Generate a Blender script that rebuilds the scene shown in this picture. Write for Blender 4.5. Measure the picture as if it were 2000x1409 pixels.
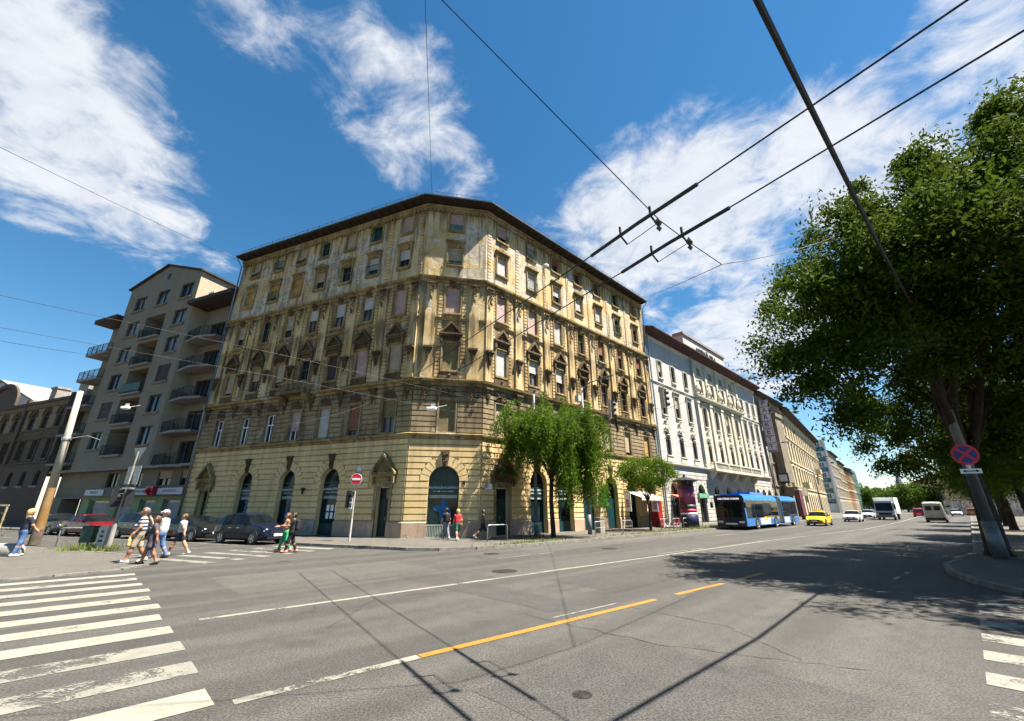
import bpy, math, random
import numpy as np
from mathutils import Vector, Matrix
for o in list(bpy.data.objects): bpy.data.objects.remove(o)
SC = bpy.context.scene
COL = SC.collection
PI = math.pi
# ------------------------------------------------------------------ camera
EYE = 1.95
PITCH = math.atan((990 - 704.5) / 805.0)
cam = bpy.data.cameras.new('camera'); cam_o = bpy.data.objects.new('camera', cam); COL.objects.link(cam_o)
cam.sensor_width = 36; cam.sensor_fit = 'HORIZONTAL'; cam.lens = 36 * 805 / 2000.0
cam.clip_start = 0.05; cam.clip_end = 6000
cam_o.location = (0, 0, EYE); cam_o.rotation_euler = (PI / 2 + PITCH, 0, 0)
SC.camera = cam_o
# ------------------------------------------------------------------ sun direction, sky, clouds
SUN_EL = math.radians(64); SUN_H = Vector((0.975, -0.22)).normalized()
SUN = Vector((SUN_H.x * math.cos(SUN_EL), SUN_H.y * math.cos(SUN_EL), math.sin(SUN_EL)))
world = bpy.data.worlds.new('World'); SC.world = world; world.use_nodes = True
wn, wl = world.node_tree.nodes, world.node_tree.links
wn.clear()
def N(kind, **kw):
    n = wn.new(kind)
    for k, v in kw.items(): setattr(n, k, v)
    return n
sky = N('ShaderNodeTexSky', sky_type='NISHITA', sun_disc=False, sun_elevation=SUN_EL,
        sun_rotation=math.atan2(SUN_H.x, SUN_H.y), altitude=100, air_density=1.0, dust_density=0.05, ozone_density=1.6)
tc = N('ShaderNodeTexCoord')
def vmath(op, a, b=None):
    n = N('ShaderNodeVectorMath', operation=op); wl.new(a, n.inputs[0])
    if b is not None:
        if hasattr(b, 'links'): wl.new(b, n.inputs[1])
        else: n.inputs[1].default_value = b
    return n
def fmath(op, a, b=0.0, clamp=False):
    n = N('ShaderNodeMath', operation=op, use_clamp=clamp)
    for i, x in enumerate((a, b)):
        if hasattr(x, 'links'): wl.new(x, n.inputs[i])
        else: n.inputs[i].default_value = x
    return n.outputs[0]
dirv = tc.outputs['Generated']
sep = N('ShaderNodeSeparateXYZ'); wl.new(dirv, sep.inputs[0])
zz = fmath('MAXIMUM', sep.outputs[2], 0.0)
den = fmath('ADD', zz, 0.12)
comb = N('ShaderNodeCombineXYZ')
wl.new(fmath('DIVIDE', sep.outputs[0], den), comb.inputs[0]); wl.new(fmath('DIVIDE', sep.outputs[1], den), comb.inputs[1])
def cnoise(scale, detail, rough, dist=0.0, off=(0, 0, 0), stretch=(1, 1, 1), rotz=0.0):
    mp = N('ShaderNodeMapping'); wl.new(comb.outputs[0], mp.inputs[0])
    mp.inputs['Location'].default_value = off; mp.inputs['Scale'].default_value = stretch
    mp.inputs['Rotation'].default_value = (0, 0, rotz)
    t = N('ShaderNodeTexNoise'); wl.new(mp.outputs[0], t.inputs['Vector'])
    t.inputs['Scale'].default_value = scale; t.inputs['Detail'].default_value = detail
    t.inputs['Roughness'].default_value = rough; t.inputs['Distortion'].default_value = dist
    return t.outputs['Fac']
n_big = cnoise(1.9, 5, 0.6, 0.3, (3.1, 1.7, 0))
n_fine = cnoise(6.5, 7, 0.64, 0.4, (1.2, 7.7, 0))
n_wisp = cnoise(3.2, 5, 0.6, 0.5, (0.4, 2.2, 0), (1.0, 0.45, 1), 0.5)
def pdir(u, v):
    x = (u - 1000) / 805.0; y = (704.5 - v) / 805.0
    return Vector((x, math.cos(PITCH) - math.sin(PITCH) * y, math.sin(PITCH) + math.cos(PITCH) * y)).normalized()
# cloud banks of this sky: centre direction, two half axes, weight (places on the sky dome)
CLOUDS = [((110, 190), (350, 500), (270, 80), 1.1), ((60, 60), (280, 60), (60, 230), 0.75), ((190, 430), (380, 560), (150, 480), .62), ((150, 520), (270, 590), (140, 545), .45), ((60, 400), (200, 500), (40, 430), .45),
          ((760, 180), (880, 370), (900, 80), .8), ((590, 50), (800, 160), (700, -50), .68), ((850, 80), (920, 200), (920, 40), .5), ((740, 300), (800, 400), (800, 280), .5),
          ((1330, 430), (1660, 330), (1370, 580), 1.2), ((1640, 340), (2000, 240), (1680, 500), 1.1), ((1930, 150), (2200, 40), (1990, 340), .95), ((1180, 420), (1290, 380), (1200, 500), .7),
          ((1420, 260), (1620, 200), (1440, 330), .6), ((1500, 660), (1760, 610), (1530, 780), 1.1), ((1300, 600), (1390, 575), (1310, 625), .5),
          ((2500, 300), (3100, 250), (2500, 700), .8), ((-600, 300), (-900, 500), (-600, -100), .8)]
cov = None
for (c, a, b, wgt) in CLOUDS:
    C0, A0, B0 = pdir(*c), pdir(*a), pdir(*b)
    e1 = A0 - C0; r1 = e1.length; e1.normalize()
    e2 = B0 - C0; e2 -= e1 * e2.dot(e1); r2 = max(e2.length, .03); e2.normalize()
    dv = vmath('SUBTRACT', dirv, tuple(C0)).outputs[0]
    q1 = vmath('DOT_PRODUCT', dv, tuple(e1 / r1)).outputs['Value']
    q2 = vmath('DOT_PRODUCT', dv, tuple(e2 / r2)).outputs['Value']
    q3 = vmath('DOT_PRODUCT', dv, tuple(C0 / .6)).outputs['Value']
    q = fmath('ADD', fmath('ADD', fmath('MULTIPLY', q1, q1), fmath('MULTIPLY', q2, q2)), fmath('MULTIPLY', q3, q3))
    wv = fmath('MULTIPLY', fmath('SUBTRACT', 1.0, fmath('MULTIPLY', q, 0.42), True), wgt)
    cov = wv if cov is None else fmath('MAXIMUM', cov, wv)
nsum = fmath('ADD', fmath('ADD', fmath('MULTIPLY', n_big, 0.9), fmath('MULTIPLY', n_fine, 1.05)), fmath('MULTIPLY', n_wisp, 0.3))
dens = fmath('SUBTRACT', fmath('ADD', fmath('MULTIPLY', cov, 0.74), nsum), 1.555)
mr = N('ShaderNodeMapRange', interpolation_type='SMOOTHSTEP'); wl.new(dens, mr.inputs[0])
mr.inputs[1].default_value = -0.06; mr.inputs[2].default_value = 0.36; mr.inputs[3].default_value = 0; mr.inputs[4].default_value = .88
crgb = N('ShaderNodeMix', data_type='RGBA'); wl.new(n_fine, crgb.inputs[0])
crgb.inputs[6].default_value = (3.0, 3.3, 3.9, 1); crgb.inputs[7].default_value = (6.4, 6.3, 6.2, 1)
mixc = N('ShaderNodeMix', data_type='RGBA'); wl.new(mr.outputs[0], mixc.inputs[0]); hs = N('ShaderNodeHueSaturation'); hs.inputs['Saturation'].default_value = 1.3; hs.inputs['Hue'].default_value = .492; hs.inputs['Value'].default_value = .87; wl.new(sky.outputs[0], hs.inputs['Color']); wl.new(hs.outputs[0], mixc.inputs[6]); wl.new(crgb.outputs[2], mixc.inputs[7])
bg = N('ShaderNodeBackground'); bg.inputs['Strength'].default_value = 0.05
wl.new(mixc.outputs[2], bg.inputs['Color'])
world.cycles.sampling_method = 'MANUAL'; world.cycles.sample_map_resolution = 256
wout = N('ShaderNodeOutputWorld'); wl.new(bg.outputs[0], wout.inputs['Surface'])
sun = bpy.data.lights.new('sun', 'SUN'); sun.energy = 5.0; sun.angle = math.radians(0.53); sun.color = (1, 0.93, 0.82)
sun_o = bpy.data.objects.new('sun', sun); COL.objects.link(sun_o)
sun_o.rotation_euler = SUN.to_track_quat('Z', 'Y').to_euler(); sun_o.location = (60, -10, 120)
SC.view_settings.view_transform = 'Standard'; SC.view_settings.look = 'None'
SC.view_settings.exposure = 1.95; SC.view_settings.gamma = 1.0; SC.view_settings.use_curve_mapping = False
SC.render.engine = 'CYCLES'; SC.cycles.use_denoising = True; SC.cycles.use_adaptive_sampling = True; SC.cycles.adaptive_threshold = .03; SC.cycles.max_bounces = 4; SC.cycles.diffuse_bounces = 2
SC.cycles.glossy_bounces = 2; SC.cycles.transmission_bounces = 3; SC.cycles.transparent_max_bounces = 6; SC.cycles.caustics_reflective = False
# ------------------------------------------------------------------ helpers
class MB:
    def __init__(s): s.v = []; s.f = []; s.m = []
    def add(s, vs, fs, mi=0):
        b = len(s.v); s.v.extend([tuple(p) for p in vs]); s.f.extend([tuple(i + b for i in f) for f in fs]); s.m.extend([mi] * len(fs)); return s
    def box(s, x0, x1, y0, y1, z0, z1, mi=0):
        return s.add([(x0, y0, z0), (x1, y0, z0), (x1, y1, z0), (x0, y1, z0), (x0, y0, z1), (x1, y0, z1), (x1, y1, z1), (x0, y1, z1)],
                     [(0, 3, 2, 1), (4, 5, 6, 7), (0, 1, 5, 4), (1, 2, 6, 5), (2, 3, 7, 6), (3, 0, 4, 7)], mi)
    def hexa(s, p, mi=0):
        return s.add(p, [(0, 3, 2, 1), (4, 5, 6, 7), (0, 1, 5, 4), (1, 2, 6, 5), (2, 3, 7, 6), (3, 0, 4, 7)], mi)
    def prism(s, poly, y0, y1, mi=0):      # poly in (x, z), pushed along y
        n = len(poly)
        return s.add([(x, y0, z) for x, z in poly] + [(x, y1, z) for x, z in poly],
                     [tuple(range(n)), tuple(range(2 * n - 1, n - 1, -1))] + [(i, n + i, n + (i + 1) % n, (i + 1) % n) for i in range(n)], mi)
    def slab(s, poly, z0, z1, mi=0):       # poly in (x, y)
        n = len(poly)
        return s.add([(x, y, z0) for x, y in poly] + [(x, y, z1) for x, y in poly],
                     [tuple(range(n - 1, -1, -1)), tuple(range(n, 2 * n))] + [(i, (i + 1) % n, n + (i + 1) % n, n + i) for i in range(n)], mi)
    def tube(s, pts, rad, n=8, mi=0, cap=True):
        pts = [Vector(p) for p in pts]; rad = rad if isinstance(rad, (list, tuple)) else [rad] * len(pts)
        vs = []; fs = []; up = Vector((.13, .07, 1)).normalized()
        for i, p in enumerate(pts):
            t = (pts[min(i + 1, len(pts) - 1)] - pts[max(i - 1, 0)]).normalized()
            a = t.cross(up)
            if a.length < .2: a = t.cross(Vector((1, 0, .1)))
            a.normalize(); b = t.cross(a)
            for k in range(n):
                an = 2 * PI * k / n; vs.append(p + (a * math.cos(an) + b * math.sin(an)) * rad[i])
        for i in range(len(pts) - 1):
            for k in range(n): fs.append((i * n + k, i * n + (k + 1) % n, (i + 1) * n + (k + 1) % n, (i + 1) * n + k))
        if cap: fs.append(tuple(range(n - 1, -1, -1))); fs.append(tuple(range((len(pts) - 1) * n, len(pts) * n)))
        return s.add(vs, fs, mi)
    def lathe(s, prof, n=12, c=(0, 0, 0), axis='z', mi=0):
        vs = []; fs = []
        for r, h in prof:
            for k in range(n):
                a = 2 * PI * k / n; x, y = r * math.cos(a), r * math.sin(a)
                p = (x, y, h) if axis == 'z' else ((x, h, y) if axis == 'y' else (h, x, y))
                vs.append((p[0] + c[0], p[1] + c[1], p[2] + c[2]))
        for i in range(len(prof) - 1):
            for k in range(n): fs.append((i * n + k, i * n + (k + 1) % n, (i + 1) * n + (k + 1) % n, (i + 1) * n + k))
        fs.append(tuple(range(n - 1, -1, -1))); fs.append(tuple(range((len(prof) - 1) * n, len(prof) * n)))
        return s.add(vs, fs, mi)
    def octa(s, c, r, mi=0):
        x, y, z = c; a, b, d = r
        return s.add([(x + a, y, z), (x - a, y, z), (x, y + b, z), (x, y - b, z), (x, y, z + d), (x, y, z - d)],
                     [(0, 2, 4), (2, 1, 4), (1, 3, 4), (3, 0, 4), (2, 0, 5), (1, 2, 5), (3, 1, 5), (0, 3, 5)], mi)
    def quad(s, a, b, c, d, mi=0): return s.add([a, b, c, d], [(0, 1, 2, 3)], mi)
    def mesh(s, name, mats, smooth=False):
        me = bpy.data.meshes.new(name); me.from_pydata(s.v, [], s.f)
        for m in (mats if isinstance(mats, (list, tuple)) else [mats]): me.materials.append(m)
        if any(s.m): me.polygons.foreach_set('material_index', s.m)
        if smooth: me.polygons.foreach_set('use_smooth', [True] * len(s.f))
        me.update(); return me
    def build(s, name, mats, parent=None, loc=(0, 0, 0), rz=0.0, smooth=False):
        return link(name, s.mesh(name, mats, smooth), parent, loc, rz)
def link(name, me, parent=None, loc=(0, 0, 0), rz=0.0):
    o = bpy.data.objects.new(name, me); COL.objects.link(o); o.location = loc; o.rotation_euler = (0, 0, rz)
    if parent is not None: o.parent = parent
    return o
def thing(name, label, cat, loc=(0, 0, 0), rz=0.0, group=None):
    o = link(name, None, None, loc, rz); o.empty_display_size = .3
    return tag(o, label, cat, group)
def tag(o, label, cat, group=None):
    o['label'] = label; o['category'] = cat
    if group: o['group'] = group
    return o
def struct(o, label=None):
    o['kind'] = 'structure'
    if label: o['label'] = label
    return o
def stuff(o): o['kind'] = 'stuff'; return o
def copy_tree(o, parent=None):
    c = o.copy(); COL.objects.link(c)
    if parent is not None: c.parent = parent
    for ch in list(o.children): copy_tree(ch, c)
    return c
def fastmesh(name, verts, quads, mat, smooth=False):
    verts = np.asarray(verts, np.float32); quads = np.asarray(quads, np.int32); k = quads.shape[1]
    me = bpy.data.meshes.new(name); me.vertices.add(len(verts)); me.vertices.foreach_set('co', verts.ravel())
    me.loops.add(quads.size); me.loops.foreach_set('vertex_index', quads.ravel())
    me.polygons.add(len(quads)); me.polygons.foreach_set('loop_start', np.arange(0, quads.size, k, dtype=np.int32))
    me.polygons.foreach_set('loop_total', np.full(len(quads), k, np.int32))
    if smooth: me.polygons.foreach_set('use_smooth', np.ones(len(quads), bool))
    me.materials.append(mat); me.update(calc_edges=True); return me
_dg = None
def text_mesh(txt, size, mat, extrude=0.01, bold=0.0):
    cu = bpy.data.curves.new('lettering', 'FONT'); cu.body = txt; cu.size = size; cu.extrude = extrude; cu.align_x = 'CENTER'; cu.align_y = 'CENTER'
    cu.resolution_u = 2; cu.offset = bold
    ob = bpy.data.objects.new('lettering', cu); COL.objects.link(ob)
    dg = bpy.context.evaluated_depsgraph_get(); me = bpy.data.meshes.new_from_object(ob.evaluated_get(dg))
    bpy.data.objects.remove(ob); me.materials.clear(); me.materials.append(mat)
    me.transform(Matrix.Rotation(PI / 2, 4, 'X')); me.name = 'lettering'; return me
# frames: P origin, r unit direction to the viewer's right, n outward normal, su sign of u along r
class Fr:
    def __init__(s, P, r, su=1):
        s.P = Vector((P[0], P[1], 0)); s.r = Vector((r[0], r[1], 0)).normalized(); s.n = Vector((s.r.y, -s.r.x, 0)); s.su = su
        s.rz = math.atan2(s.r.y, s.r.x)
    def pt(s, u, o, z): return s.P + s.r * (s.su * u) + s.n * o + Vector((0, 0, z))
dR = Vector((.7215, .6924, 0)).normalized(); nR = Vector((dR.y, -dR.x, 0))
dL = Vector((-.921, .3896, 0)).normalized()
P1 = Vector((-6.8, 27.5, 0)); P2 = Vector((-2.1, 28.4, 0))
FL = Fr(P1, -dL, -1); FC = Fr(P1, P2 - P1); FRt = Fr(P2, dR)
def sd(s, d, z=0.0): return P2 + dR * s + nR * d + Vector((0, 0, z))
def lu(u, d, z=0.0): return FL.pt(u, d, z)
RZ = math.atan2(dR.y, dR.x)         # heading of the avenue
RZL = math.atan2(-dL.y, -dL.x)      # heading along the side street, towards the corner
CAMP = Vector((0, 0, EYE))
def ray_at(u, v, Y):
    d = pdir(u, v); return CAMP + d * (Y / d.y)
def ray_z(u, v, z):
    d = pdir(u, v); return CAMP + d * ((z - EYE) / d.z)
R0 = random.Random(7)
# ------------------------------------------------------------------ materials
def newmat(name):
    m = bpy.data.materials.new(name); m.use_nodes = True; nt = m.node_tree
    b = nt.nodes['Principled BSDF']; return m, nt.nodes, nt.links, b
def rgb(c): return (c[0], c[1], c[2], 1)
def mnoise(nd, lk, vec, scale, detail=6, rough=.6, stretch=None, dist=0):
    if stretch:
        mp = nd.new('ShaderNodeMapping'); lk.new(vec, mp.inputs[0]); mp.inputs['Scale'].default_value = stretch; vec = mp.outputs[0]
    t = nd.new('ShaderNodeTexNoise'); lk.new(vec, t.inputs['Vector']); t.inputs['Scale'].default_value = scale
    t.inputs['Detail'].default_value = detail; t.inputs['Roughness'].default_value = rough; t.inputs['Distortion'].default_value = dist
    return t.outputs['Fac']
def ramp(nd, lk, fac, a, b, v0=0., v1=1.):
    n = nd.new('ShaderNodeMapRange'); n.interpolation_type = 'SMOOTHSTEP'; lk.new(fac, n.inputs[0])
    n.inputs[1].default_value = a; n.inputs[2].default_value = b; n.inputs[3].default_value = v0; n.inputs[4].default_value = v1
    return n.outputs[0]
def mixrgb(nd, lk, fac, a, b, mode='MIX'):
    n = nd.new('ShaderNodeMix'); n.data_type = 'RGBA'; n.blend_type = mode
    for i, x in ((0, fac), (6, a), (7, b)):
        if hasattr(x, 'links'): lk.new(x, n.inputs[i])
        else: n.inputs[i].default_value = x if i == 0 else rgb(x)
    return n.outputs[2]
def mth(nd, lk, op, a, b=0.0, clamp=False):
    n = nd.new('ShaderNodeMath'); n.operation = op; n.use_clamp = clamp
    for i, x in enumerate((a, b)):
        if hasattr(x, 'links'): lk.new(x, n.inputs[i])
        else: n.inputs[i].default_value = x
    return n.outputs[0]
def bump(nd, lk, b, h, strength=.3, dist=.02):
    n = nd.new('ShaderNodeBump'); n.inputs['Strength'].default_value = strength; n.inputs['Distance'].default_value = dist
    lk.new(h, n.inputs['Height']); lk.new(n.outputs[0], b.inputs['Normal'])
def pm(name, col, rough=.75, var=.25, scale=1.5, metal=0., bmp=0., spec=.4, dirt=.0, coat=0., streak=0.):
    m, nd, lk, b = newmat(name); g = nd.new('ShaderNodeNewGeometry').outputs['Position']
    f = mnoise(nd, lk, g, scale, 3, .65)
    lo = [c * (1 - var) for c in col]; hi = [min(1, c * (1 + var)) for c in col]
    c = mixrgb(nd, lk, ramp(nd, lk, f, .3, .7), lo, hi)
    if dirt:
        d = ramp(nd, lk, mnoise(nd, lk, g, scale * .35 + .2, 4, .7), .5, .72, 0, dirt)
        c = mixrgb(nd, lk, d, c, [x * .35 + .01 for x in col])
    if streak:
        st = ramp(nd, lk, mnoise(nd, lk, g, 1.0, 3, .6, (2.2, 2.2, .16)), .48, .75, 0, streak)
        c = mixrgb(nd, lk, st, c, [x * .4 + .006 for x in col])
    lk.new(c, b.inputs['Base Color']); b.inputs['Roughness'].default_value = rough; b.inputs['Metallic'].default_value = metal
    b.inputs['Specular IOR Level'].default_value = spec; b.inputs['Coat Weight'].default_value = coat; b.inputs['Coat Roughness'].default_value = .06
    if bmp: bump(nd, lk, b, mnoise(nd, lk, g, scale * 9, 2, .6), bmp, .02)
    return m
def glassmat(name, col, rough=.06, spec=.4, wav=.03):
    m, nd, lk, b = newmat(name); g = nd.new('ShaderNodeNewGeometry').outputs['Position']
    f = mnoise(nd, lk, g, .9, 3, .5)
    lk.new(mixrgb(nd, lk, ramp(nd, lk, f, .35, .65), [c * .5 for c in col], [c * 1.5 for c in col]), b.inputs['Base Color'])
    b.inputs['Roughness'].default_value = rough; b.inputs['Specular IOR Level'].default_value = spec
    bump(nd, lk, b, mnoise(nd, lk, g, .8, 2, .5), wav, .3); return m
def stucco(name, c1, c2, peel, peelcol, soot, sootcol, zpeel=None, ledges=()):
    m, nd, lk, b = newmat(name); g = nd.new('ShaderNodeNewGeometry').outputs['Position']
    c = mixrgb(nd, lk, ramp(nd, lk, mnoise(nd, lk, g, .55, 4, .65), .34, .66), c1, c2)
    fine = mnoise(nd, lk, g, 7, 4, .7)
    c = mixrgb(nd, lk, ramp(nd, lk, fine, .35, .75, 0, .35), c, [x * .62 for x in c1])
    pn = mnoise(nd, lk, g, .42, 7, .66, None, .6)
    thr = pn
    if zpeel:
        sp = nd.new('ShaderNodeSeparateXYZ'); lk.new(g, sp.inputs[0])
        zb = mth(nd, lk, 'MULTIPLY', ramp(nd, lk, sp.outputs[2], zpeel[0], zpeel[0] + .6), ramp(nd, lk, sp.outputs[2], zpeel[1], zpeel[1] - 1.2))
        thr = mth(nd, lk, 'ADD', pn, mth(nd, lk, 'MULTIPLY', zb, zpeel[2]))
    pf = ramp(nd, lk, thr, peel, peel + .025)
    c = mixrgb(nd, lk, pf, c, mixrgb(nd, lk, ramp(nd, lk, mnoise(nd, lk, g, 2.5, 3, .7), .35, .7), peelcol, [x * .6 for x in peelcol]))
    stn = mnoise(nd, lk, g, 1.0, 4, .65, (2.6, 2.6, .22))
    if ledges:      # rain-washed dirt runs hanging from the ledges
        sp2 = nd.new('ShaderNodeSeparateXYZ'); lk.new(g, sp2.inputs[0]); tot = None
        for zl in ledges:
            r_ = mth(nd, lk, 'MULTIPLY', ramp(nd, lk, sp2.outputs[2], zl - 1.9, zl, 0, .13), ramp(nd, lk, sp2.outputs[2], zl + .7, zl + .1))
            tot = r_ if tot is None else mth(nd, lk, 'ADD', tot, r_)
        stn = mth(nd, lk, 'ADD', stn, tot)
    st = ramp(nd, lk, stn, .46, .70, 0, soot)
    c = mixrgb(nd, lk, st, c, sootcol)
    d2 = ramp(nd, lk, mnoise(nd, lk, g, .9, 5, .7), .52, .74, 0, soot * .8)
    c = mixrgb(nd, lk, d2, c, sootcol)
    lk.new(c, b.inputs['Base Color']); b.inputs['Roughness'].default_value = .92; b.inputs['Specular IOR Level'].default_value = .15
    hgt = mth(nd, lk, 'ADD', mth(nd, lk, 'MULTIPLY', fine, .5), mth(nd, lk, 'MULTIPLY', pf, -1.2))
    bump(nd, lk, b, hgt, .5, .03); return m
M = {}
M['ochre'] = stucco('ochre_stucco', (.455, .325, .145), (.565, .435, .245), .59, (.52, .45, .34), .85, (.12, .082, .042), (18.2, 24.2, .115), (25.2, 18.3, 15.0, 12.5))
M['ochre_gf'] = stucco('ochre_ground_floor', (.60, .44, .21), (.66, .50, .265), .70, (.50, .40, .28), .45, (.30, .21, .11), None, (6.3,))
M['sooty'] = stucco('sooty_stone', (.23, .175, .10), (.31, .24, .145), .61, (.46, .38, .27), .8, (.07, .052, .034), None, (10.2,))
M['orn'] = stucco('sooty_ornament', (.075, .052, .03), (.15, .105, .058), .66, (.36, .3, .21), .6, (.03, .022, .014))
M['plinth'] = stucco('pink_plinth', (.40, .27, .18), (.46, .34, .25), .62, (.36, .33, .29), .4, (.16, .13, .1))
M['cornice'] = stucco('cornice_plaster', (.23, .165, .07), (.36, .27, .135), .60, (.46, .39, .28), .8, (.075, .053, .03))
M['eave'] = pm('dark_eave_boards', (.035, .024, .018), .85, .3, 2)
M['rooftile'] = pm('roof_tiles', (.14, .06, .04), .85, .35, 2, bmp=.3)
M['zinc'] = pm('zinc_gutter', (.22, .24, .25), .45, .2, 3, metal=.6)
M['glass'] = glassmat('dark_window_glass', (.018, .024, .03))
M['glass2'] = glassmat('curtained_glass', (.11, .115, .11), .12)
M['glass_shop'] = glassmat('shop_glass', (.008, .018, .02), .05, .22)
M['fr_white'] = pm('white_frame_paint', (.72, .72, .70), .5, .1, 4)
M['fr_brown'] = pm('brown_frame_paint', (.07, .042, .026), .6, .25, 4)
M['fr_green'] = pm('green_frame_paint', (.018, .055, .042), .55, .25, 4)
M['fr_grey'] = pm('dark_grey_frame', (.03, .032, .036), .5, .2, 4)
M['sh_white'] = pm('white_shutter', (.44, .425, .40), .6, .1, 2, dirt=.25)
M['sh_pink'] = pm('pinkish_shutter', (.40, .28, .25), .65, .14, 2, dirt=.25)
M['sh_tan'] = pm('tan_shutter', (.36, .29, .19), .7, .18, 2, dirt=.3)
M['sh_ochre'] = pm('ochre_wood_shutter', (.40, .23, .06), .7, .2, 2, dirt=.3)
M['sh_brown'] = pm('red_brown_shutter', (.21, .085, .04), .65, .2, 2, dirt=.2)
M['sh_olive'] = pm('olive_shutter', (.17, .135, .055), .7, .2, 2, dirt=.3)
M['sh_dark'] = pm('dark_brown_shutter', (.045, .028, .025), .65, .2, 2)
M['sh_grey'] = pm('pale_grey_shutter', (.42, .39, .35), .65, .12, 2, dirt=.2)
M['iron'] = pm('black_iron', (.018, .018, .02), .5, .3, 5, metal=.3)
M['iron_green'] = pm('green_iron', (.014, .05, .035), .5, .3, 5)
M['steel'] = pm('galvanised_steel', (.40, .41, .42), .42, .2, 5, metal=.7)
M['steel_grey'] = pm('grey_painted_steel', (.13, .14, .145), .55, .2, 3, metal=.2, dirt=.3)
M['black'] = pm('black_plastic', (.012, .012, .014), .5, .3, 6)
M['rubber'] = pm('tyre_rubber', (.014, .014, .014), .85, .3, 8)
M['rim'] = pm('alloy_rim', (.48, .48, .49), .35, .15, 6, metal=.8)
M['white'] = pm('white_paint', (.78, .78, .77), .5, .06, 3)
M['red'] = pm('red_paint', (.55, .015, .02), .45, .12, 4)
M['blue_sign'] = pm('blue_sign', (.012, .02, .20), .4, .1, 4)
M['lamp_white'] = pm('white_lamp_glass', (.8, .8, .78), .25, .05, 4)
M['teal_dark'] = pm('dark_teal_paint', (.006, .035, .04), .4, .2, 4)
M['letters'] = pm('white_lettering', (.72, .74, .74), .5, .05, 4)
M['letters_dark'] = pm('dark_lettering', (.03, .03, .035), .6, .1, 4)
M['cablem'] = pm('black_cable', (.01, .01, .011), .6, .2, 5)
M['soil'] = pm('bare_soil', (.12, .09, .06), .95, .4, 3, bmp=.5)
M['concrete'] = pm('concrete', (.24, .23, .20), .9, .18, 2, bmp=.3, dirt=.3)
def leafmat(name, c1, c2, trans=.35):
    m, nd, lk, b = newmat(name); gn = nd.new('ShaderNodeNewGeometry')
    c = mixrgb(nd, lk, gn.outputs['Random Per Island'], c1, c2)
    c = mixrgb(nd, lk, ramp(nd, lk, mnoise(nd, lk, gn.outputs['Position'], .7, 4, .6), .35, .65, 0, .5), c, [x * .62 for x in c1])
    lk.new(c, b.inputs['Base Color']); b.inputs['Roughness'].default_value = .75; b.inputs['Specular IOR Level'].default_value = .04
    t = nd.new('ShaderNodeBsdfTranslucent'); lk.new(mixrgb(nd, lk, .5, c, (.22, .30, .03)), t.inputs['Color'])
    mx = nd.new('ShaderNodeMixShader'); mx.inputs[0].default_value = trans; lk.new(b.outputs[0], mx.inputs[1]); lk.new(t.outputs[0], mx.inputs[2])
    lk.new(mx.outputs[0], nd['Material Output'].inputs['Surface']); return m
M['leaf'] = leafmat('street_tree_leaves', (.026, .050, .007), (.072, .115, .014), .16)
M['leaf_w'] = leafmat('weeping_tree_leaves', (.038, .085, .008), (.125, .21, .02), .28)
M['leaf_far'] = leafmat('distant_leaves', (.035, .075, .012), (.08, .14, .025), .2)
M['grass'] = leafmat('weed_blades', (.10, .15, .03), (.22, .25, .06), .3)
M['bark'] = pm('tree_bark', (.028, .022, .017), .95, .4, 5, bmp=.8)
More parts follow.
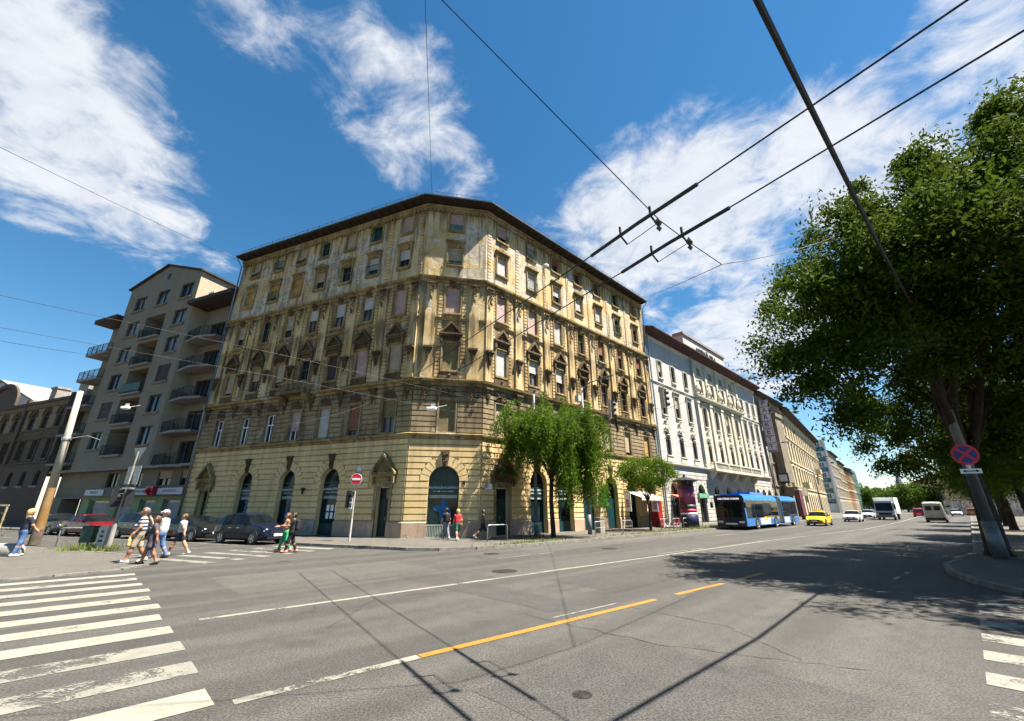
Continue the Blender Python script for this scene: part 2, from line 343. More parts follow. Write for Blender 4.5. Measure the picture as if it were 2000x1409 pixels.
# ------------------------------------------------------------------ ground, road, pavements
def asphalt(name, base, patch, crack=True):
    m, nd, lk, b = newmat(name); g = nd.new('ShaderNodeNewGeometry').outputs['Position']
    c = mixrgb(nd, lk, ramp(nd, lk, mnoise(nd, lk, g, .16, 4, .6), .33, .67), [x * .86 for x in base], [x * 1.1 for x in base])
    # worn lanes run along the avenue
    mp = nd.new('ShaderNodeMapping'); lk.new(g, mp.inputs[0]); mp.vector_type = 'POINT'; mp.inputs['Rotation'].default_value = (0, 0, -RZ)
    mp.inputs['Scale'].default_value = (1, 1, 1)
    lane = nd.new('ShaderNodeTexNoise'); mp2 = nd.new('ShaderNodeMapping'); lk.new(mp.outputs[0], mp2.inputs[0]); mp2.inputs['Scale'].default_value = (.02, .9, .1)
    lk.new(mp2.outputs[0], lane.inputs['Vector']); lane.inputs['Scale'].default_value = 1; lane.inputs['Detail'].default_value = 4
    c = mixrgb(nd, lk, ramp(nd, lk, lane.outputs['Fac'], .40, .62, 0, .8), c, patch)
    sp = ramp(nd, lk, mnoise(nd, lk, g, 38, 3, .75), .34, .66)
    c = mixrgb(nd, lk, sp, mixrgb(nd, lk, 1.0, c, (.46, .46, .47), 'MULTIPLY'), mixrgb(nd, lk, 1.0, c, (1.56, 1.54, 1.5), 'MULTIPLY'))
    grit = nd.new('ShaderNodeTexVoronoi'); lk.new(g, grit.inputs['Vector']); grit.inputs['Scale'].default_value = 42
    c = mixrgb(nd, lk, ramp(nd, lk, grit.outputs['Distance'], .16, .06, 0, .3), c, (.13, .125, .11))
    if crack:
        v = nd.new('ShaderNodeTexVoronoi'); v.feature = 'DISTANCE_TO_EDGE'; v.inputs['Scale'].default_value = .16
        wv = nd.new('ShaderNodeTexNoise'); lk.new(g, wv.inputs['Vector']); wv.inputs['Scale'].default_value = .8; wv.inputs['Detail'].default_value = 6
        ad = nd.new('ShaderNodeVectorMath'); ad.operation = 'MULTIPLY_ADD'; lk.new(wv.outputs['Color'], ad.inputs[0]); ad.inputs[1].default_value = (1.6, 1.6, 0); lk.new(g, ad.inputs[2])
        lk.new(ad.outputs[0], v.inputs['Vector'])
        gate = ramp(nd, lk, mnoise(nd, lk, g, .25, 3, .5), .5, .66, 0, .5)
        c = mixrgb(nd, lk, mth(nd, lk, 'MULTIPLY', ramp(nd, lk, v.outputs['Distance'], .006, .001), gate), c, (.014, .014, .014))
    c = mixrgb(nd, lk, ramp(nd, lk, mnoise(nd, lk, g, 2.2, 5, .7), .38, .66, 0, .4), c, mixrgb(nd, lk, 1.0, c, (.6, .6, .61), 'MULTIPLY'))
    oil = ramp(nd, lk, mnoise(nd, lk, g, .5, 4, .7), .56, .72, 0, .55)
    c = mixrgb(nd, lk, oil, c, [x * .5 for x in base])
    lk.new(c, b.inputs['Base Color']); b.inputs['Roughness'].default_value = .82; b.inputs['Specular IOR Level'].default_value = .3
    bump(nd, lk, b, mnoise(nd, lk, g, 60, 2, .7), .55, .012); return m
M['asphalt'] = asphalt('asphalt', (.049, .047, .0435), (.069, .066, .060))
M['asph_pave'] = asphalt('pavement_asphalt', (.088, .083, .072), (.10, .092, .078))
def paint(name, col, wear):
    m, nd, lk, b = newmat(name); g = nd.new('ShaderNodeNewGeometry').outputs['Position']
    c = mixrgb(nd, lk, ramp(nd, lk, mnoise(nd, lk, g, 3, 8, .7), .35, .7), col, [x * .75 for x in col])
    lk.new(c, b.inputs['Base Color']); b.inputs['Roughness'].default_value = .7
    a = mth(nd, lk, 'ADD', mth(nd, lk, 'MULTIPLY', mnoise(nd, lk, g, 1.1, 9, .7), .75), mth(nd, lk, 'MULTIPLY', mnoise(nd, lk, g, 26, 6, .75), .35))
    tr = nd.new('ShaderNodeBsdfTransparent'); mx = nd.new('ShaderNodeMixShader')
    lk.new(ramp(nd, lk, a, wear, wear + .07), mx.inputs[0]); lk.new(b.outputs[0], mx.inputs[1]); lk.new(tr.outputs[0], mx.inputs[2])
    lk.new(mx.outputs[0], nd['Material Output'].inputs['Surface']); return m
M['paint_w'] = paint('worn_white_road_paint', (.22, .212, .17), .60)
M['paint_old'] = paint('faded_white_road_paint', (.18, .175, .145), .56)
M['paint_y'] = paint('yellow_road_paint', (.27, .125, .012), .66)
M['kerb'] = pm('granite_kerb', (.13, .12, .105), .85, .3, 4, bmp=.3, dirt=.3)
gs = 2500
road = MB().quad((-gs, -gs, 0), (gs, -gs, 0), (gs, gs, 0), (-gs, gs, 0)).build('road', M['asphalt']); struct(road, 'grey worn asphalt road')
def strip(s0, s1, d0, d1, name, mat, z=.006):
    a, b, c, d = sd(s0, d0, z), sd(s1, d0, z), sd(s1, d1, z), sd(s0, d1, z)
    return MB().quad(a, b, c, d).build(name, mat, road)
# crossing over the avenue (left): one stripe after the other
def seg(pa, pb, w, name, mat, z=.006):      # painted strip between two (s, d) points
    a, b = sd(*pa, z), sd(*pb, z); n_ = (b - a).cross(Vector((0, 0, 1))).normalized() * (w / 2)
    return MB().quad(a - n_, b - n_, b + n_, a + n_).build(name, mat, road)
for i in range(12):
    d0 = 16.64 - i * 1.19
    strip(-20.9 + R0.uniform(-.05, .05), -16.7 + R0.uniform(-.06, .06), d0, d0 + (.56 if i < 8 else .5), 'crossing_stripe', M['paint_old'] if i in (2, 3) else M['paint_w'])
# crossing over the side street on the camera's side (right)
for i in range(8):
    s0 = -12.57 + i * 1.2
    strip(s0, s0 + .55, 21.6, 25.4, 'crossing_stripe', M['paint_old'])
# crossing over the side street beside the main house
for i in range(6):
    q = 5.6 + i * 1.15
    a = MB(); a.quad(lu(3.6, q, .006), lu(-.3, q, .006), lu(-.3, q + .42, .006), lu(3.6, q + .42, .006)); a.build('crossing_stripe', M['paint_w'] if i == 0 else M['paint_old'], road)
PW, PO, PY = M['paint_w'], M['paint_old'], M['paint_y']
seg((-16.26, 11.72), (-4.0, 12.33), .14, 'lane_line', PW); seg((-4.0, 12.33), (11.1, 13.0), .14, 'lane_line', PW); seg((11.1, 13.0), (33.5, 14.9), .13, 'lane_line', PO); seg((33.5, 14.9), (60, 15.2), .14, 'lane_line', PW); seg((60, 15.2), (120, 14.2), .14, 'lane_line', PW)
seg((-9.4, 12.0), (-5.6, 12.15), .1, 'lane_line', PO); seg((0, 12.1), (4.5, 12.35), .1, 'lane_line', PO)
seg((-16.6, 16.08), (-14.78, 16.19), .15, 'lane_line', PO); seg((-14.78, 16.19), (-14.43, 16.21), .16, 'lane_line', PW)
seg((-14.41, 16.21), (-8.65, 16.64), .15, 'lane_line', PY); seg((-7.78, 16.7), (-5.41, 16.88), .15, 'lane_line', PY); seg((-4.52, 16.94), (-2.63, 17.04), .15, 'lane_line', PY)
seg((-11.5, 16.1), (-9.6, 16.25), .06, 'lane_line', PO); seg((-1.2, 20.0), (.9, 20.15), .1, 'lane_line', PO)
for k in range(9): strip(14 + k * 9, 17.5 + k * 9, 9.0, 9.1, 'lane_line', PW)
for k in range(5): strip(34 + k * 12, 38 + k * 12, 18.6, 18.7, 'lane_line', PO)
strip(-6, -2.6, 8.4, 8.5, 'lane_line', PO); strip(4, 13, 6.6, 6.7, 'lane_line', PO)
for j in range(5):   # parking bay line and side street lines
    a = MB(); a.quad(lu(6 + j * 9, 6.1, .006), lu(13.5 + j * 9, 6.1, .006), lu(13.5 + j * 9, 6.2, .006), lu(6 + j * 9, 6.2, .006)); a.build('lane_line', PW, road)
a = MB(); a.quad(lu(6, 8.2, .006), lu(40, 8.2, .006), lu(40, 8.3, .006), lu(6, 8.3, .006)); a.build('lane_line', PO, road)
# repaired asphalt patches, a shade lighter or darker
M['patch_d'] = asphalt('darker_asphalt_patch', (.046, .045, .043), (.052, .050, .047), False); M['patch_l'] = asphalt('lighter_asphalt_patch', (.064, .061, .055), (.076, .072, .064), False)
for (s0, s1, d0, d1, mt) in ((-15.2, -9.5, 6.2, 9.6, 'patch_l'), (-8.5, 2.0, 13.2, 15.6, 'patch_d'), (-14.6, -11.6, 17.6, 20.8, 'patch_d'), (-3, 26, 6.0, 8.0, 'patch_l'), (2, 9, 16.2, 18.4, 'patch_l'), (-11.2, -10.1, 9.9, 15.8, 'patch_d')):
    nn = 18; pl = []
    for i in range(nn): pl.append(sd(s0 + (s1 - s0) * i / nn, d0 + R0.uniform(-.03, .03), .003))
    for i in range(6): pl.append(sd(s1 + R0.uniform(-.03, .03), d0 + (d1 - d0) * i / 6, .003))
    for i in range(nn): pl.append(sd(s1 + (s0 - s1) * i / nn, d1 + R0.uniform(-.03, .03), .003))
    for i in range(6): pl.append(sd(s0 + R0.uniform(-.03, .03), d1 + (d0 - d1) * i / 6, .003))
    m = MB(); m.add(pl, [tuple(range(len(pl)))]); m.build('asphalt_patch', M[mt], road)
# asphalt repair seams, dark and slightly proud
M['tar'] = pm('tar_seam', (.03, .029, .027), .6, .3, 6)
for pl in ([(640, 1228), (735, 1170), (920, 1150)], [(1200, 1180), (1420, 1225), (1560, 1290)], [(1020, 1200), (1300, 1262), (1700, 1310)], [(690, 1120), (640, 1090)]):
    for a0, b0 in zip(pl, pl[1:]):
        pa, pb = ray_z(a0[0], a0[1], .0), ray_z(b0[0], b0[1], .0); n = 14; m = MB(); side = (pb - pa).cross(Vector((0, 0, 1))).normalized(); prev = None
        for i in range(n + 1):
            c = pa.lerp(pb, i / n) + side * R0.uniform(-.05, .05); w = R0.uniform(.003, .010)
            cur = (c + side * w + Vector((0, 0, .005)), c - side * w + Vector((0, 0, .005)))
            if prev: m.quad(prev[0], cur[0], cur[1], prev[1])
            prev = cur
        m.build('tar_seam', M['tar'], road)
M['castiron'] = pm('cast_iron', (.035, .032, .03), .6, .35, 20, metal=.4)
for (u, v, r) in ((1137, 1358, .11), (985, 1116, .42), (960, 1082, .35), (1190, 1072, .4)):
    p = ray_z(u, v, 0); m = MB(); m.lathe([(r, -.01), (r, .008), (r * .86, .008), (r * .85, .004), (r * .8, .004), (r * .78, .009), (.02, .009)], 20)
    for k in range(-3, 4): m.box(-r * .6, r * .6, k * r * .18 - .012, k * r * .18 + .012, .008, .012)
    m.build('manhole_cover', M['castiron'], road, (p.x, p.y, 0), .6)
def pavement(name, outer, fill, mat, label, stones=70, zt=.125):
    """raised pavement: outer = kerb line (list of Vector), fill = the rest of the outline"""
    poly = [(p.x, p.y) for p in outer] + [(p.x, p.y) for p in fill]
    area = sum(poly[i][0] * poly[(i + 1) % len(poly)][1] - poly[(i + 1) % len(poly)][0] * poly[i][1] for i in range(len(poly)))
    if area < 0: poly = poly[::-1]
    o = MB().slab(poly, -.02, zt).build(name, mat); struct(o, label)
    st = MB().hexa([(0, -.08, -.02), (.97, -.08, -.02), (.97, .1, -.02), (0, .1, -.02), (0, -.06, .135), (.97, -.06, .135), (.97, .1, .135), (0, .1, .135)]).mesh('kerb_stone', M['kerb'])
    cnt = 0; far = MB(); nf = 0
    ctr = Vector((sum(p[0] for p in poly) / len(poly), sum(p[1] for p in poly) / len(poly), 0))
    for a, b in zip(outer, outer[1:]):
        L = (b - a).length; k = max(1, int(round(L))); t = (b - a).normalized()
        left = Vector((-t.y, t.x, 0)); sg = (area > 0)
        for i in range(k):
            p = a + t * (L * i / k)
            inward = left if sg else -left
            rz = math.atan2(t.y, t.x)
            if not sg: p = p + t * (L / k); rz += PI
            s = L / k
            if p.length < 60 and cnt < stones:
                q = link('kerb_stone', st, o, (p.x, p.y, zt - .125 + R0.uniform(-.008, .006)), rz + R0.uniform(-.008, .008)); q.scale = (s, 1, 1); cnt += 1
            else:
                c, sn = math.cos(rz), math.sin(rz)
                far.hexa([(p.x + x * c - y * sn, p.y + x * sn + y * c, z + zt - .125) for x, y, z in [(0, -.08, -.02), (s * .98, -.08, -.02), (s * .98, .1, -.02), (0, .1, -.02), (0, -.06, .135), (s * .98, -.06, .135), (s * .98, .1, .135), (0, .1, .135)]]); nf += 1
    if nf: stuff(far.build('kerb_stones', M['kerb'], o))
    return o
main_kerb = [lu(110, 3.7), lu(5.4, 3.7), lu(4.3, 4.2), lu(3.9, 5.0), lu(-4.2, 5.02), lu(-5.6, 4.55), Vector((-1.72, 21.73, 0)), sd(-2.5, 5.4), sd(0, 5.7), sd(60, 5.8), sd(104, 5.8), sd(250, 24)]
pavement('pavement', main_kerb, [sd(250, -30), sd(104, -8), sd(20, -8), lu(20, -8), lu(110, -8)], M['asph_pave'], 'asphalt pavement in front of the ochre corner house', 90)
isl = [lu(110, 11.0), lu(11.4, 11.2), lu(5, 11.25), lu(2.6, 11.7), lu(1.25, 12.6), sd(-16.3, 1.4), sd(-17.0, 2.3), sd(-18.5, 2.75), sd(-110, 3.2)]
pavement('pavement', isl, [sd(-110, -60)], M['asph_pave'], 'asphalt pavement wedge at the left crossing', 60, .035)
rk = [sd(250, 40), sd(104, 21.9), sd(10, 21.7), sd(6, 21.3), sd(3.4, 20.95), sd(1.2, 21.1), sd(-.6, 21.6), sd(-2.2, 22.4), sd(-3.3, 23.6), sd(-3.8, 25.2), sd(-4, 60)]
pavement('pavement', rk, [sd(250, 60)], M['asph_pave'], 'shaded pavement under the big tree on the right', 70)
pavement('pavement', [sd(-12.8, 60), sd(-12.8, 24.5), sd(-13.5, 23.2), sd(-15, 22.6), sd(-90, 22.6)], [sd(-90, 60)], M['asph_pave'], 'pavement at the near corner by the crossing', 20)
# ------------------------------------------------------------------ facade tools
CACHE = {}
def cached(key, fn):
    if key not in CACHE: CACHE[key] = fn()
    return CACHE[key]
def put(name, me, root, fr, u, z, o=0.0):
    p = fr.pt(u, o, z) - Vector(root.location); return link(name, me, root, p, fr.rz)
def sub(name, me, parent): return link(name, me, parent)
class Loc:                       # collects world-space geometry for a part of a root
    def __init__(s, root, fr): s.root = Vector(root.location); s.fr = fr; s.mb = MB(); s.r = root
    def P(s, u, o, z): return s.fr.pt(u, o, z) - s.root
    def box(s, u0, u1, o0, o1, z0, z1):
        s.mb.hexa([s.P(u0, o0, z0), s.P(u1, o0, z0), s.P(u1, o1, z0), s.P(u0, o1, z0), s.P(u0, o0, z1), s.P(u1, o0, z1), s.P(u1, o1, z1), s.P(u0, o1, z1)]); return s
    def pillow(s, u0, u1, o0, o1, z0, z1, i=.025):
        s.mb.hexa([s.P(u0, o0, z0), s.P(u1, o0, z0), s.P(u1 - i, o1, z0 + i), s.P(u0 + i, o1, z0 + i), s.P(u0, o0, z1), s.P(u1, o0, z1), s.P(u1 - i, o1, z1 - i), s.P(u0 + i, o1, z1 - i)]); return s
    def prof(s, u0, u1, pr, e0=0., e1=0.):      # moulding: profile [(o, z)] swept from u0 to u1; ends mitred by e * o
        n = len(pr); vs = [s.P(u0 + e0 * o, o, z) for o, z in pr] + [s.P(u1 + e1 * o, o, z) for o, z in pr]
        s.mb.add(vs, [(i, n + i, n + i + 1, i + 1) for i in range(n - 1)] + [tuple(range(n)), tuple(range(2 * n - 1, n - 1, -1))]); return s
    def done(s, name, mat, parent=None, smooth=False): return s.mb.build(name, mat, s.r if parent is None else parent, smooth=smooth)
def wall(root, fr, u0, u1, z0, z1, ops, mat, depth=.3, name='wall', o=0.0):
    L = Loc(root, fr); P = L.P; mb = L.mb
    us = sorted({u0, u1, *[x for a in ops for x in (a[0], a[1]) if u0 < x < u1]}); zs = sorted({z0, z1, *[x for a in ops for x in (a[2], a[3]) if z0 < x < z1]})
    for i in range(len(us) - 1):
        run = None
        for j in range(len(zs) - 1):
            uc, zc = (us[i] + us[i + 1]) / 2, (zs[j] + zs[j + 1]) / 2
            solid = not any(a[0] < uc < a[1] and a[2] < zc < a[3] for a in ops)
            if solid: run = zs[j] if run is None else run
            if run is not None and (not solid or j == len(zs) - 2):
                zt = zs[j + 1] if solid else zs[j]
                mb.quad(P(us[i], o, run), P(us[i + 1], o, run), P(us[i + 1], o, zt), P(us[i], o, zt)); run = None
    for a in ops:
        ua, ub, za, zb = a[:4]; arch = len(a) > 4 and a[4]; q = o - depth
        r = (ub - ua) / 2; zsp = zb - r if arch else zb; uc = (ua + ub) / 2
        mb.quad(P(ua, o, za), P(ua, q, za), P(ua, q, zsp), P(ua, o, zsp)); mb.quad(P(ub, q, za), P(ub, o, za), P(ub, o, zsp), P(ub, q, zsp))
        mb.quad(P(ua, o, za), P(ub, o, za), P(ub, q, za), P(ua, q, za))
        if not arch: mb.quad(P(ua, q, zb), P(ub, q, zb), P(ub, o, zb), P(ua, o, zb))
        else:
            n = 12; pts = [(uc - r * math.cos(PI * k / n), zsp + r * math.sin(PI * k / n)) for k in range(n + 1)]
            for (xa, ya), (xb, yb) in zip(pts, pts[1:]):
                mb.quad(P(xa, o, ya), P(xb, o, yb), P(xb, o, zb), P(xa, o, zb)); mb.quad(P(xa, q, ya), P(xb, q, yb), P(xb, o, yb), P(xa, o, ya))
    return L.done(name, mat)
def frame_me(w, h, mat, style='cross', t=.07, y=.16):
    def f():
        m = MB(); a = w / 2
        m.box(-a, -a + t, y, y + .08, 0, h); m.box(a - t, a, y, y + .08, 0, h); m.box(-a + t, a - t, y, y + .08, 0, t); m.box(-a + t, a - t, y, y + .08, h - t, h)
        if style in ('cross', 'mid'): m.box(-t * .55, t * .55, y + .005, y + .075, t, h - t if style == 'mid' else h * .64 - .05)
        if style == 'cross': m.box(-a + t, a - t, y + .003, y + .078, h * .64 - .05, h * .64 + .04); m.box(-t * .4, t * .4, y + .008, y + .07, h * .64 + .04, h - t)
        if style == 'three':
            for x in (-a / 3, a / 3): m.box(x - t * .45, x + t * .45, y + .005, y + .075, t, h - t)
        return m.mesh('window', mat)
    return cached(('frame', w, h, mat.name, style, t, y), f)
def pane_me(w, h, mat, y=.25): return cached(('pane', w, h, mat.name, y), lambda: MB().quad((-w / 2, y, 0), (w / 2, y, 0), (w / 2, y, h), (-w / 2, y, h)).mesh('pane', mat))
def shutter_me(w, h, cov, mat, y=.10):
    def f():
        m = MB(); z0 = h * (1 - cov); n = max(3, int(h * cov / .075)); dz = h * cov / n; a = w / 2 - .01
        for i in range(n):
            z = z0 + i * dz; m.quad((-a, y, z), (a, y, z), (a, y + .018, z + dz * .9), (-a, y + .018, z + dz * .9)); m.quad((-a, y + .018, z + dz * .9), (a, y + .018, z + dz * .9), (a, y, z + dz), (-a, y, z + dz))
        m.box(-a, a, y - .01, y + .03, z0 - .03, z0 + .02); m.box(-a, a, y - .03, y + .05, h - .12, h - .002)
        return m.mesh('roller_shutter', mat)
    return cached(('sh', w, h, cov, mat.name, y), f)
def sill_me(w, mat, dep=.17, th=.13): return cached(('sill', w, mat.name, dep, th), lambda: MB().box(-w / 2 - .14, w / 2 + .14, -dep, .02, -th, -.004).box(-w / 2 - .1, w / 2 + .1, -dep * .6, .01, -th - .09, -th).mesh('sill', mat))
def surround_me(w, h, mat, t=.15, d=.07):
    def f():
        m = MB(); a = w / 2
        m.box(-a - t, -a - .002, -d, .01, 0, h + t); m.box(a + .002, a + t, -d, .01, 0, h + t); m.box(-a - .002, a + .002, -d, .01, h + .002, h + t)
        m.box(-a - t, -a - t * .5, -d - .03, -d, 0, h + t); m.box(a + t * .5, a + t, -d - .03, -d, 0, h + t); m.box(-a - t * .5, a + t * .5, -d - .03, -d, h + t * .5, h + t)
        return m.mesh('surround', mat)
    return cached(('sur', w, h, mat.name, t, d), f)
def window(root, fr, u, z, w, h, sh=None, fm=None, gm=None, sur=None, sil=None, style='cross', o=0.0, t=.07):
    fm = fm or M['fr_brown']; gm = gm or M['glass']
    f = put('window', frame_me(w, h, fm, style, t), root, fr, u, z, o)
    sub('pane', pane_me(w, h, gm), f)
    if sh: sub('roller_shutter', shutter_me(w, h, sh[1], sh[0]), f)
    if sur: sub('surround', surround_me(w, h, sur), f)
    if sil: sub('sill', sill_me(w, sil), f)
    return f
def lumps(m, n, x, y, z, r, seed, taper=0.0):
    q = random.Random(seed)
    for _ in range(n):
        t = q.random(); k = 1 - taper * (1 - t); s = r * q.uniform(.5, 1.1)
        m.octa((q.uniform(-x, x) * k, y - q.uniform(0, r), z[0] + (z[1] - z[0]) * t), (s, s * .8, s * q.uniform(.7, 1.4)))
    return m
def pediment_me(w, hgt, mat, d=.3):
    def f():
        m = MB(); a = w / 2 + .32
        m.box(-a, a, -d, .01, 0, .13); m.box(-a + .08, a - .08, -d * .7, .01, -.14, 0)
        T = .13 + hgt
        for s in (-1, 1):
            m.hexa([(s * a, -d, .13), (s * a, .01, .13), (0, .01, T), (0, -d, T), (s * (a - .18), -d, .131), (s * (a - .18), .01, .131), (0, .01, T - .2), (0, -d, T - .2)])
        m.prism([(-a + .18, .13), (a - .18, .13), (0, T - .2)], -.08, .01)
        lumps(m, 14, w * .28, -.1, (.2, T - .45), .07, 3, -.8)
        for s in (-1, 1):
            m.box(s * (w / 2 + .16) - .09, s * (w / 2 + .16) + .09, -d * .75, .01, -.55, -.14); m.octa((s * (w / 2 + .16), -d * .5, -.6), (.09, .1, .14))
        m.box(-w / 2 - .05, w / 2 + .05, -.09, .01, -.42, -.15); lumps(m, 10, w * .4, -.1, (-.38, -.18), .06, 5)
        return m.mesh('pediment', mat)
    return cached(('ped', w, hgt, mat.name, d), f)
def hood_me(w, mat, tri=False):
    def f():
        m = MB(); a = w / 2 + .26
        m.box(-a, a, -.26, .01, .16, .26); m.box(-a + .07, a - .07, -.17, .01, .05, .16); m.box(-w / 2 - .05, w / 2 + .05, -.07, .01, -.12, .05)
        for s in (-1, 1): m.hexa([(s * (a - .14) - .06, -.15, .05), (s * (a - .14) + .06, -.15, .05), (s * (a - .14) + .06, .01, .05), (s * (a - .14) - .06, .01, .05), (s * (a - .14) - .05, -.05, -.3), (s * (a - .14) + .05, -.05, -.3), (s * (a - .14) + .05, .01, -.3), (s * (a - .14) - .05, .01, -.3)])
        if tri: m.prism([(-a, .26), (a, .26), (0, .58)], -.2, .01)
        return m.mesh('window_hood', mat)
    return cached(('hood', w, mat.name, tri), f)
def keyorn_me(mat):
    def f():
        m = MB(); m.prism([(-.13, 0), (.13, 0), (.2, .55), (-.2, .55)], -.14, .01); lumps(m, 16, .3, -.12, (.05, .6), .09, 9); return m.mesh('keystone_ornament', mat)
    return cached(('key', mat.name), f)
def garland_me(mat):
    def f():
        m = MB(); m.box(-.3, .3, -.2, .0, 1.38, 1.5); lumps(m, 34, .24, -.12, (0, 1.4), .085, 21, .75); return m.mesh('garland', mat)
    return cached(('gar', mat.name), f)
def bracket_me(mat):
    def f():
        m = MB(); m.box(-.34, .34, -.28, .0, .0, .14); m.box(-.29, .29, -.2, 0, -.1, 0); m.prism([(-.22, -.1), (.22, -.1), (.03, -.95), (-.03, -.95)], -.15, -.02); lumps(m, 12, .16, -.16, (-.7, -.12), .07, 12, .7); return m.mesh('console_bracket', mat)
    return cached(('bra', mat.name), f)
def railing_me(w, h, mat, dep=.22, n=None, bulge=0):
    def f():
        m = MB(); k = n or max(4, int(w / .11)); a = w / 2
        m.box(-a, a, -dep - .02, -dep + .02, h - .04, h); m.box(-a, a, -dep - .015, -dep + .015, .05, .08)
        for i in range(k + 1): x = -a + w * i / k; m.box(x - .009, x + .009, -dep - .009, -dep + .009, .08, h - .04)
        for s in (-a, a): m.box(s - .015, s + .015, -dep, 0, h - .04, h - .005); m.box(s - .015, s + .015, -dep, 0, .05, .08)
        return m.mesh('window_railing', mat)
    return cached(('rail', w, h, mat.name, dep, n), f)
# ------------------------------------------------------------------ the ochre corner house
ROOT = thing('apartment_house', 'weathered ochre six storey corner house with pediments and peeling plaster', 'building', (P1.x, P1.y, 0))
LEN = {'L': 22.05, 'C': (P2 - P1).length, 'R': 24.75}
FRS = {'L': FL, 'C': FC, 'R': FRt}
COLS = {'L': [1.9, 5.0, 7.9, 10.85, 13.65, 16.55, 19.8], 'C': [2.36], 'R': [1.75, 5.3, 8.65, 12.05, 15.35, 18.85, 22.6]}
WW = 1.04
S = M
w_, p_, t_, oc, br, ol, dk, gy = S['sh_white'], S['sh_pink'], S['sh_tan'], S['sh_ochre'], S['sh_brown'], S['sh_olive'], S['sh_dark'], S['sh_grey']
# per storey: (z, h, {facade: [(shutter, cover, extra)]})
SPEC = {
 5: (23.0, 1.6, {'L': [(p_, 1, ''), (None, 0, 'b'), (t_, 1, ''), (None, 0, 'o'), (t_, .98, 'f'), (t_, .72, 'b'), (t_, .98, 'f')], 'C': [(p_, .62, 't')],
     'R': [(p_, .62, ''), (p_, .6, 'b'), (br, .45, ''), (br, .2, ''), (None, 0, 'c'), (None, 0, 'g'), (br, .9, '')]}),
 4: (19.75, 1.62, {'L': [(w_, .5, ''), (w_, .62, 'b'), (None, 0, ''), (t_, .5, ''), (oc, 1, ''), (oc, .7, 'b'), (oc, 1, '')], 'C': [(t_, .66, 'b')],
     'R': [(w_, 1, ''), (w_, 1, 'b'), (w_, .5, ''), (w_, .68, ''), (w_, .75, ''), (None, 0, 'b'), (None, 0, '')]}),
 3: (15.6, 2.12, {'L': [(p_, 1, ''), (w_, .45, 'c'), (w_, .5, 'c'), (w_, .42, 'c'), (t_, .6, ''), (None, 0, 'g'), (t_, .55, '')], 'C': [(p_, 1, '')],
     'R': [(p_, 1, ''), (p_, 1, ''), (w_, .9, ''), (None, 0, 'c'), (br, .6, ''), (br, .35, ''), (br, .5, '')]}),
 2: (11.1, 2.1, {'L': [(t_, 1, ''), (p_, 1, ''), (dk, 1, ''), (None, 0, 'o'), (t_, .7, ''), (t_, .5, 'c'), (t_, .85, '')], 'C': [(ol, 1, 'd')],
     'R': [(w_, 1, ''), (w_, .45, 'c'), (w_, .5, 'c'), (None, 0, ''), (None, 0, 'c'), (None, 0, ''), (None, 0, '')]}),
 1: (6.72, 2.2, {'L': [(ol, .5, 'c'), (br, .8, 'c'), (gy, 1, ''), (p_, .66, 'w'), (None, 0, 'w'), (None, 0, 'w'), (None, 0, 'w')], 'C': [(ol, 1, '')],
     'R': [(t_, 1, ''), (gy, .8, ''), (t_, .5, ''), (gy, .6, ''), (t_, .9, ''), (t_, .85, ''), (oc, .9, '')]}),
}
ARCH = {'L': [(6.4, .86), (10.55, .80), (15.05, .80)], 'C': [(2.42, .98)], 'R': [(5.6, .9), (8.7, .95), (11.95, .98), (15.25, .98), (18.9, .98), (22.4, .9)]}
DOORS = {'L': [(1.68, .52), (19.7, .52)], 'C': [], 'R': [(1.95, .62)]}
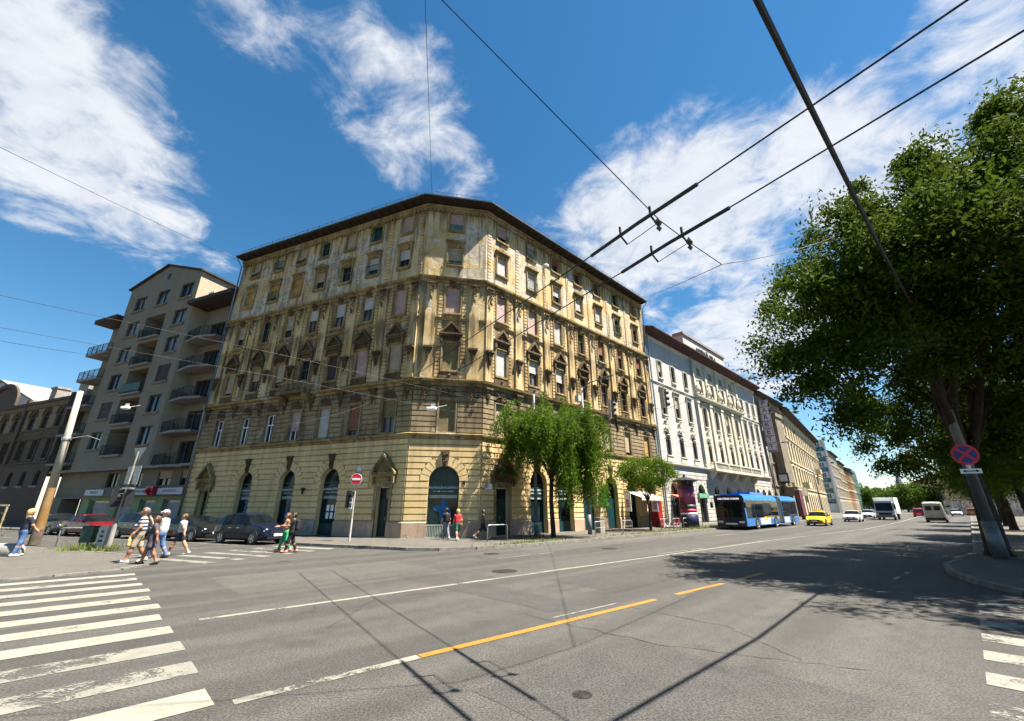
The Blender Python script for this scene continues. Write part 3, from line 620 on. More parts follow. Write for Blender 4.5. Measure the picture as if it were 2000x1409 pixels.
# mitre factors so that mouldings meet at the chamfer
def mitre(a, b): return math.tan(math.acos(max(-1, min(1, a.n.dot(b.n)))) / 2)
mLC, mCR = mitre(FL, FC), mitre(FC, FRt)
ENDS = {'L': (-mLC, 0.0), 'C': (-mLC, mCR), 'R': (-mCR, 0.0)}
course_left = 300
rest = {}
for k in 'LCR':
    fr, ln = FRS[k], LEN[k]; e0, e1 = ENDS[k]
    # ---- walls, storey by storey
    ops_g = [(u - r, u + r, .12, 4.5, True) for u, r in ARCH[k]] + [(u - r, u + r, .14, 3.15) for u, r in DOORS[k]]
    ops = {s: [(u - WW / 2, u + WW / 2, z, z + h) for u in COLS[k]] for s, (z, h, _) in SPEC.items()}
    wall(ROOT, fr, 0, ln, 0, 6.45, ops_g, M['ochre_gf'], .42, 'ground_floor_wall')
    wall(ROOT, fr, 0, ln, 6.45, 10.3, ops[1], M['sooty'], .27)
    wall(ROOT, fr, 0, ln, 10.3, 18.4, ops[2] + ops[3], M['ochre'], .27)
    wall(ROOT, fr, 0, ln, 18.4, 25.45, ops[4] + ops[5], M['ochre'], .27)
    # ---- mouldings
    def mould(pr, mat, name):
        L = Loc(ROOT, fr); L.prof(0, ln, pr, e0, e1); return L.done(name, mat)
    mould([(0, 6.25), (.08, 6.25), (.1, 6.38), (.24, 6.44), (.27, 6.56), (.12, 6.62), (0, 6.64)], M['cornice'], 'string_course')
    mould([(0, 9.95), (.1, 9.97), (.14, 10.12), (.38, 10.2), (.42, 10.34), (.2, 10.42), (0, 10.45)], M['cornice'], 'string_course')
    mould([(0, 18.1), (.09, 18.12), (.12, 18.28), (.34, 18.36), (.37, 18.5), (.1, 18.6), (0, 18.62)], M['cornice'], 'string_course')
    mould([(0, 14.98), (.07, 15.0), (.1, 15.1), (.16, 15.16), (.0, 15.22)], M['cornice'], 'sill_band')
    mould([(0, 24.82), (.08, 24.86), (.1, 25.0), (.2, 25.06), (.22, 25.2), (0, 25.24)], M['cornice'], 'frieze_moulding')
    cuts = sorted([(u - r, u + r) for u, r in ARCH[k]] + [(u - r, u + r) for u, r in DOORS[k]]); u = 0
    for a, b in cuts + [(ln, ln)]:
        if a > u: L = Loc(ROOT, fr); L.prof(u, a, [(0, 0), (.15, 0), (.15, 1.0), (.07, 1.08), (0, 1.1)], e0 if u == 0 else 0, e1 if a == ln else 0); L.done('plinth', M['plinth'])
        u = b
    L = Loc(ROOT, fr); n = int(ln / .34)
    for i in range(n): u = (i + .5) * ln / n; L.box(u - .085, u + .085, 0, .17, 24.62, 24.82)
    stuff(L.done('dentils', M['cornice']))
    # ---- eaves and roof
    mould([(0, 25.3), (.8, 25.38), (.88, 25.4), (.9, 25.5), (.8, 25.54), (0, 25.54)], M['eave'], 'eave')
    L = Loc(ROOT, fr); n = int(ln / .8)
    for i in range(n): u = (i + .5) * ln / n; L.box(u - .05, u + .05, .02, .8, 25.2, 25.34)
    stuff(L.done('rafter_ends', M['eave']))
    mould([(.9, 25.44), (1.0, 25.42), (1.02, 25.5), (.9, 25.55)], M['zinc'], 'gutter')
    mould([(.92, 25.56), (-5.5, 29.2), (-5.5, 29.1), (0.8, 25.5)], M['rooftile'], 'roof')
    L = Loc(ROOT, fr)
    for i in range(int(ln / 1.5)): u = .7 + i * 1.5; L.box(u - .015, u + .015, .78, .82, 25.6, 25.98); 
    L.box(.4, ln - .4, .78, .8, 25.93, 25.95); stuff(L.done('snow_guard', M['iron']))
    # ---- rusticated courses, ground floor
    def seg(cz, hh, top):
        bl = []
        for u, r in ARCH[k]:
            zs = 4.5 - r; Ro = r + .62
            if cz < zs: bl.append((u - r, u + r))
            elif cz < zs + Ro: x = math.sqrt(max(0, Ro * Ro - (cz - zs) ** 2)); bl.append((u - max(x, .2), u + max(x, .2)))
            elif cz < zs + Ro + .5: bl.append((u - .24, u + .24))
        for u, r in DOORS[k]:
            if cz < 3.2: bl.append((u - r - .2, u + r + .2))
            elif cz < 5.35: x = (r + .75) * min(1, (5.5 - cz) / 1.7); bl.append((u - x, u + x))
        bl.sort(); out = []; u = 0.0
        for a, b in bl:
            if a - u > .12: out.append((u, a))
            u = max(u, b)
        if ln - u > .12: out.append((u, ln))
        return out
    nco = 13; ch = (6.24 - 1.1) / nco
    for i in range(nco):
        z0 = 1.1 + i * ch
        for a, b in seg(z0 + ch / 2, ch, 0):
            L = Loc(ROOT, fr); L.pillow(a if a > 0 else .0, b, 0.0, .10, z0 + .032, z0 + ch - .032, .012); L.done('stone_course', M['ochre_gf']); course_left -= 1
    for u, r in ARCH[k]:                                  # voussoirs and keystone
        nv = 11; zs = 4.5 - r
        for j in range(nv):
            if j == nv // 2: continue
            a0, a1 = PI * j / nv + .018, PI * (j + 1) / nv - .018; L = Loc(ROOT, fr)
            pts = [(u - q * math.cos(a), zs + q * math.sin(a)) for q, a in ((r + .01, a0), (r + .01, a1), (r + .60, a1), (r + .60, a0))]
            L.mb.hexa([L.P(x, 0, z) for x, z in pts] + [L.P(x, .105, z) for x, z in pts]); L.done('voussoir', M['ochre_gf'])
        m = cached('keystone', lambda: lumps(MB().prism([(-.13, 0), (.13, 0), (.23, .95), (-.23, .95)], -.2, .0).prism([(-.17, .7), (.17, .7), (.27, 1.05), (-.27, 1.05)], -.28, 0), 12, .13, -.22, (.1, .85), .08, 4).mesh('keystone', M['orn']))
        put('keystone', m, ROOT, fr, u, 4.45)
    # ---- rusticated courses of the first floor
    nco = 9; z1, z2 = 6.66, 9.93; ch = (z2 - z1) / nco; Lr = Loc(ROOT, fr)
    for i in range(nco):
        z0 = z1 + i * ch; zc = z0 + ch / 2; u = 0.0
        for a, b in [(c - WW / 2 - .2, c + WW / 2 + .2) for c in COLS[k]] + [(ln, ln)]:
            if zc > 9.2: a, b = (ln, ln) if a != ln else (a, b)
            if a - u > .1:
                if k != 'R' and course_left > 0:
                    L = Loc(ROOT, fr); L.pillow(u, a, 0, .085, z0 + .03, z0 + ch - .03, .012); L.done('stone_course', M['sooty']); course_left -= 1
                else: Lr.pillow(u, a, 0, .085, z0 + .03, z0 + ch - .03, .012)
            u = b
            if zc > 9.2: break
    if Lr.mb.v: stuff(Lr.done('stone_courses', M['sooty']))
    # ---- narrow rusticated strips beside the windows of the two main floors and corner quoins above
    Lr = Loc(ROOT, fr)
    for c in COLS[k]:
        for sgn in (-1, 1):
            for j in range(26):
                z0 = 10.55 + j * .286
                if 14.9 < z0 + .14 < 15.25: continue
                a = c + sgn * (WW / 2 + .2); b = c + sgn * (WW / 2 + .52); Lr.pillow(min(a, b), max(a, b), 0, .07, z0 + .03, z0 + .256, .01)
    edges = [0.05, ln - .75] if k != 'C' else []
    mids = [(a + b) / 2 for a, b in zip(COLS[k], COLS[k][1:])]
    for c in mids + [e + .32 for e in edges]:
        for j in range(20): z0 = 18.7 + j * .3; Lr.pillow(c - .2, c + .2, 0, .05, z0 + .02, z0 + .28, .015)
    stuff(Lr.done('quoin_strips', M['ochre']))
    # ---- pilasters with garlands and brackets
    pil = [x for x in mids] + ([.45, ln - .42] if k != 'C' else [.75, ln - .8])
    for c in pil:
        wp = .34 if k != 'C' else .36
        L = Loc(ROOT, fr); L.box(c - wp, c + wp, 0, .16, 10.46, 18.08); L.box(c - wp - .05, c + wp + .05, 0, .2, 10.46, 10.75); L.box(c - wp - .04, c + wp + .04, .0, .22, 17.85, 18.06)
        pl = L.done('pilaster', M['ochre'])
        put('garland', garland_me(M['orn']), ROOT, fr, c, 16.5, .16); put('console_bracket', bracket_me(M['orn']), ROOT, fr, c, 12.65, .16)
        put('console_bracket', bracket_me(M['orn']), ROOT, fr, c, 9.85, .03)
    # ---- windows
    for s, (z, h, cols) in SPEC.items():
        for c, (shm, cov_, ex) in zip(COLS[k], cols[k]):
            fm = M['fr_white'] if 'w' in ex else (M['fr_green'] if ex in ('b', 'g', 'o') else M['fr_brown'])
            if ex == 'w' or (s == 1): surm = M['sooty']
            else: surm = M['cornice']
            wd = window(ROOT, fr, c, z, WW, h, (shm, cov_) if shm else None, fm, M['glass2'] if 'c' in ex or ('w' in ex and False) else M['glass'], surm, M['cornice'])
            if 'b' in ex: sub('window_railing', railing_me(WW + .1, .85, M['iron_green']), wd)
            if 't' in ex: sub('lower_panel', cached('tealp', lambda: MB().box(-.5, .5, .02, .05, 0, .6).mesh('lower_panel', pm('teal_panel', (.06, .12, .12)))), wd)
            if 'f' in ex: sub('shutter_flap', cached('flap', lambda: MB().hexa([(-.5, .08, .75), (.5, .08, .75), (.5, .1, .78), (-.5, .1, .78), (-.5, -.42, .12), (.5, -.42, .12), (.5, -.4, .15), (-.5, -.4, .15)]).mesh('shutter_flap', M['sh_grey'])), wd)
            if s == 2: put('pediment', pediment_me(WW, .95, M['orn']), ROOT, fr, c, z + h + .62)
            if s == 3: put('keystone_ornament', keyorn_me(M['orn']), ROOT, fr, c, z + h + .02)
            if s == 4: put('window_hood', hood_me(WW, M['cornice'], (c * 7) % 3 < 1.2), ROOT, fr, c, z + h + .32)
            if s == 2:
                L = Loc(ROOT, fr); L.box(c - .72, c + .72, 0, .12, 10.47, 10.95); L.mb.octa(L.P(c, .14, 10.72), (.14, .14, .12)); L.done('window_apron', M['orn'])
            if s == 1:
                put('frieze_ornament', cached('frz', lambda: lumps(MB().prism([(-.5, 0), (.5, 0), (.3, .45), (-.3, .45)], -.1, .0), 26, .55, -.08, (.0, .5), .1, 33).mesh('frieze_ornament', M['orn'])), ROOT, fr, c, 9.2)
    # ---- shop windows in the arches
    for i, (u, r) in enumerate(ARCH[k]):
        zs = 4.5 - r - .0; n = 12
        arcp = [(-r * math.cos(PI * j / n), zs - .12 + r * math.sin(PI * j / n)) for j in range(n + 1)]
        def shopf():
            m = MB(); y = .3
            m.box(-r, -r + .07, y, y + .1, 0, zs - .12); m.box(r - .07, r, y, y + .1, 0, zs - .12); m.box(-r, r, y, y + .1, zs - .28, zs - .16); m.box(-r, r, y, y + .1, 0, .12)
            for (xa, za), (xb, zb) in zip(arcp, arcp[1:]):
                q = 1 - .08 / r; c0 = zs - .12
                m.hexa([(xa, y, za), (xb, y, zb), (xb, y + .1, zb), (xa, y + .1, za), (xa * q, y, c0 + (za - c0) * q), (xb * q, y, c0 + (zb - c0) * q), (xb * q, y + .1, c0 + (zb - c0) * q), (xa * q, y + .1, c0 + (za - c0) * q)])
            return m.mesh('shop_window', M['teal_dark'])
        sw = put('shop_window', cached(('shopf', r), shopf), ROOT, fr, u, .12)
        gl = MB(); gl.add([(x, .4, z) for x, z in [(-r, 0), (r, 0)] + arcp[::-1]], [tuple(range(len(arcp) + 2))]); sub('pane', gl.mesh('pane', M['glass_shop']), sw)
        if k != 'R' or i < 2:
            sub('sign_band', cached(('band', r), lambda: MB().box(-r + .07, r - .07, .27, .33, 2.62, 3.25).mesh('sign_band', M['teal_dark'])), sw)
            tx = link('lettering', cached(('tx1', r), lambda: text_mesh('EGYESÜLÉS KÖZPONT', .185 * r / .98, M['letters'], .006)), sw, (0, .262, 3.0))
            link('lettering', cached(('tx2', r), lambda: text_mesh('tanácsadás · oktatás · szolgálat', .11 * r / .98, M['letters'], .005)), sw, (0, .262, 2.78))
            sub('valance', cached(('val', r), lambda: MB().box(-r + .08, r - .08, .33, .36, 2.35, 2.56).mesh('valance', pm('pale_valance', (.24, .3, .28)))), sw)
            sub('kick_panel', cached(('kick', r), lambda: MB().box(-r + .02, r - .02, .28, .34, 0.0, .75).mesh('kick_panel', M['teal_dark'])), sw)
        if k == 'C':
            def gr():
                m = MB()
                for j in range(20): x = -r + .04 + (2 * r - .08) * j / 19; m.box(x - .02, x + .02, .1, .14, 0, .72)
                m.box(-r, r, .09, .15, .7, .76); m.box(-r, r, .09, .15, .0, .05); return m.mesh('basement_grille', pm('pale_green_grille', (.30, .34, .28)))
            sub('basement_grille', gr(), sw)
            def fig():
                m = MB(); q = random.Random(5)
                m.prism([(-.12, .9), (.18, .85), (.22, 1.6), (.42, 1.55), (.5, .95), (.56, .95), (.52, 1.75), (.3, 1.9), (.16, 2.25), (-.06, 2.3), (-.1, 1.9), (-.55, 1.85), (-.62, 1.7), (-.4, 1.55), (-.2, 1.5)], .385, .392); return m.mesh('window_poster', pm('bright_blue_print', (.01, .10, .26)))
            sub('window_poster', fig(), sw)
        elif k == 'L' and i == 0:
            for x in (-.28, .1, .48):
                for z in (1.25, 1.75): sub('window_poster', cached(('post', x, z), lambda: MB().box(x - .12, x + .12, .375, .392, z - .2, z + .2).mesh('window_poster', M['white'])), sw)
        elif k == 'L':
            sub('window_poster', cached('bluedrape', lambda: MB().prism([(-.3, .8), (.0, .8), (.1, 2.3), (-.05, 2.3)], .385, .392).prism([(.2, .8), (.5, .9), (.35, 2.2), (.25, 2.2)], .385, .392).mesh('window_poster', pm('blue_print', (.02, .14, .24)))), sw)
        elif i in (2, 3):
            sub('door_leaf', cached(('leafd', r), lambda: MB().box(-r + .1, -.02, .31, .36, .12, 2.5).box(.02, r - .1, .31, .36, .12, 2.5).mesh('door_leaf', M['teal_dark'])), sw)
    for u, r in DOORS[k]:
        def doorm():
            m = MB(); m.box(-r, -r + .08, .3, .4, 0, 3.0); m.box(r - .08, r, .3, .4, 0, 3.0); m.box(-r + .08, r - .08, .3, .4, 2.9, 3.0); m.box(-r + .08, r - .08, .3, .38, 2.25, 2.33)
            for s in (-1, 1): m.box(min(s * .015, s * (r - .08)), max(s * .015, s * (r - .08)), .33, .38, 0, 2.25); m.box(min(s * .08, s * (r - .15)), max(s * .08, s * (r - .15)), .32, .33, .2, .9)
            return m.mesh('door', pm('dark_green_door', (.012, .03, .026), .5))
        d = put('door', cached(('door', r), doorm), ROOT, fr, u, .14)
        sub('pane', pane_me(2 * r - .1, 3.0, M['glass'], .395), d)
        link('door_handle', cached('dh', lambda: MB().tube([(.06, .3, 1.0), (.06, .27, 1.0), (.06, .27, 1.2), (.06, .3, 1.2)], .012, 6).mesh('door_handle', M['steel'])), d)
        def sur():
            m = MB(); a = r
            for s in (-1, 1): m.box(s * (a + .1) - .1, s * (a + .1) + .1, -.12, 0, 0, 3.05)
            m.box(-a - .2, a + .2, -.14, 0, 3.02, 3.3); lumps(m, 20, a + .15, -.14, (3.04, 3.4), .07, 15); return m.mesh('door_surround', M['cornice'])
        sub('door_surround', cached(('dsur', r), sur), d)
        put('pediment', pediment_me(2 * r + .3, 1.25, M['orn' if k != 'L' else 'cornice'], .42), ROOT, fr, u, 3.95)
# balcony on the side street
L = Loc(ROOT, FL); L.box(9.35, 12.45, .02, 1.0, 10.2, 10.42); 
for u in (9.6, 12.2): L.mb.hexa([L.P(u - .15, .05, 9.5), L.P(u + .15, .05, 9.5), L.P(u + .15, .2, 9.5), L.P(u - .15, .2, 9.5), L.P(u - .15, .05, 10.2), L.P(u + .15, .05, 10.2), L.P(u + .15, .9, 10.2), L.P(u - .15, .9, 10.2)])
bal = L.done('balcony', M['sooty'])
L = Loc(ROOT, FL)
for i in range(17): u = 9.5 + i * .175; L.mb.lathe([(.05, 10.42), (.075, 10.6), (.04, 10.8), (.06, 11.0)], 6, tuple(L.P(u, .9, 0)))
L.box(9.35, 12.45, .8, 1.0, 11.0, 11.12); L.box(9.35, 9.5, .0, .8, 10.42, 11.1); L.box(12.3, 12.45, .0, .8, 10.42, 11.1); L.done('balustrade', M['sooty'], bal)
# end walls, downpipes, roof body
for (fr, ln, sg) in ((FL, LEN['L'], 1), (FRt, LEN['R'], 1)):
    L = Loc(ROOT, fr); L.mb.quad(L.P(ln, 0, 0), L.P(ln, -12, 0), L.P(ln, -12, 25.4), L.P(ln, 0, 25.4)); L.mb.add([L.P(ln, 1.0, 25.56), L.P(ln, -5.5, 29.2), L.P(ln, -12, 25.4), L.P(ln, 0, 25.4)], [(0, 1, 2, 3)]); L.done('end_wall', M['cornice'])
    L = Loc(ROOT, fr); L.mb.tube([L.P(ln - .1, 1.0, 25.4), L.P(ln - .1, .25, 24.6), L.P(ln - .1, .2, 10.6), L.P(ln - .1, .5, 10.4), L.P(ln - .1, .3, 9.9), L.P(ln - .1, .2, .2)], .06, 8); L.done('downpipe', M['zinc'], smooth=True)
L = Loc(ROOT, FC)
for (uu, zz_) in ((3.7, 3.35), (4.05, 8.1)): L.box(uu - .1, uu + .1, .05, .14, zz_, zz_ + .2)
L.done('wall_box', M['black'])
L = Loc(ROOT, FRt); L.mb.lathe([(.02, 0), (.2, .02), (.27, .07), (.275, .09)], 14, tuple(L.P(7.0, .3, 23.0)), 'y'); L.mb.tube([L.P(7.0, .05, 22.8), L.P(7.0, .3, 23.0)], .02, 5); L.done('satellite_dish', M['sh_grey'])
L = Loc(ROOT, FRt); L.box(.35, .95, .07, .1, 3.05, 3.4); L.done('street_plate', M['white']); L = Loc(ROOT, FRt); L.box(.45, .75, .07, .09, 2.35, 2.55); L.done('street_plate', M['white'])
L = Loc(ROOT, FL); L.box(3.55, 4.15, .07, .1, 3.95, 4.2); L.done('street_plate', M['white'])
put('lettering', text_mesh('NAP U.', .16, M['letters_dark'], .004), ROOT, FL, 3.85, 4.08, .104)
L = Loc(ROOT, FL); L.mb.prism([(0, 0), (.42, 0), (.21, .42)], -.02, .02); 
for i, v in enumerate(L.mb.v): q = L.P(4.06 - v[0], .09 + v[1], 4.22 + v[2]); L.mb.v[i] = tuple(q)
L.done('street_plate', pm('pale_blue_plate', (.45, .52, .62)))
L = Loc(ROOT, FL); L.mb.tube([L.P(8.6, .07, 3.1), L.P(8.6, .25, 3.15)], .03, 6); L.mb.lathe([(.03, 2.75), (.14, 3.1), (.15, 3.2), (.02, 3.22)], 8, tuple(L.P(8.6, .28, 0))); L.done('wall_lantern', M['iron'])
# banners and box signs on the avenue front
def banner(u, z0, z1, w, mat, o=.75, extra=None):
    L = Loc(ROOT, FRt); L.box(u - .02, u + .02, o - w, o, z0, z1); b = L.done('projecting_banner', mat)
    L = Loc(ROOT, FRt); L.mb.tube([L.P(u, 0, z1), L.P(u, o, z1)], .02, 6); L.done('banner_arm', M['steel'], b)
    if extra:
        L = Loc(ROOT, FRt); c = (z0 * .6 + z1 * .4)
        for j in range(5): L.box(u - .024, u + .024, o - w * .8, o - w * .2, c - .35 + j * .14, c - .26 + j * .14)
        L.done('banner_print', extra, b)
banner(13.4, 1.9, 3.7, .7, pm('green_banner', (.03, .33, .04), .6))
banner(17.0, 1.55, 3.3, .65, M['white'], .9, pm('magenta_print', (.45, .02, .25)))
banner(20.6, 1.5, 3.0, .65, M['white'], 1.6, pm('magenta_print', (.45, .02, .25)))
L = Loc(ROOT, FRt); L.mb.quad(L.P(17.6, .05, 3.3), L.P(21.6, .05, 3.3), L.P(21.6, 1.7, 2.75), L.P(17.6, 1.7, 2.75)); L.mb.quad(L.P(17.6, 1.7, 2.75), L.P(21.6, 1.7, 2.75), L.P(21.6, 1.7, 2.5), L.P(17.6, 1.7, 2.5)); L.done('awning', pm('cream_awning', (.5, .46, .38), .8))
L = Loc(ROOT, FRt); L.box(21.1, 21.95, .5, 1.3, .13, 2.5); L.done('kiosk_panel', pm('dark_red_panel', (.25, .012, .02), .5))
# ------------------------------------------------------------------ grey apartment block on the side street
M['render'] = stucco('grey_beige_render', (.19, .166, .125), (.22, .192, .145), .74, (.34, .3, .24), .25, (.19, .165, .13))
M['render_sunlit'] = stucco('sunlit_side_render', (.36, .31, .22), (.39, .33, .24), .8, (.4, .34, .25), .15, (.3, .26, .2))  # lighter copy of the grey render, sunlight put into its colour
M['shopgreen'] = pm('shop_green_wall', (.20, .25, .13), .8, .15, 2)
M['slab'] = pm('balcony_concrete', (.20, .19, .175), .9, .15, 2, dirt=.3)
A0 = 22.15
APT = thing('apartment_house', 'grey modern apartment block with gable and iron balconies behind parked cars', 'building', tuple(lu(A0, 0)))
rows = [20.0, 16.87, 13.74, 10.6, 7.47]
ops = [(u - 1.05, u + 1.05, 23.15, 24.95) for u in (30.85, 35.1, 39.4)]
for z in rows: ops += [(29.75, 31.85, z, z + 1.8), (38.25, 40.45, z, z + 1.8), (33.45, 37.05, z - .75, z + 1.85)]
wall(APT, FL, 28.9, 42.2, 5.5, 25.7, ops, M['render'], .3)
L = Loc(APT, FL); n = 14
L.mb.add([L.P(28.9, 0, 25.7), L.P(42.2, 0, 25.7), L.P(42.2, 0, 26.45), L.P(35.6, 0, 28.2), L.P(28.9, 0, 25.95)], [(0, 1, 2, 3, 4)]); L.done('gable', M['render'])
L = Loc(APT, FL)
for (a, za), (b, zb) in (((28.6, 25.9), (35.6, 28.25)), ((35.6, 28.25), (42.5, 26.4))):
    L.mb.hexa([L.P(a, .25, za), L.P(b, .25, zb), L.P(b, -11, zb), L.P(a, -11, za), L.P(a, .25, za + .16), L.P(b, .25, zb + .16), L.P(b, -11, zb + .16), L.P(a, -11, za + .16)])
L.done('roof', M['eave'])
L = Loc(APT, FL); m = []
for k in range(16): a = 2 * PI * k / 16; m.append(L.P(35.1 + .38 * math.cos(a), .015, 26.75 + .42 * math.sin(a)))
L.mb.add(m, [tuple(range(16))]); L.done('round_vent', M['iron'])
L = Loc(APT, FL)     # side faces of the projecting block, sunlight painted in as lighter render
L.mb.quad(L.P(28.9, 0, 5.5), L.P(28.9, -9, 5.5), L.P(28.9, -9, 25.9), L.P(28.9, 0, 25.9)); L.mb.quad(L.P(42.2, 0, 5.5), L.P(42.2, -9, 5.5), L.P(42.2, -9, 26.4), L.P(42.2, 0, 26.4)); L.done('side_wall', M['render_sunlit'])
wops = [(24.1, 27.9, z - .75, z + 1.75) for z in [18.4, 15.35, 12.3, 9.25, 6.2]]
wall(APT, FL, A0, 28.9, 5.5, 22.2, [(25.2, 27.6, z - .6, z + 1.6) for z in (18.4, 15.3, 12.2, 9.1, 6.2)], M['render'], .3, 'wall', -1.5)
wall(APT, FL, 42.2, 46.6, 5.5, 22.9, [(43.0, 44.6, z - .6, z + 1.6) for z in (19.3, 16.2, 13.1, 10.0, 6.9)], M['render'], .3, 'wall', -1.2)
for z in (18.4, 15.3, 12.2, 9.1, 6.2): window(APT, FL, 26.4, z - .6, 2.4, 2.2, None, M['fr_brown'], M['glass'], None, None, 'three', -1.5)
for z in (19.3, 16.2, 13.1, 10.0, 6.9): window(APT, FL, 43.8, z - .6, 1.6, 2.2, None, M['fr_brown'], M['glass'], None, None, 'mid', -1.2)
L = Loc(APT, FL); L.box(A0, 29.0, -9, .55, 21.75, 22.15); L.box(A0, 28.9, -8, .0, 22.15, 22.5); L.done('wing_roof', M['eave']); L = Loc(APT, FL); L.box(42.25, 46.9, -9, .6, 22.6, 23.1); L.done('wing_roof', M['eave'])
L = Loc(APT, FL); L.box(26.6, 27.5, -.9, -.4, 22.5, 23.2); L.done('air_conditioner', M['sh_white']); 
for z in [23.15]:
    for u in (30.85, 35.1, 39.4): window(APT, FL, u, z, 2.1, 1.8, None, M['fr_grey'], M['glass2'] if u > 33 else M['glass'], None, M['render'], 'mid', 0, .09)
for i, z in enumerate(rows):
    window(APT, FL, 30.8, z, 2.1, 1.8, (M['sh_dark'], 1) if i == 2 else None, M['fr_grey'], M['glass2'] if i in (0, 1) else M['glass'], None, M['render'], 'mid', 0, .09)
    window(APT, FL, 39.35, z, 2.2, 1.8, (M['sh_dark'], .95) if i == 3 else None, M['fr_grey'], M['glass2'] if i in (0, 1) else M['glass'], None, M['render'], 'mid', 0, .09)
    # loggia: recess with back wall, side walls, door
    L = Loc(APT, FL); za, zb = z - .75, z + 1.85
    L.mb.quad(L.P(33.45, -1.6, za), L.P(37.05, -1.6, za), L.P(37.05, -1.6, zb), L.P(33.45, -1.6, zb))
    for u in (33.45, 37.05): L.mb.quad(L.P(u, -.3, za), L.P(u, -1.6, za), L.P(u, -1.6, zb), L.P(u, -.3, zb))
    L.mb.quad(L.P(33.45, -.3, zb), L.P(37.05, -.3, zb), L.P(37.05, -1.6, zb), L.P(33.45, -1.6, zb)); L.done('loggia', M['render'])
    window(APT, FL, 34.6, za + .05, 1.5, 2.15, None, M['fr_brown'], M['glass'], None, None, 'mid', -1.42)
def balcony_me(w, proj, point, rail):
    def f():
        m = MB(); a = w / 2
        m.slab([(-a, 0), (a, 0), (a, -proj), (point, -proj - (.45 if point else 0)), (-a, -proj)] if point else [(-a, 0), (a, 0), (a, -proj), (-a, -proj)], -.2, 0); return m.mesh('balcony', M['slab'])
    return cached(('balc', w, proj, point), f)
def brail_me(w, proj, point, mat):
    def f():
        m = MB(); a = w / 2; pl = [(a, 0), (a, -proj + .05), (point, -proj - .38), (-a, -proj + .05), (-a, 0)] if point else [(a, 0), (a, -proj + .05), (-a, -proj + .05), (-a, 0)]
        for (xa, ya), (xb, yb) in zip(pl, pl[1:]):
            A, B = Vector((xa, ya, 0)), Vector((xb, yb, 0)); k = max(2, int((B - A).length / .13))
            for zz2 in (.12, 1.0): m.tube([A + Vector((0, 0, zz2)), B + Vector((0, 0, zz2))], .022, 4)
            for j in range(k + 1): p = A.lerp(B, j / k); r = .022 if j in (0, k) or j % 8 == 0 else .009; m.box(p.x - r, p.x + r, p.y - r, p.y + r, 0, 1.0)
        return m.mesh('railing', mat)
    return cached(('brail', w, proj, point, mat.name), f)
for i, z in enumerate((18.4, 15.3, 12.2, 9.1, 6.05)):
    b = put('balcony', balcony_me(4.6, 1.45, .3, 0), APT, FL, 26.2, z - .6, -1.5); sub('railing', brail_me(4.6, 1.45, .3, M['iron']), b)
for i, z in enumerate(rows):
    b = put('balcony', balcony_me(3.5, 1.9, 0, 0), APT, FL, 35.25, z - .75, -1.58); sub('railing', brail_me(3.5, 1.9, 0, M['iron_green'] if i == 2 else M['iron']), b)
    if i == 2: link('balcony_screen', MB().box(-1.72, 1.72, -1.9, -1.88, .15, .98).mesh('balcony_screen', M['fr_green']), b)
for i, z in enumerate((19.3, 16.2, 13.1, 10.0, 6.9)):
    b = put('balcony', balcony_me(4.2, 1.6, 0, 0), APT, FL, 44.6, z - .65, -1.2); sub('railing', brail_me(4.2, 1.6, 0, M['iron']), b)
# ground floor, set back under the overhang
L = Loc(APT, FL); L.box(A0, 46.6, -2.2, -.05, 5.3, 5.52); L.done('overhang', M['slab'])
sw_ = [(23.1, 25.5), (26.6, 28.9), (30.2, 32.4), (33.8, 37.2)]
wall(APT, FL, A0, 38.5, 0, 2.85, [(a, b, .25, 2.6) for a, b in sw_], M['shopgreen'], .2, 'shop_wall', -.25)
wall(APT, FL, A0, 46.6, 2.85, 5.3, [(u - 1, u + 1, 3.75, 5.1) for u in (24.6, 28.0, 32.5, 36.5)], M['render'], .2, 'wall', -1.2)
wall(APT, FL, 38.5, 46.6, 0, 2.85, [(39.5, 43.5, 0, 2.7)], M['render'], 1.5, 'wall', -.6)
L = Loc(APT, FL); L.box(39.5, 43.5, -2.2, -2.15, 0, 2.75); L.done('garage_back', M['black'])
for u in (24.6, 28.0, 32.5, 36.5): window(APT, FL, u, 3.75, 2.0, 1.35, (M['sh_tan'], .5) if u < 29 else None, M['fr_brown'], M['glass'], None, None, 'mid', -1.2)
M['poster_grey'] = pm('grey_violet_poster', (.17, .17, .21), .5, .2, 2)
for a, b in sw_:
    f = put('shop_window', frame_me(b - a, 2.35, M['shopgreen'], 'none', .12), APT, FL, (a + b) / 2, .25, -.25); sub('pane', pane_me(b - a, 2.35, M['glass2']), f)
    sub('window_poster', cached(('ps', b - a), lambda: MB().box(-(b - a) * .3, (b - a) * .34, .235, .245, .2, 2.05).mesh('window_poster', M['poster_grey'])), f)
L = Loc(APT, FL); L.box(22.3, 38.3, -.25, .1, 2.84, 3.6); sb = L.done('sign_fascia', M['black'])
M['sign_pale'] = pm('pale_sign_panel', (.42, .41, .44), .5, .08, 3)
for a, b, tx in ((22.5, 26.0, 'NYOMTATÁS'), (27.4, 30.3, 'FÉNYMÁSOLÁS'), (30.9, 32.9, 'FOTÓ'), (34.4, 37.6, 'MÁSOLÓ')):
    L = Loc(APT, FL); L.box(a, b, .1, .14, 2.95, 3.48); pnl = L.done('sign_panel', M['sign_pale'], sb)
    put('lettering', text_mesh(tx, .32, M['letters_dark'], .004), APT, FL, (a + b) / 2, 3.22, .146)
L = Loc(APT, FL); L.mb.octa(L.P(26.7, .3, 3.25), (.6, .55, .42)); L.box(26.15, 27.25, .1, .45, 3.0, 3.62); L.done('red_sign_bulb', pm('deep_red_plastic', (.36, .008, .02), .35))
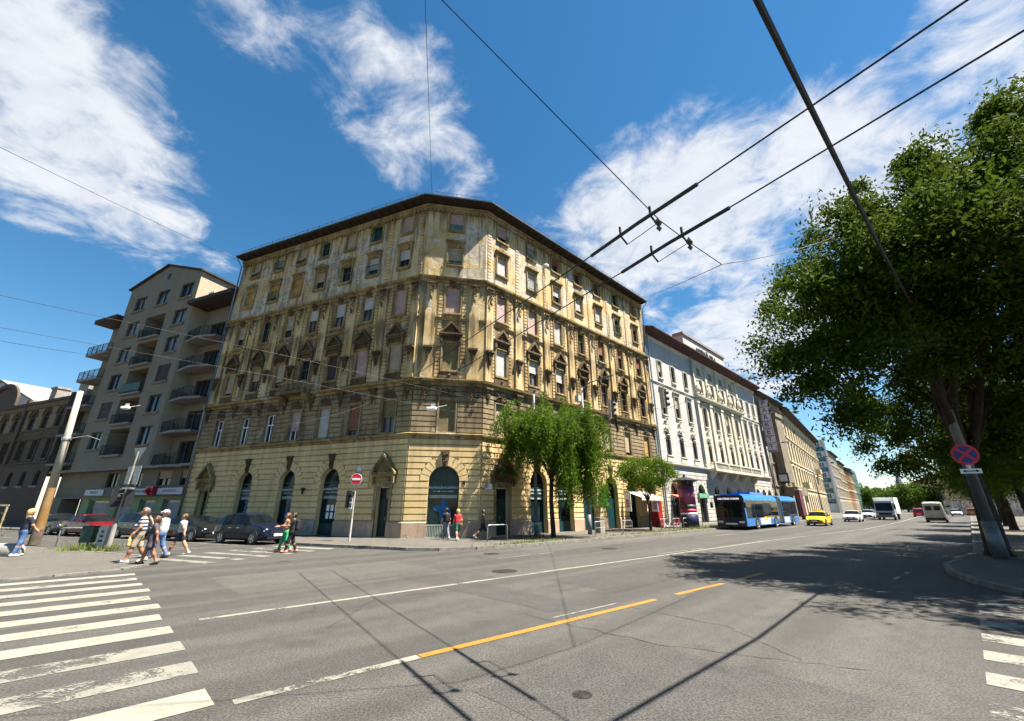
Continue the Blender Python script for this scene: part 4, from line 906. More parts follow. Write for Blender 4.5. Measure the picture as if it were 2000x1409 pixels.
L = Loc(APT, FL); L.mb.tube([L.P(A0 + .12, -.9, 21.8), L.P(A0 + .12, .1, 21.2), L.P(A0 + .12, .12, .2)], .06, 8); L.done('downpipe', M['iron'])
# ------------------------------------------------------------------ dark brick house with round arches
M['brick'] = pm('dark_brown_brick', (.075, .052, .036), .9, .3, 6, bmp=.4, dirt=.3); M['brick_l'] = pm('faded_yellow_brick', (.19, .145, .085), .9, .25, 5, bmp=.3, dirt=.4)
BR = thing('brick_house', 'dark old brick house with round arched windows left of the apartment block', 'building', tuple(lu(46.7, 0)))
cols = [48.7, 51.9, 55.1, 59.3, 62.5, 65.7, 68.9]
wall(BR, FL, 46.7, 74, 0, 6.6, [(u - .6, u + .6, 4.1, 5.7, True) for u in cols], M['brick'], .3)
wall(BR, FL, 46.7, 74, 6.6, 10.2, [(u - .6, u + .6, 7.0, 9.2) for u in cols], M['brick'], .3)
wall(BR, FL, 46.7, 74, 10.2, 13.4, [(u - .85, u + .85, 10.5, 12.85, True) for u in cols], M['brick_l'], .3)
for u in cols:
    window(BR, FL, u, 4.1, 1.2, 1.6, None, M['fr_brown'], M['glass'], None, M['slab'], 'mid'); window(BR, FL, u, 7.0, 1.2, 2.2, None, M['fr_brown'], M['glass2'] if u in (51.9, 48.7) else M['glass'], M['brick'], M['brick'], 'cross')
    window(BR, FL, u, 10.5, 1.7, 2.35, None, M['fr_brown'], M['glass'], None, M['brick'], 'cross')
    L = Loc(BR, FL)
    for j in range(9):
        a = PI * j / 9 + .03; b = PI * (j + 1) / 9 - .03; zc = 12.85 - .85
        pts = [(u - q * math.cos(x), zc + q * math.sin(x)) for q, x in ((.86, a), (.86, b), (1.12, b), (1.12, a))]; L.mb.hexa([L.P(x, 0, z) for x, z in pts] + [L.P(x, .07, z) for x, z in pts])
    L.done('arch_moulding', M['brick'])
    L = Loc(BR, FL)
    for j in range(6): x = u - 1.3 + j * .52; L.box(x - .05, x + .05, 0, .06, 9.45, 10.25)
    stuff(L.done('brick_lesenes', M['brick_l']))
L = Loc(BR, FL)
for j in range(80): x = 46.9 + j * .34; L.box(x - .1, x + .1, 0, .22, 13.0, 13.55)
stuff(L.done('corbel_frieze', M['brick_l']))
for z in (6.5, 9.3, 10.25, 13.55):
    L = Loc(BR, FL); L.box(46.7, 74, 0, .14 if z < 13 else .4, z, z + .16 if z < 13 else z + .3); L.done('string_course', M['brick'])
for u in (46.95, 53.5 + 3.7, 72):
    L = Loc(BR, FL); L.box(u - .3, u + .3, 0, .25, 6.6, 14.3); L.done('pier', M['brick'])
L = Loc(BR, FL); n = 14
pts = [(64.2 - 4.4 * math.cos(PI * k / n), 13.9 + 2.7 * math.sin(PI * k / n)) for k in range(n + 1)]
L.mb.add([L.P(x, .3, z) for x, z in pts], [tuple(range(n + 1))])
for (xa, za), (xb, zb) in zip(pts, pts[1:]): L.mb.hexa([L.P(xa, .3, za), L.P(xb, .3, zb), L.P(xb, .55, zb), L.P(xa, .55, za), L.P(xa, .3, za + .5), L.P(xb, .3, zb + .5), L.P(xb, .55, zb + .5), L.P(xa, .55, za + .5)])
L.done('arched_gable', M['brick'])
L = Loc(BR, FL); L.mb.add([L.P(46.7, .4, 13.85), L.P(74, .4, 13.85), L.P(74, -6, 15.6), L.P(46.7, -6, 15.6)], [(0, 1, 2, 3)]); L.done('roof', M['rooftile'])
for u, w in ((51.6, 2.3), (59.0, 1.5)):
    L = Loc(BR, FL); L.box(u - w / 2, u + w / 2, -3.5, -2.2, 13.8, 16.6); L.box(u - w / 2 - .1, u + w / 2 + .1, -3.6, -2.1, 16.6, 16.85); L.done('chimney', M['concrete'])
L = Loc(BR, FL); L.mb.quad(L.P(46.7, 0, 5), L.P(46.7, -8, 5), L.P(46.7, -8, 14.5), L.P(46.7, 0, 13.8)); L.done('end_wall', M['brick'])
WG = thing('gabled_house', 'sunlit white gable rising behind the dark brick house', 'building', tuple(lu(88, -6.5)))
L = Loc(WG, FL); L.mb.add([L.P(78.0, -6.5, 0), L.P(106, -6.5, 0), L.P(106, -6.5, 18), L.P(93.0, -6.5, 22.6), L.P(78.0, -6.5, 17.8)], [(0, 1, 2, 3, 4)])
L.mb.quad(L.P(78, -6.5, 0), L.P(78, -20, 0), L.P(78, -20, 17.8), L.P(78, -6.5, 17.8)); L.done('wall', pm('white_render_wall', (.42, .40, .35), .9, .08, 1))
L = Loc(WG, FL)
for (a, za), (b, zb) in (((77.5, 17.6), (93.0, 22.8)), ((93.0, 22.8), (106.5, 18.0))): L.mb.hexa([L.P(a, -6.3, za), L.P(b, -6.3, zb), L.P(b, -20, zb), L.P(a, -20, za), L.P(a, -6.3, za + .25), L.P(b, -6.3, zb + .25), L.P(b, -20, zb + .25), L.P(a, -20, za + .25)])
L.done('roof', M['slab'])
# ------------------------------------------------------------------ white neo-baroque house on the avenue
M['wwall'] = stucco('white_lime_render', (.385, .38, .365), (.44, .43, .41), .80, (.5, .46, .38), .16, (.36, .34, .3))
M['cream'] = stucco('cream_stone', (.50, .47, .37), (.58, .54, .43), .72, (.42, .36, .27), .4, (.22, .19, .14))
M['wgf'] = stucco('pale_stone_ground_floor', (.40, .39, .35), (.47, .45, .40), .72, (.36, .31, .25), .3, (.2, .18, .15))
M['wredeave'] = pm('red_brown_eaves', (.045, .016, .012), .8, .3, 2)
U0, U1 = 24.95, 63.2
WH = thing('town_house', 'white four storey house with statues, long balcony and lettering on the attic', 'building', tuple(sd(U0, 0)))
wc = [27.75, 31.2, 34.75]; mc = [39.6, 43.6, 47.6, 51.6]; rc = [55.6, 58.4, 61.2]
allc = wc + mc + rc
wall(WH, FRt, U0, U1, 0, 6.4, [(u - 1.0, u + 1.0, .15, 4.5, True) for u in allc], M['wgf'], .4, 'ground_floor_wall')
def wsec(a, b, mat, cs): 
    wall(WH, FRt, a, b, 6.4, 22.0, [(u - .58, u + .58, 7.45, 10.35, True) for u in cs] + [(u - .58, u + .58, 12.1, 14.75) for u in cs] + [(u - .5, u + .5, 16.6, 18.7) for u in cs], mat, .3)
wsec(U0, 37.0, M['wwall'], wc); wsec(37.0, 54.0, M['cream'], mc); wsec(54.0, U1, M['wwall'], rc)
for u in allc:
    window(WH, FRt, u, 7.45, 1.16, 2.9, None, M['fr_brown'], M['glass'], None, M['cream'], 'cross'); window(WH, FRt, u, 12.1, 1.16, 2.65, (M['sh_tan'], .5) if u in (31.2, 47.6) else None, M['fr_brown'], M['glass'], M['cream'], M['cream'], 'cross')
    window(WH, FRt, u, 16.6, 1.0, 2.1, (M['sh_tan'], .6) if u in (27.75,) else None, M['fr_brown'], M['glass'], M['cream'], M['cream'], 'mid')
    put('window_hood', hood_me(1.16, M['cream']), WH, FRt, u, 15.1)
    put('cartouche', cached('cart', lambda: lumps(lumps(MB().prism([(-.35, 0), (.35, 0), (.2, .9), (-.2, .9)], -.16, 0), 26, .5, -.12, (.0, 1.3), .12, 41, -.5), 22, .75, -.08, (-1.3, .2), .1, 42).mesh('cartouche', M['cream'])), WH, FRt, u, 10.45)
    L = Loc(WH, FRt); L.box(u - .8, u + .8, 0, .1, 6.75, 7.3); L.done('window_apron', M['cream'])
    f = put('shop_window', frame_me(2.0, 4.35, M['fr_brown'], 'cross', .1), WH, FRt, u, .15); sub('pane', pane_me(2.0, 4.35, M['glass'], .35), f)
    L = Loc(WH, FRt); nv = 9
    for j in range(nv):
        a0, a1 = PI * j / nv + .02, PI * (j + 1) / nv - .02; pts = [(u - q * math.cos(a), 3.5 + q * math.sin(a)) for q, a in ((1.02, a0), (1.02, a1), (1.45, a1), (1.45, a0))]
        L.mb.hexa([L.P(x, 0, z) for x, z in pts] + [L.P(x, .08, z) for x, z in pts])
    L.done('arch_moulding', M['wgf'])
for j in range(14):
    z0 = .3 + j * .43; L = Loc(WH, FRt); u = U0
    for c in allc:
        bl = 1.0 if z0 < 3.4 else (math.sqrt(max(0, 1.48 ** 2 - (z0 + .2 - 3.5) ** 2)) if z0 + .2 < 4.95 else 0)
        if bl: L.pillow(u, c - bl, 0, .05, z0 + .02, z0 + .41, .02); u = c + bl
    L.pillow(u, U1, 0, .05, z0 + .02, z0 + .41, .02); L.done('stone_course', M['wgf'])
def wmould(pr, mat, name, a=U0, b=U1): L = Loc(WH, FRt); L.prof(a, b, pr); return L.done(name, mat)
wmould([(0, 6.3), (.1, 6.32), (.3, 6.45), (.32, 6.62), (0, 6.7)], M['cream'], 'string_course'); wmould([(0, 15.75), (.06, 15.77), (.14, 15.85), (0, 15.95)], M['cream'], 'string_course')
wmould([(0, 21.1), (.15, 21.2), (.2, 21.5), (0, 21.5)], M['cream'], 'frieze_moulding')
wmould([(0, 21.5), (1.2, 21.85), (1.3, 22.05), (1.3, 22.2), (0, 22.2)], M['wredeave'], 'eave'); wmould([(1.3, 22.2), (-6, 25.0), (-6, 24.9), (1.2, 22.1)], M['rooftile'], 'roof')
for c in (37.3, 41.6, 45.6, 49.6, 53.7):
    L = Loc(WH, FRt); L.box(c - .42, c + .42, 0, .22, 6.75, 15.7); L.box(c - .5, c + .5, 0, .3, 15.1, 15.7); L.box(c - .5, c + .5, 0, .3, 6.75, 7.1); L.box(c - .3, c + .3, 0, .18, 16.5, 21.1); L.done('pilaster', M['cream'])
wmould([(0, 15.6), (.25, 15.65), (.55, 15.95), (.6, 16.2), (.2, 16.3), (0, 16.35)], M['cream'], 'central_cornice', 37.0, 54.0)
def statue_me():
    m = MB(); m.box(-.55, .55, -.7, -.05, 0, .3); m.tube([(-.1, -.38, .3), (-.05, -.4, .9), (.05, -.38, 1.5), (.05, -.36, 1.95)], [.5, .4, .3, .12], 8); m.lathe([(.04, 1.9), (.16, 2.05), (.17, 2.2), (.08, 2.36)], 8, (.05, -.36, 0))
    m.tube([(.3, -.36, 1.65), (.55, -.5, 1.2), (.35, -.7, .9)], [.11, .09, .07], 6); m.tube([(-.25, -.36, 1.65), (-.55, -.42, 1.25), (-.6, -.45, .8)], [.11, .09, .07], 6); lumps(m, 20, .5, -.35, (.25, .9), .16, 51); return m.mesh('statue', M['cream'], True)
st_me = statue_me()
for c in (37.9, 41.6, 45.6, 49.6, 53.3): put('statue', st_me, WH, FRt, c, 16.3).scale = (.8, .8, .95)
for u in mc:
    L = Loc(WH, FRt); L.box(u - .55, u + .55, -.0, .03, 19.6, 20.5); L.box(u - .7, u + .7, 0, .05, 19.45, 19.6); L.done('attic_window', M['sh_olive'])
L = Loc(WH, FRt); L.box(37.3, 55.0, .0, 1.25, 6.2, 6.5)
for u in (38, 41.6, 45.6, 49.6, 54.2): L.mb.hexa([L.P(u - .25, .02, 5.2), L.P(u + .25, .02, 5.2), L.P(u + .25, .25, 5.2), L.P(u - .25, .25, 5.2), L.P(u - .25, .02, 6.2), L.P(u + .25, .02, 6.2), L.P(u + .25, 1.1, 6.2), L.P(u - .25, 1.1, 6.2)])
wb = L.done('balcony', M['cream'])
L = Loc(WH, FRt)
for j in range(86): u = 37.5 + j * .205; L.mb.lathe([(.05, 6.5), (.08, 6.75), (.045, 7.0), (.07, 7.2)], 5, tuple(L.P(u, 1.1, 0)))
L.box(37.3, 55.0, .98, 1.22, 7.2, 7.36)
for u in (37.4, 41.8, 46.2, 50.6, 54.9): L.box(u - .14, u + .14, .97, 1.23, 6.5, 7.4)
L.done('balustrade', M['cream'], wb)
L = Loc(WH, FRt); L.box(36.5, 51.6, -1.4, -.2, 21.9, 25.0); at = L.done('attic_wall', M['wwall']); L = Loc(WH, FRt); L.box(36.3, 51.8, -1.6, 0, 25.0, 25.35); L.done('attic_coping', M['slab'], at)
put('lettering', text_mesh('HETÉRLŐ  TPLA', 1.0, M['letters_dark'], .04, .012), WH, FRt, 44.2, 23.7, -.14)
L = Loc(WH, FRt); L.mb.tube([L.P(U0 + .25, .2, 21.8), L.P(U0 + .25, .18, .2)], .08, 8); L.mb.tube([L.P(36.9, .3, 21.6), L.P(36.9, .25, 6.6)], .07, 6); L.done('downpipe', M['zinc'])
L = Loc(WH, FRt); L.mb.quad(L.P(26.6, .1, 3.2), L.P(29.0, .1, 3.2), L.P(29.0, 1.3, 2.8), L.P(26.6, 1.3, 2.8)); L.mb.quad(L.P(26.6, 1.3, 2.8), L.P(29.0, 1.3, 2.8), L.P(29, 1.3, 2.5), L.P(26.6, 1.3, 2.5)); L.done('awning', pm('orange_awning', (.5, .14, .07), .8))
L = Loc(WH, FRt); L.box(33.4, 36.2, .08, .3, 2.95, 3.45); L.done('shop_sign', pm('green_shop_sign', (.12, .30, .17), .5))
for u in (39.6, 43.6): 
    L = Loc(WH, FRt); L.box(u - 1.5, u + 1.5, .08, .25, 3.0, 3.4); L.done('shop_sign', pm('grey_green_sign', (.16, .22, .19), .5))
# ------------------------------------------------------------------ houses further down the avenue
def row_house(label, A, B, H, floors, bays, wmat, trim, gf=4.6, eave=.9, sh=.25, seed=1, depth=12, frame=None, ww=1.1, name='town_house', roofm=None, balc=()):
    A, B = Vector(A), Vector(B); q = random.Random(seed); ln = (B - A).length; fr = Fr(A, B - A); root = thing(name, label, 'building', (A.x, A.y, 0))
    us = [(i + .5) * ln / bays for i in range(bays)]; fh = (H - gf - .9) / floors
    ops = [(u - ww / 2, u + ww / 2, gf + .75 + j * fh, gf + .75 + j * fh + fh * .62) for j in range(floors) for u in us] + [(u - min(.95, ln / bays * .36), u + min(.95, ln / bays * .36), .15, gf - .7, True) for u in us]
    wall(root, fr, 0, ln, 0, H, ops, wmat, .3)
    for j in range(floors):
        for u in us:
            window(root, fr, u, gf + .75 + j * fh, ww, round(fh * .62, 3), (M['sh_tan' if q.random() < .5 else 'sh_white'], .5) if q.random() < sh else None, frame or M['fr_brown'], M['glass'], trim, trim, 'cross')
            if trim and j < floors - 1 and eave > .3: put('window_hood', hood_me(ww, trim, j == 0), root, fr, u, gf + .75 + j * fh + fh * .62 + .2)
        L = Loc(root, fr); L.box(0, ln, 0, .18, gf + j * fh + .05, gf + j * fh + .28); L.done('string_course', trim or wmat)
    w2 = 2 * min(.95, ln / bays * .36)
    for u in us: f = put('shop_window', frame_me(round(w2, 3), round(gf - .85, 3), M['fr_brown'], 'mid', .09), root, fr, u, .15); sub('pane', pane_me(round(w2, 3), round(gf - .85, 3), M['glass'], .3), f)
    if eave: L = Loc(root, fr); L.prof(0, ln, [(0, H - .3), (eave, H), (eave + .1, H + .2), (0, H + .2)]); L.done('eave', M['eave'])
    L = Loc(root, fr); L.mb.quad(L.P(0, eave + .1, H + .2), L.P(ln, eave + .1, H + .2), L.P(ln, -depth / 2, H + 3), L.P(0, -depth / 2, H + 3)); L.done('roof', roofm or M['rooftile'])
    for u in (0, ln): L = Loc(root, fr); L.mb.quad(L.P(u, 0, 0), L.P(u, -depth, 0), L.P(u, -depth, H + .1), L.P(u, 0, H + .1)); L.mb.add([L.P(u, 0, H + .1), L.P(u, -depth / 2, H + 3), L.P(u, -depth, H + .1)], [(0, 1, 2)]); L.done('end_wall', wmat)
    for (ub, jb, wb_) in balc:
        L = Loc(root, fr); z = gf + jb * fh + .2; L.box(ub - wb_ / 2, ub + wb_ / 2, .0, 1.2, z, z + .22); L.box(ub - wb_ / 2, ub + wb_ / 2, 1.05, 1.2, z + .22, z + 1.2); L.box(ub - wb_ / 2, ub - wb_ / 2 + .12, 0, 1.05, z + .22, z + 1.2); L.box(ub + wb_ / 2 - .12, ub + wb_ / 2, 0, 1.05, z + .22, z + 1.2); L.done('balcony', trim or wmat)
    return root, fr
M['dirty'] = stucco('dirty_brown_plaster', (.20, .165, .12), (.27, .225, .165), .64, (.36, .32, .25), .5, (.07, .055, .04))
M['ycream'] = stucco('yellowish_cream_plaster', (.44, .37, .24), (.52, .44, .30), .7, (.36, .32, .26), .4, (.2, .16, .1))
M['ygrey'] = stucco('warm_grey_plaster', (.38, .35, .30), (.45, .41, .35), .7, (.32, .29, .25), .35, (.18, .16, .13))
M['terrac'] = stucco('terracotta_plaster', (.36, .20, .11), (.42, .27, .16), .7, (.38, .32, .25), .35, (.17, .12, .08))
h1, f1 = row_house('dark sooty house with a tall vertical letter banner beside the white house', sd(63.35, 0), sd(78.6, 0), 21.4, 4, 5, M['dirty'], M['dirty'], 5.2, .9, .2, 11, balc=((9, 2, 3.0),))
L = Loc(h1, f1); L.box(4.6, 8.6, 0, 1.5, 6.0, 17.5); L.box(4.4, 8.8, 0, 1.7, 17.5, 18.2); L.done('oriel', M['dirty'])
L = Loc(h1, f1); L.box(5.6, 12.0, .2, 2.4, 3.8, 5.2); L.done('shop_canopy', M['dirty'])
bz = 11.0; L = Loc(h1, f1); L.box(.9, 1.1, .25, 1.75, bz - .2, bz + 9.0); vb = L.done('vertical_sign', pm('violet_grey_sign', (.16, .12, .17), .5))
for i, ch_ in enumerate('PARKETT'):
    L = Loc(h1, f1); zc = bz + 8.35 - i * 1.27; L.box(.87, .9, .35, 1.65, zc - .55, zc + .55); L.done('sign_cell', M['sign_pale'], vb)
    tm = cached(('pk', ch_), lambda: text_mesh(ch_, 1.15, pm('dark_violet_letter', (.10, .03, .08), .5), .02, .015))
    p = f1.pt(.84, 1.0, zc) - Vector(h1.location) ; link('lettering', tm, h1, p, f1.rz - PI / 2)
L = Loc(h1, f1); L.box(2.2, 2.4, .6, 2.2, 5.7, 7.4); L.done('projecting_sign', M['black']); L = Loc(h1, f1); L.box(2.17, 2.2, .8, 2.0, 6.0, 7.1); L.done('projecting_sign_print', M['sign_pale'])
B0 = sd(78.7, 0); B1 = Vector((94.1, 129.7, 0))
row_house('long yellowish cream house with many balconies beyond the dark sooty house', B0, B1, 20.8, 3, 15, M['ycream'], M['ycream'], 5.4, 1.3, .15, 12, balc=((13, 0, 5), (46, 1, 4)))
# far office slab with glass bands
dirB = (B1 - B0).normalized(); nB = Vector((dirB.y, -dirB.x, 0))
OF = thing('office_block', 'white office slab with teal glass bands far down the avenue', 'building', (106.2, 142, 0)); o0 = Vector(OF.location)
fo = Fr(o0 - Vector((16, -3, 0)), Vector((16, -3, 0)))
M['offwhite'] = pm('white_concrete_panel', (.66, .66, .64), .7, .06, 1); M['tealglass'] = glassmat('teal_glass_band', (.04, .14, .16), .1)
ln = (Vector((16, -3, 0))).length
L = Loc(OF, fo); L.box(0, ln, -14, 0, 0, 23.6); L.box(ln - .5, ln + .0, 0, .9, 0, 24.2); L.done('wall', M['offwhite'])
for j in range(6):
    L = Loc(OF, fo); L.box(.2, ln - .4, .0, .06, 2.9 + j * 3.35, 4.3 + j * 3.35); L.done('window_band', M['tealglass'])
    for i in range(8): window(OF, fo, 1.2 + i * 1.85, 4.45 + j * 3.35 - .03, 1.5, 1.5, None, M['fr_white'], M['glass2'], None, None, 'mid', .28)
pos = Vector((113.0, 150.0, 0)); d2 = Vector((.663, .748, 0)).normalized()
specs = [('pale grey plaster house with attic storey just beyond the office slab', 26, 20.5, 4, 6, 'ygrey'), ('cream house with red attic gable far down the avenue', 24, 19.0, 4, 6, 'ycream'), ('terracotta house lower than its neighbours far down the avenue', 24, 17.5, 3, 6, 'terrac'), ('yellow plaster house before the dark green netted house', 24, 18.0, 3, 6, 'ycream')]
p0 = pos
for i, (lb, l_, H, fl, bay, mt) in enumerate(specs):
    p1_ = p0 + d2 * l_; row_house(lb, p0, p1_, H, fl, bay, M[mt], M[mt], 4.8, .8, .1, 20 + i); p0 = p1_
row_house('dark green netted house at the end of the row', p0, p0 + d2 * 34, 20.5, 4, 8, pm('green_scaffold_net', (.045, .11, .10), .8), None, 4.5, 0, 0, 31)
# right side of the avenue
row_house('ochre low house behind the white van on the right side', ray_at(1800, 990, 190).xy.to_3d(), ray_at(1905, 990, 112).xy.to_3d(), 12.0, 2, 12, M['ycream'], M['ycream'], 4.5, .8, .2, 41)
row_house('tall brown house behind the big tree on the right', sd(66, 38), sd(33, 37), 22, 5, 10, M['dirty'], M['ygrey'], 5, .9, .2, 42)
gw = thing('graffiti_wall', 'long grey wall with faded graffiti behind the white van', 'wall', tuple(ray_at(1890, 990, 100).xy.to_3d()))
fg = Fr(ray_at(1845, 990, 122), (ray_at(1945, 990, 96) - ray_at(1845, 990, 122)).xy.to_3d()); L = Loc(gw, fg); L.box(0, 40, -.25, 0, 0, 3.4); L.done('wall', pm('graffiti_wall_render', (.42, .42, .42), .9, .45, .8, dirt=.5)); L = Loc(gw, fg); L.box(-.05, 40.05, -.32, .07, 3.4, 3.55); L.done('coping', M['concrete'])
# corner house with a round turret, right of the camera behind the tree
TU = thing('corner_house', 'brown corner house with scaly turret dome above the big tree', 'building', tuple(sd(29.5, 35)))
c = Vector((0, 0, 0)); m = MB(); m.lathe([(3.2, 0), (3.2, 26), (3.6, 26.3), (3.6, 27)], 20); m.build('turret', M['dirty'], TU)
m = MB(); q = random.Random(3)
prof = [(3.7, 27), (3.75, 28.2), (3.5, 30), (2.9, 31.8), (1.9, 33.2), (.8, 34.2), (.1, 35.2)]; m.lathe(prof, 24)
for j in range(14):
    t = j / 14 * 5.6; i = int(t); fa = t - i; r = prof[i][0] * (1 - fa) + prof[i + 1][0] * fa; z = prof[i][1] * (1 - fa) + prof[i + 1][1] * fa
    for k in range(24):
        a = 2 * PI * (k + (j % 2) * .5) / 24; x, y = math.cos(a), math.sin(a); w = PI * r / 24 * .9
        m.add([(x * r - y * -w, y * r + x * -w, z + .35), (x * r - y * w, y * r + x * w, z + .35), (x * (r + .14), y * (r + .14), z - .25)], [(0, 1, 2)])
m.build('dome', pm('brown_dome_scales', (.10, .065, .045), .8, .3, 2), TU)
m = MB(); m.box(-1.2, 1.2, -1, 1, 27, 31); m.build('chimney', pm('old_brick_chimney', (.25, .12, .08)), TU, (9, 2.5, 0))
# church spire in the distance
p = ray_at(1771, 990, 330); CH = thing('church', 'grey church with pointed stone spire far down the avenue', 'church', (p.x, p.y, 0))
M['stone_far'] = pm('grey_church_stone', (.26, .24, .24), .9, .2, .3)
m = MB(); m.box(-4, 4, -4, 4, 0, 14); m.box(-12, 14, 6, 30, 0, 9); m.build('tower', M['stone_far'], CH)
m = MB(); m.lathe([(4.0, 14), (3.0, 16), (1.5, 23), (.1, 32)], 8); m.build('spire', M['stone_far'], CH)
m = MB()
for x, y in ((-3.6, -3.6), (3.6, -3.6), (-3.6, 3.6), (3.6, 3.6)): m.lathe([(.8, 14), (.8, 15.5), (.05, 19)], 6, (x, y, 0))
m.build('pinnacle', M['stone_far'], CH); m = MB(); m.prism([(-13, 9), (15, 9), (1, 15)], 6, 30); m.build('nave_roof', M['rooftile'], CH)
m = MB()
for x in (-1.3, 1.3): m.box(x - .6, x + .6, -4.06, -4, 7, 12)
m.build('belfry_window', M['black'], CH)
# ------------------------------------------------------------------ trees and other plants
def leaf_mesh(name, C, size, mat, rng, droop=.5, aspect=.42):
    n = len(C); a = rng.normal(size=(n, 3)); a[:, 2] -= droop; a /= np.linalg.norm(a, axis=1)[:, None]
    b = rng.normal(size=(n, 3)); b -= a * (a * b).sum(1)[:, None]; b /= np.linalg.norm(b, axis=1)[:, None]
    l = size * rng.uniform(.65, 1.3, (n, 1)); w = l * aspect
    V = np.stack([C - a * l * .5, C + b * w * .5 + a * l * .05, C + a * l * .5, C - b * w * .5 + a * l * .05], 1).reshape(-1, 3)
    return fastmesh(name, V, np.arange(4 * n).reshape(-1, 4), mat)
def limb(m, a, b, r0, r1, q, n=4, sag=.0, sides=6):
    a, b = Vector(a), Vector(b); pts = []; L = (b - a).length
    for i in range(n + 1):
        t = i / n; p = a.lerp(b, t); k = math.sin(PI * t) * L * .06
        pts.append(p + Vector((q.uniform(-k, k), q.uniform(-k, k), q.uniform(-k, k) + math.sin(PI * t) * L * sag)))
    m.tube(pts, [r0 + (r1 - r0) * i / n for i in range(n + 1)], sides); return pts
def broad_tree(label, base, trunk_h, ell, nclump, per, leaf, clump_r, mat, seed, r0=.3, group=None, extra=(), shell=.55, lean=(0, 0), name='street_tree', twig=True):
    rng = np.random.default_rng(seed); q = random.Random(seed); t = thing(name, label, 'tree', tuple(base), 0, group); B = Vector(base)
    cents = []
    tot = sum(e[1][0] * e[1][1] * e[1][2] for e in ell)
    for (c, r) in ell:
        k = int(nclump * r[0] * r[1] * r[2] / tot); d = rng.normal(size=(k, 3)); d /= np.linalg.norm(d, axis=1)[:, None]
        rad = (shell ** 3 + (1 - shell ** 3) * rng.random((k, 1))) ** (1 / 3) * (.86 + .22 * np.sin(d[:, :1] * 5 + seed) * np.cos(d[:, 1:2] * 4 + 1))
        cents.append(np.array(c) + d * rad * np.array(r))
    cents = np.concatenate(cents + [np.array(extra).reshape(-1, 3)])
    m = MB(); top = B + Vector((lean[0], lean[1], trunk_h))
    m.tube([B + Vector((0, 0, -.1)), B + Vector((0, 0, .25)), B.lerp(top, .5) + Vector((.05, -.04, 0)), top], [r0 * 1.45, r0 * 1.1, r0 * .92, r0 * .8], 12)
    C0 = np.mean([e[0] for e in ell], 0)
    mains = []
    for i in range(9):
        c = cents[q.randrange(len(cents))]; e = Vector(C0).lerp(Vector(c), .62); mains.append((e, limb(m, top - Vector((0, 0, q.uniform(0, trunk_h * .2))), e, r0 * .5, r0 * .2, q, 4, .06, 7)))
    for j in range(0, len(cents), max(1, len(cents) // 130)):
        c = Vector(cents[j]); e = min(mains, key=lambda x: (x[0] - c).length); limb(m, e[1][q.choice((2, 3, 4))], c, r0 * .14, .012, q, 3, .05, 4)
    for v in range(len(m.v)): m.v[v] = tuple(Vector(m.v[v]) - B)
    m.build('trunk', M['bark'], t, smooth=True)
    k = rng.poisson(per * rng.uniform(.15, 1.75, len(cents))); idx = np.repeat(np.arange(len(cents)), k)
    g = rng.normal(size=(len(idx), 3)); rr = clump_r * rng.uniform(.6, 1.25, len(cents))[idx][:, None]
    P = cents[idx] + g * rr * np.array([.5, .5, .34]); P[:, 2] -= .12 * (g[:, 0] ** 2 + g[:, 1] ** 2) * rr[:, 0]
    o = link('crown', leaf_mesh('crown', P - np.array(B), leaf, mat, rng), t); stuff(o); return t
# the big tree on the right and the row behind it
tb = Vector((19.25, 17.9, .12))
ex = []
rq = random.Random(4)
for (a, b, n) in (((12, 15, 8), (9.6, 14.9, 7.2), 9), ((12, 15, 6.6), (10.7, 15.2, 6.4), 6), ((14, 13, 12.5), (11.3, 12.2, 12.4), 7), ((16, 12, 13), (15.3, 12, 14.3), 6), ((13, 14, 9.5), (10.2, 12.8, 9.6), 8), ((17.6, 11, 14.5), (17.2, 10.8, 15.6), 5), ((14.2, 17, 6.4), (13.6, 16.5, 5.1), 6)):
    for i in range(n): t = i / (n - 1); ex.append(tuple(Vector(a).lerp(Vector(b), t) + Vector((rq.uniform(-.3, .3), rq.uniform(-.3, .3), rq.uniform(-.25, .25)))))
broad_tree('huge dark leafy street tree overhanging the road on the right', tb, 3.6, [((17.8, 14.3, 11.0), (7.0, 6.6, 4.8)), ((13.2, 15.4, 8.1), (3.0, 3.3, 2.1)), ((21.5, 21.5, 6.2), (4.0, 3.0, 3.6)), ((19.6, 20.4, 7.0), (2.6, 2.4, 2.0)), ((21.6, 16.0, 6.4), (2.3, 2.4, 2.5)), ((22.5, 20.5, 4.9), (4.5, 2.6, 2.2)), ((24.5, 17.2, 5.4), (3.0, 2.8, 2.5)), ((20.4, 17.2, 4.9), (1.5, .9, 1.7)), ((12.6, 9.0, 10.4), (2.5, 2.0, 1.6)), ((15.8, 6.9, 10.6), (3.4, 2.4, 2.3)), ((20.5, 13, 11.5), (5.5, 5.5, 5.2)), ((22.5, 17.5, 9), (5, 4.5, 4.2)), ((16.8, 10.6, 10.9), (4.2, 3.7, 3.7)), ((13.6, 13.2, 10.4), (3.4, 3.2, 3.2))],
           620, 470, .185, .85, M['leaf'], 3, .34, 'street trees along the right pavement', ex, .35, (.1, .1))
RT = [((17, 25.0), 12.5, 'second tree of the right-hand row, just behind the huge one'), ((27, 24.6), 11.5, 'third tree of the right-hand row, mostly hidden in shade'), ((38, 24.2), 11, 'fourth tree of the right-hand row behind the leaning signpost'), ((50, 24.3), 10.5, 'fifth tree of the right-hand row, before the graffiti wall'), ((64, 24.6), 10, 'farthest tree of the right-hand row by the white van')]
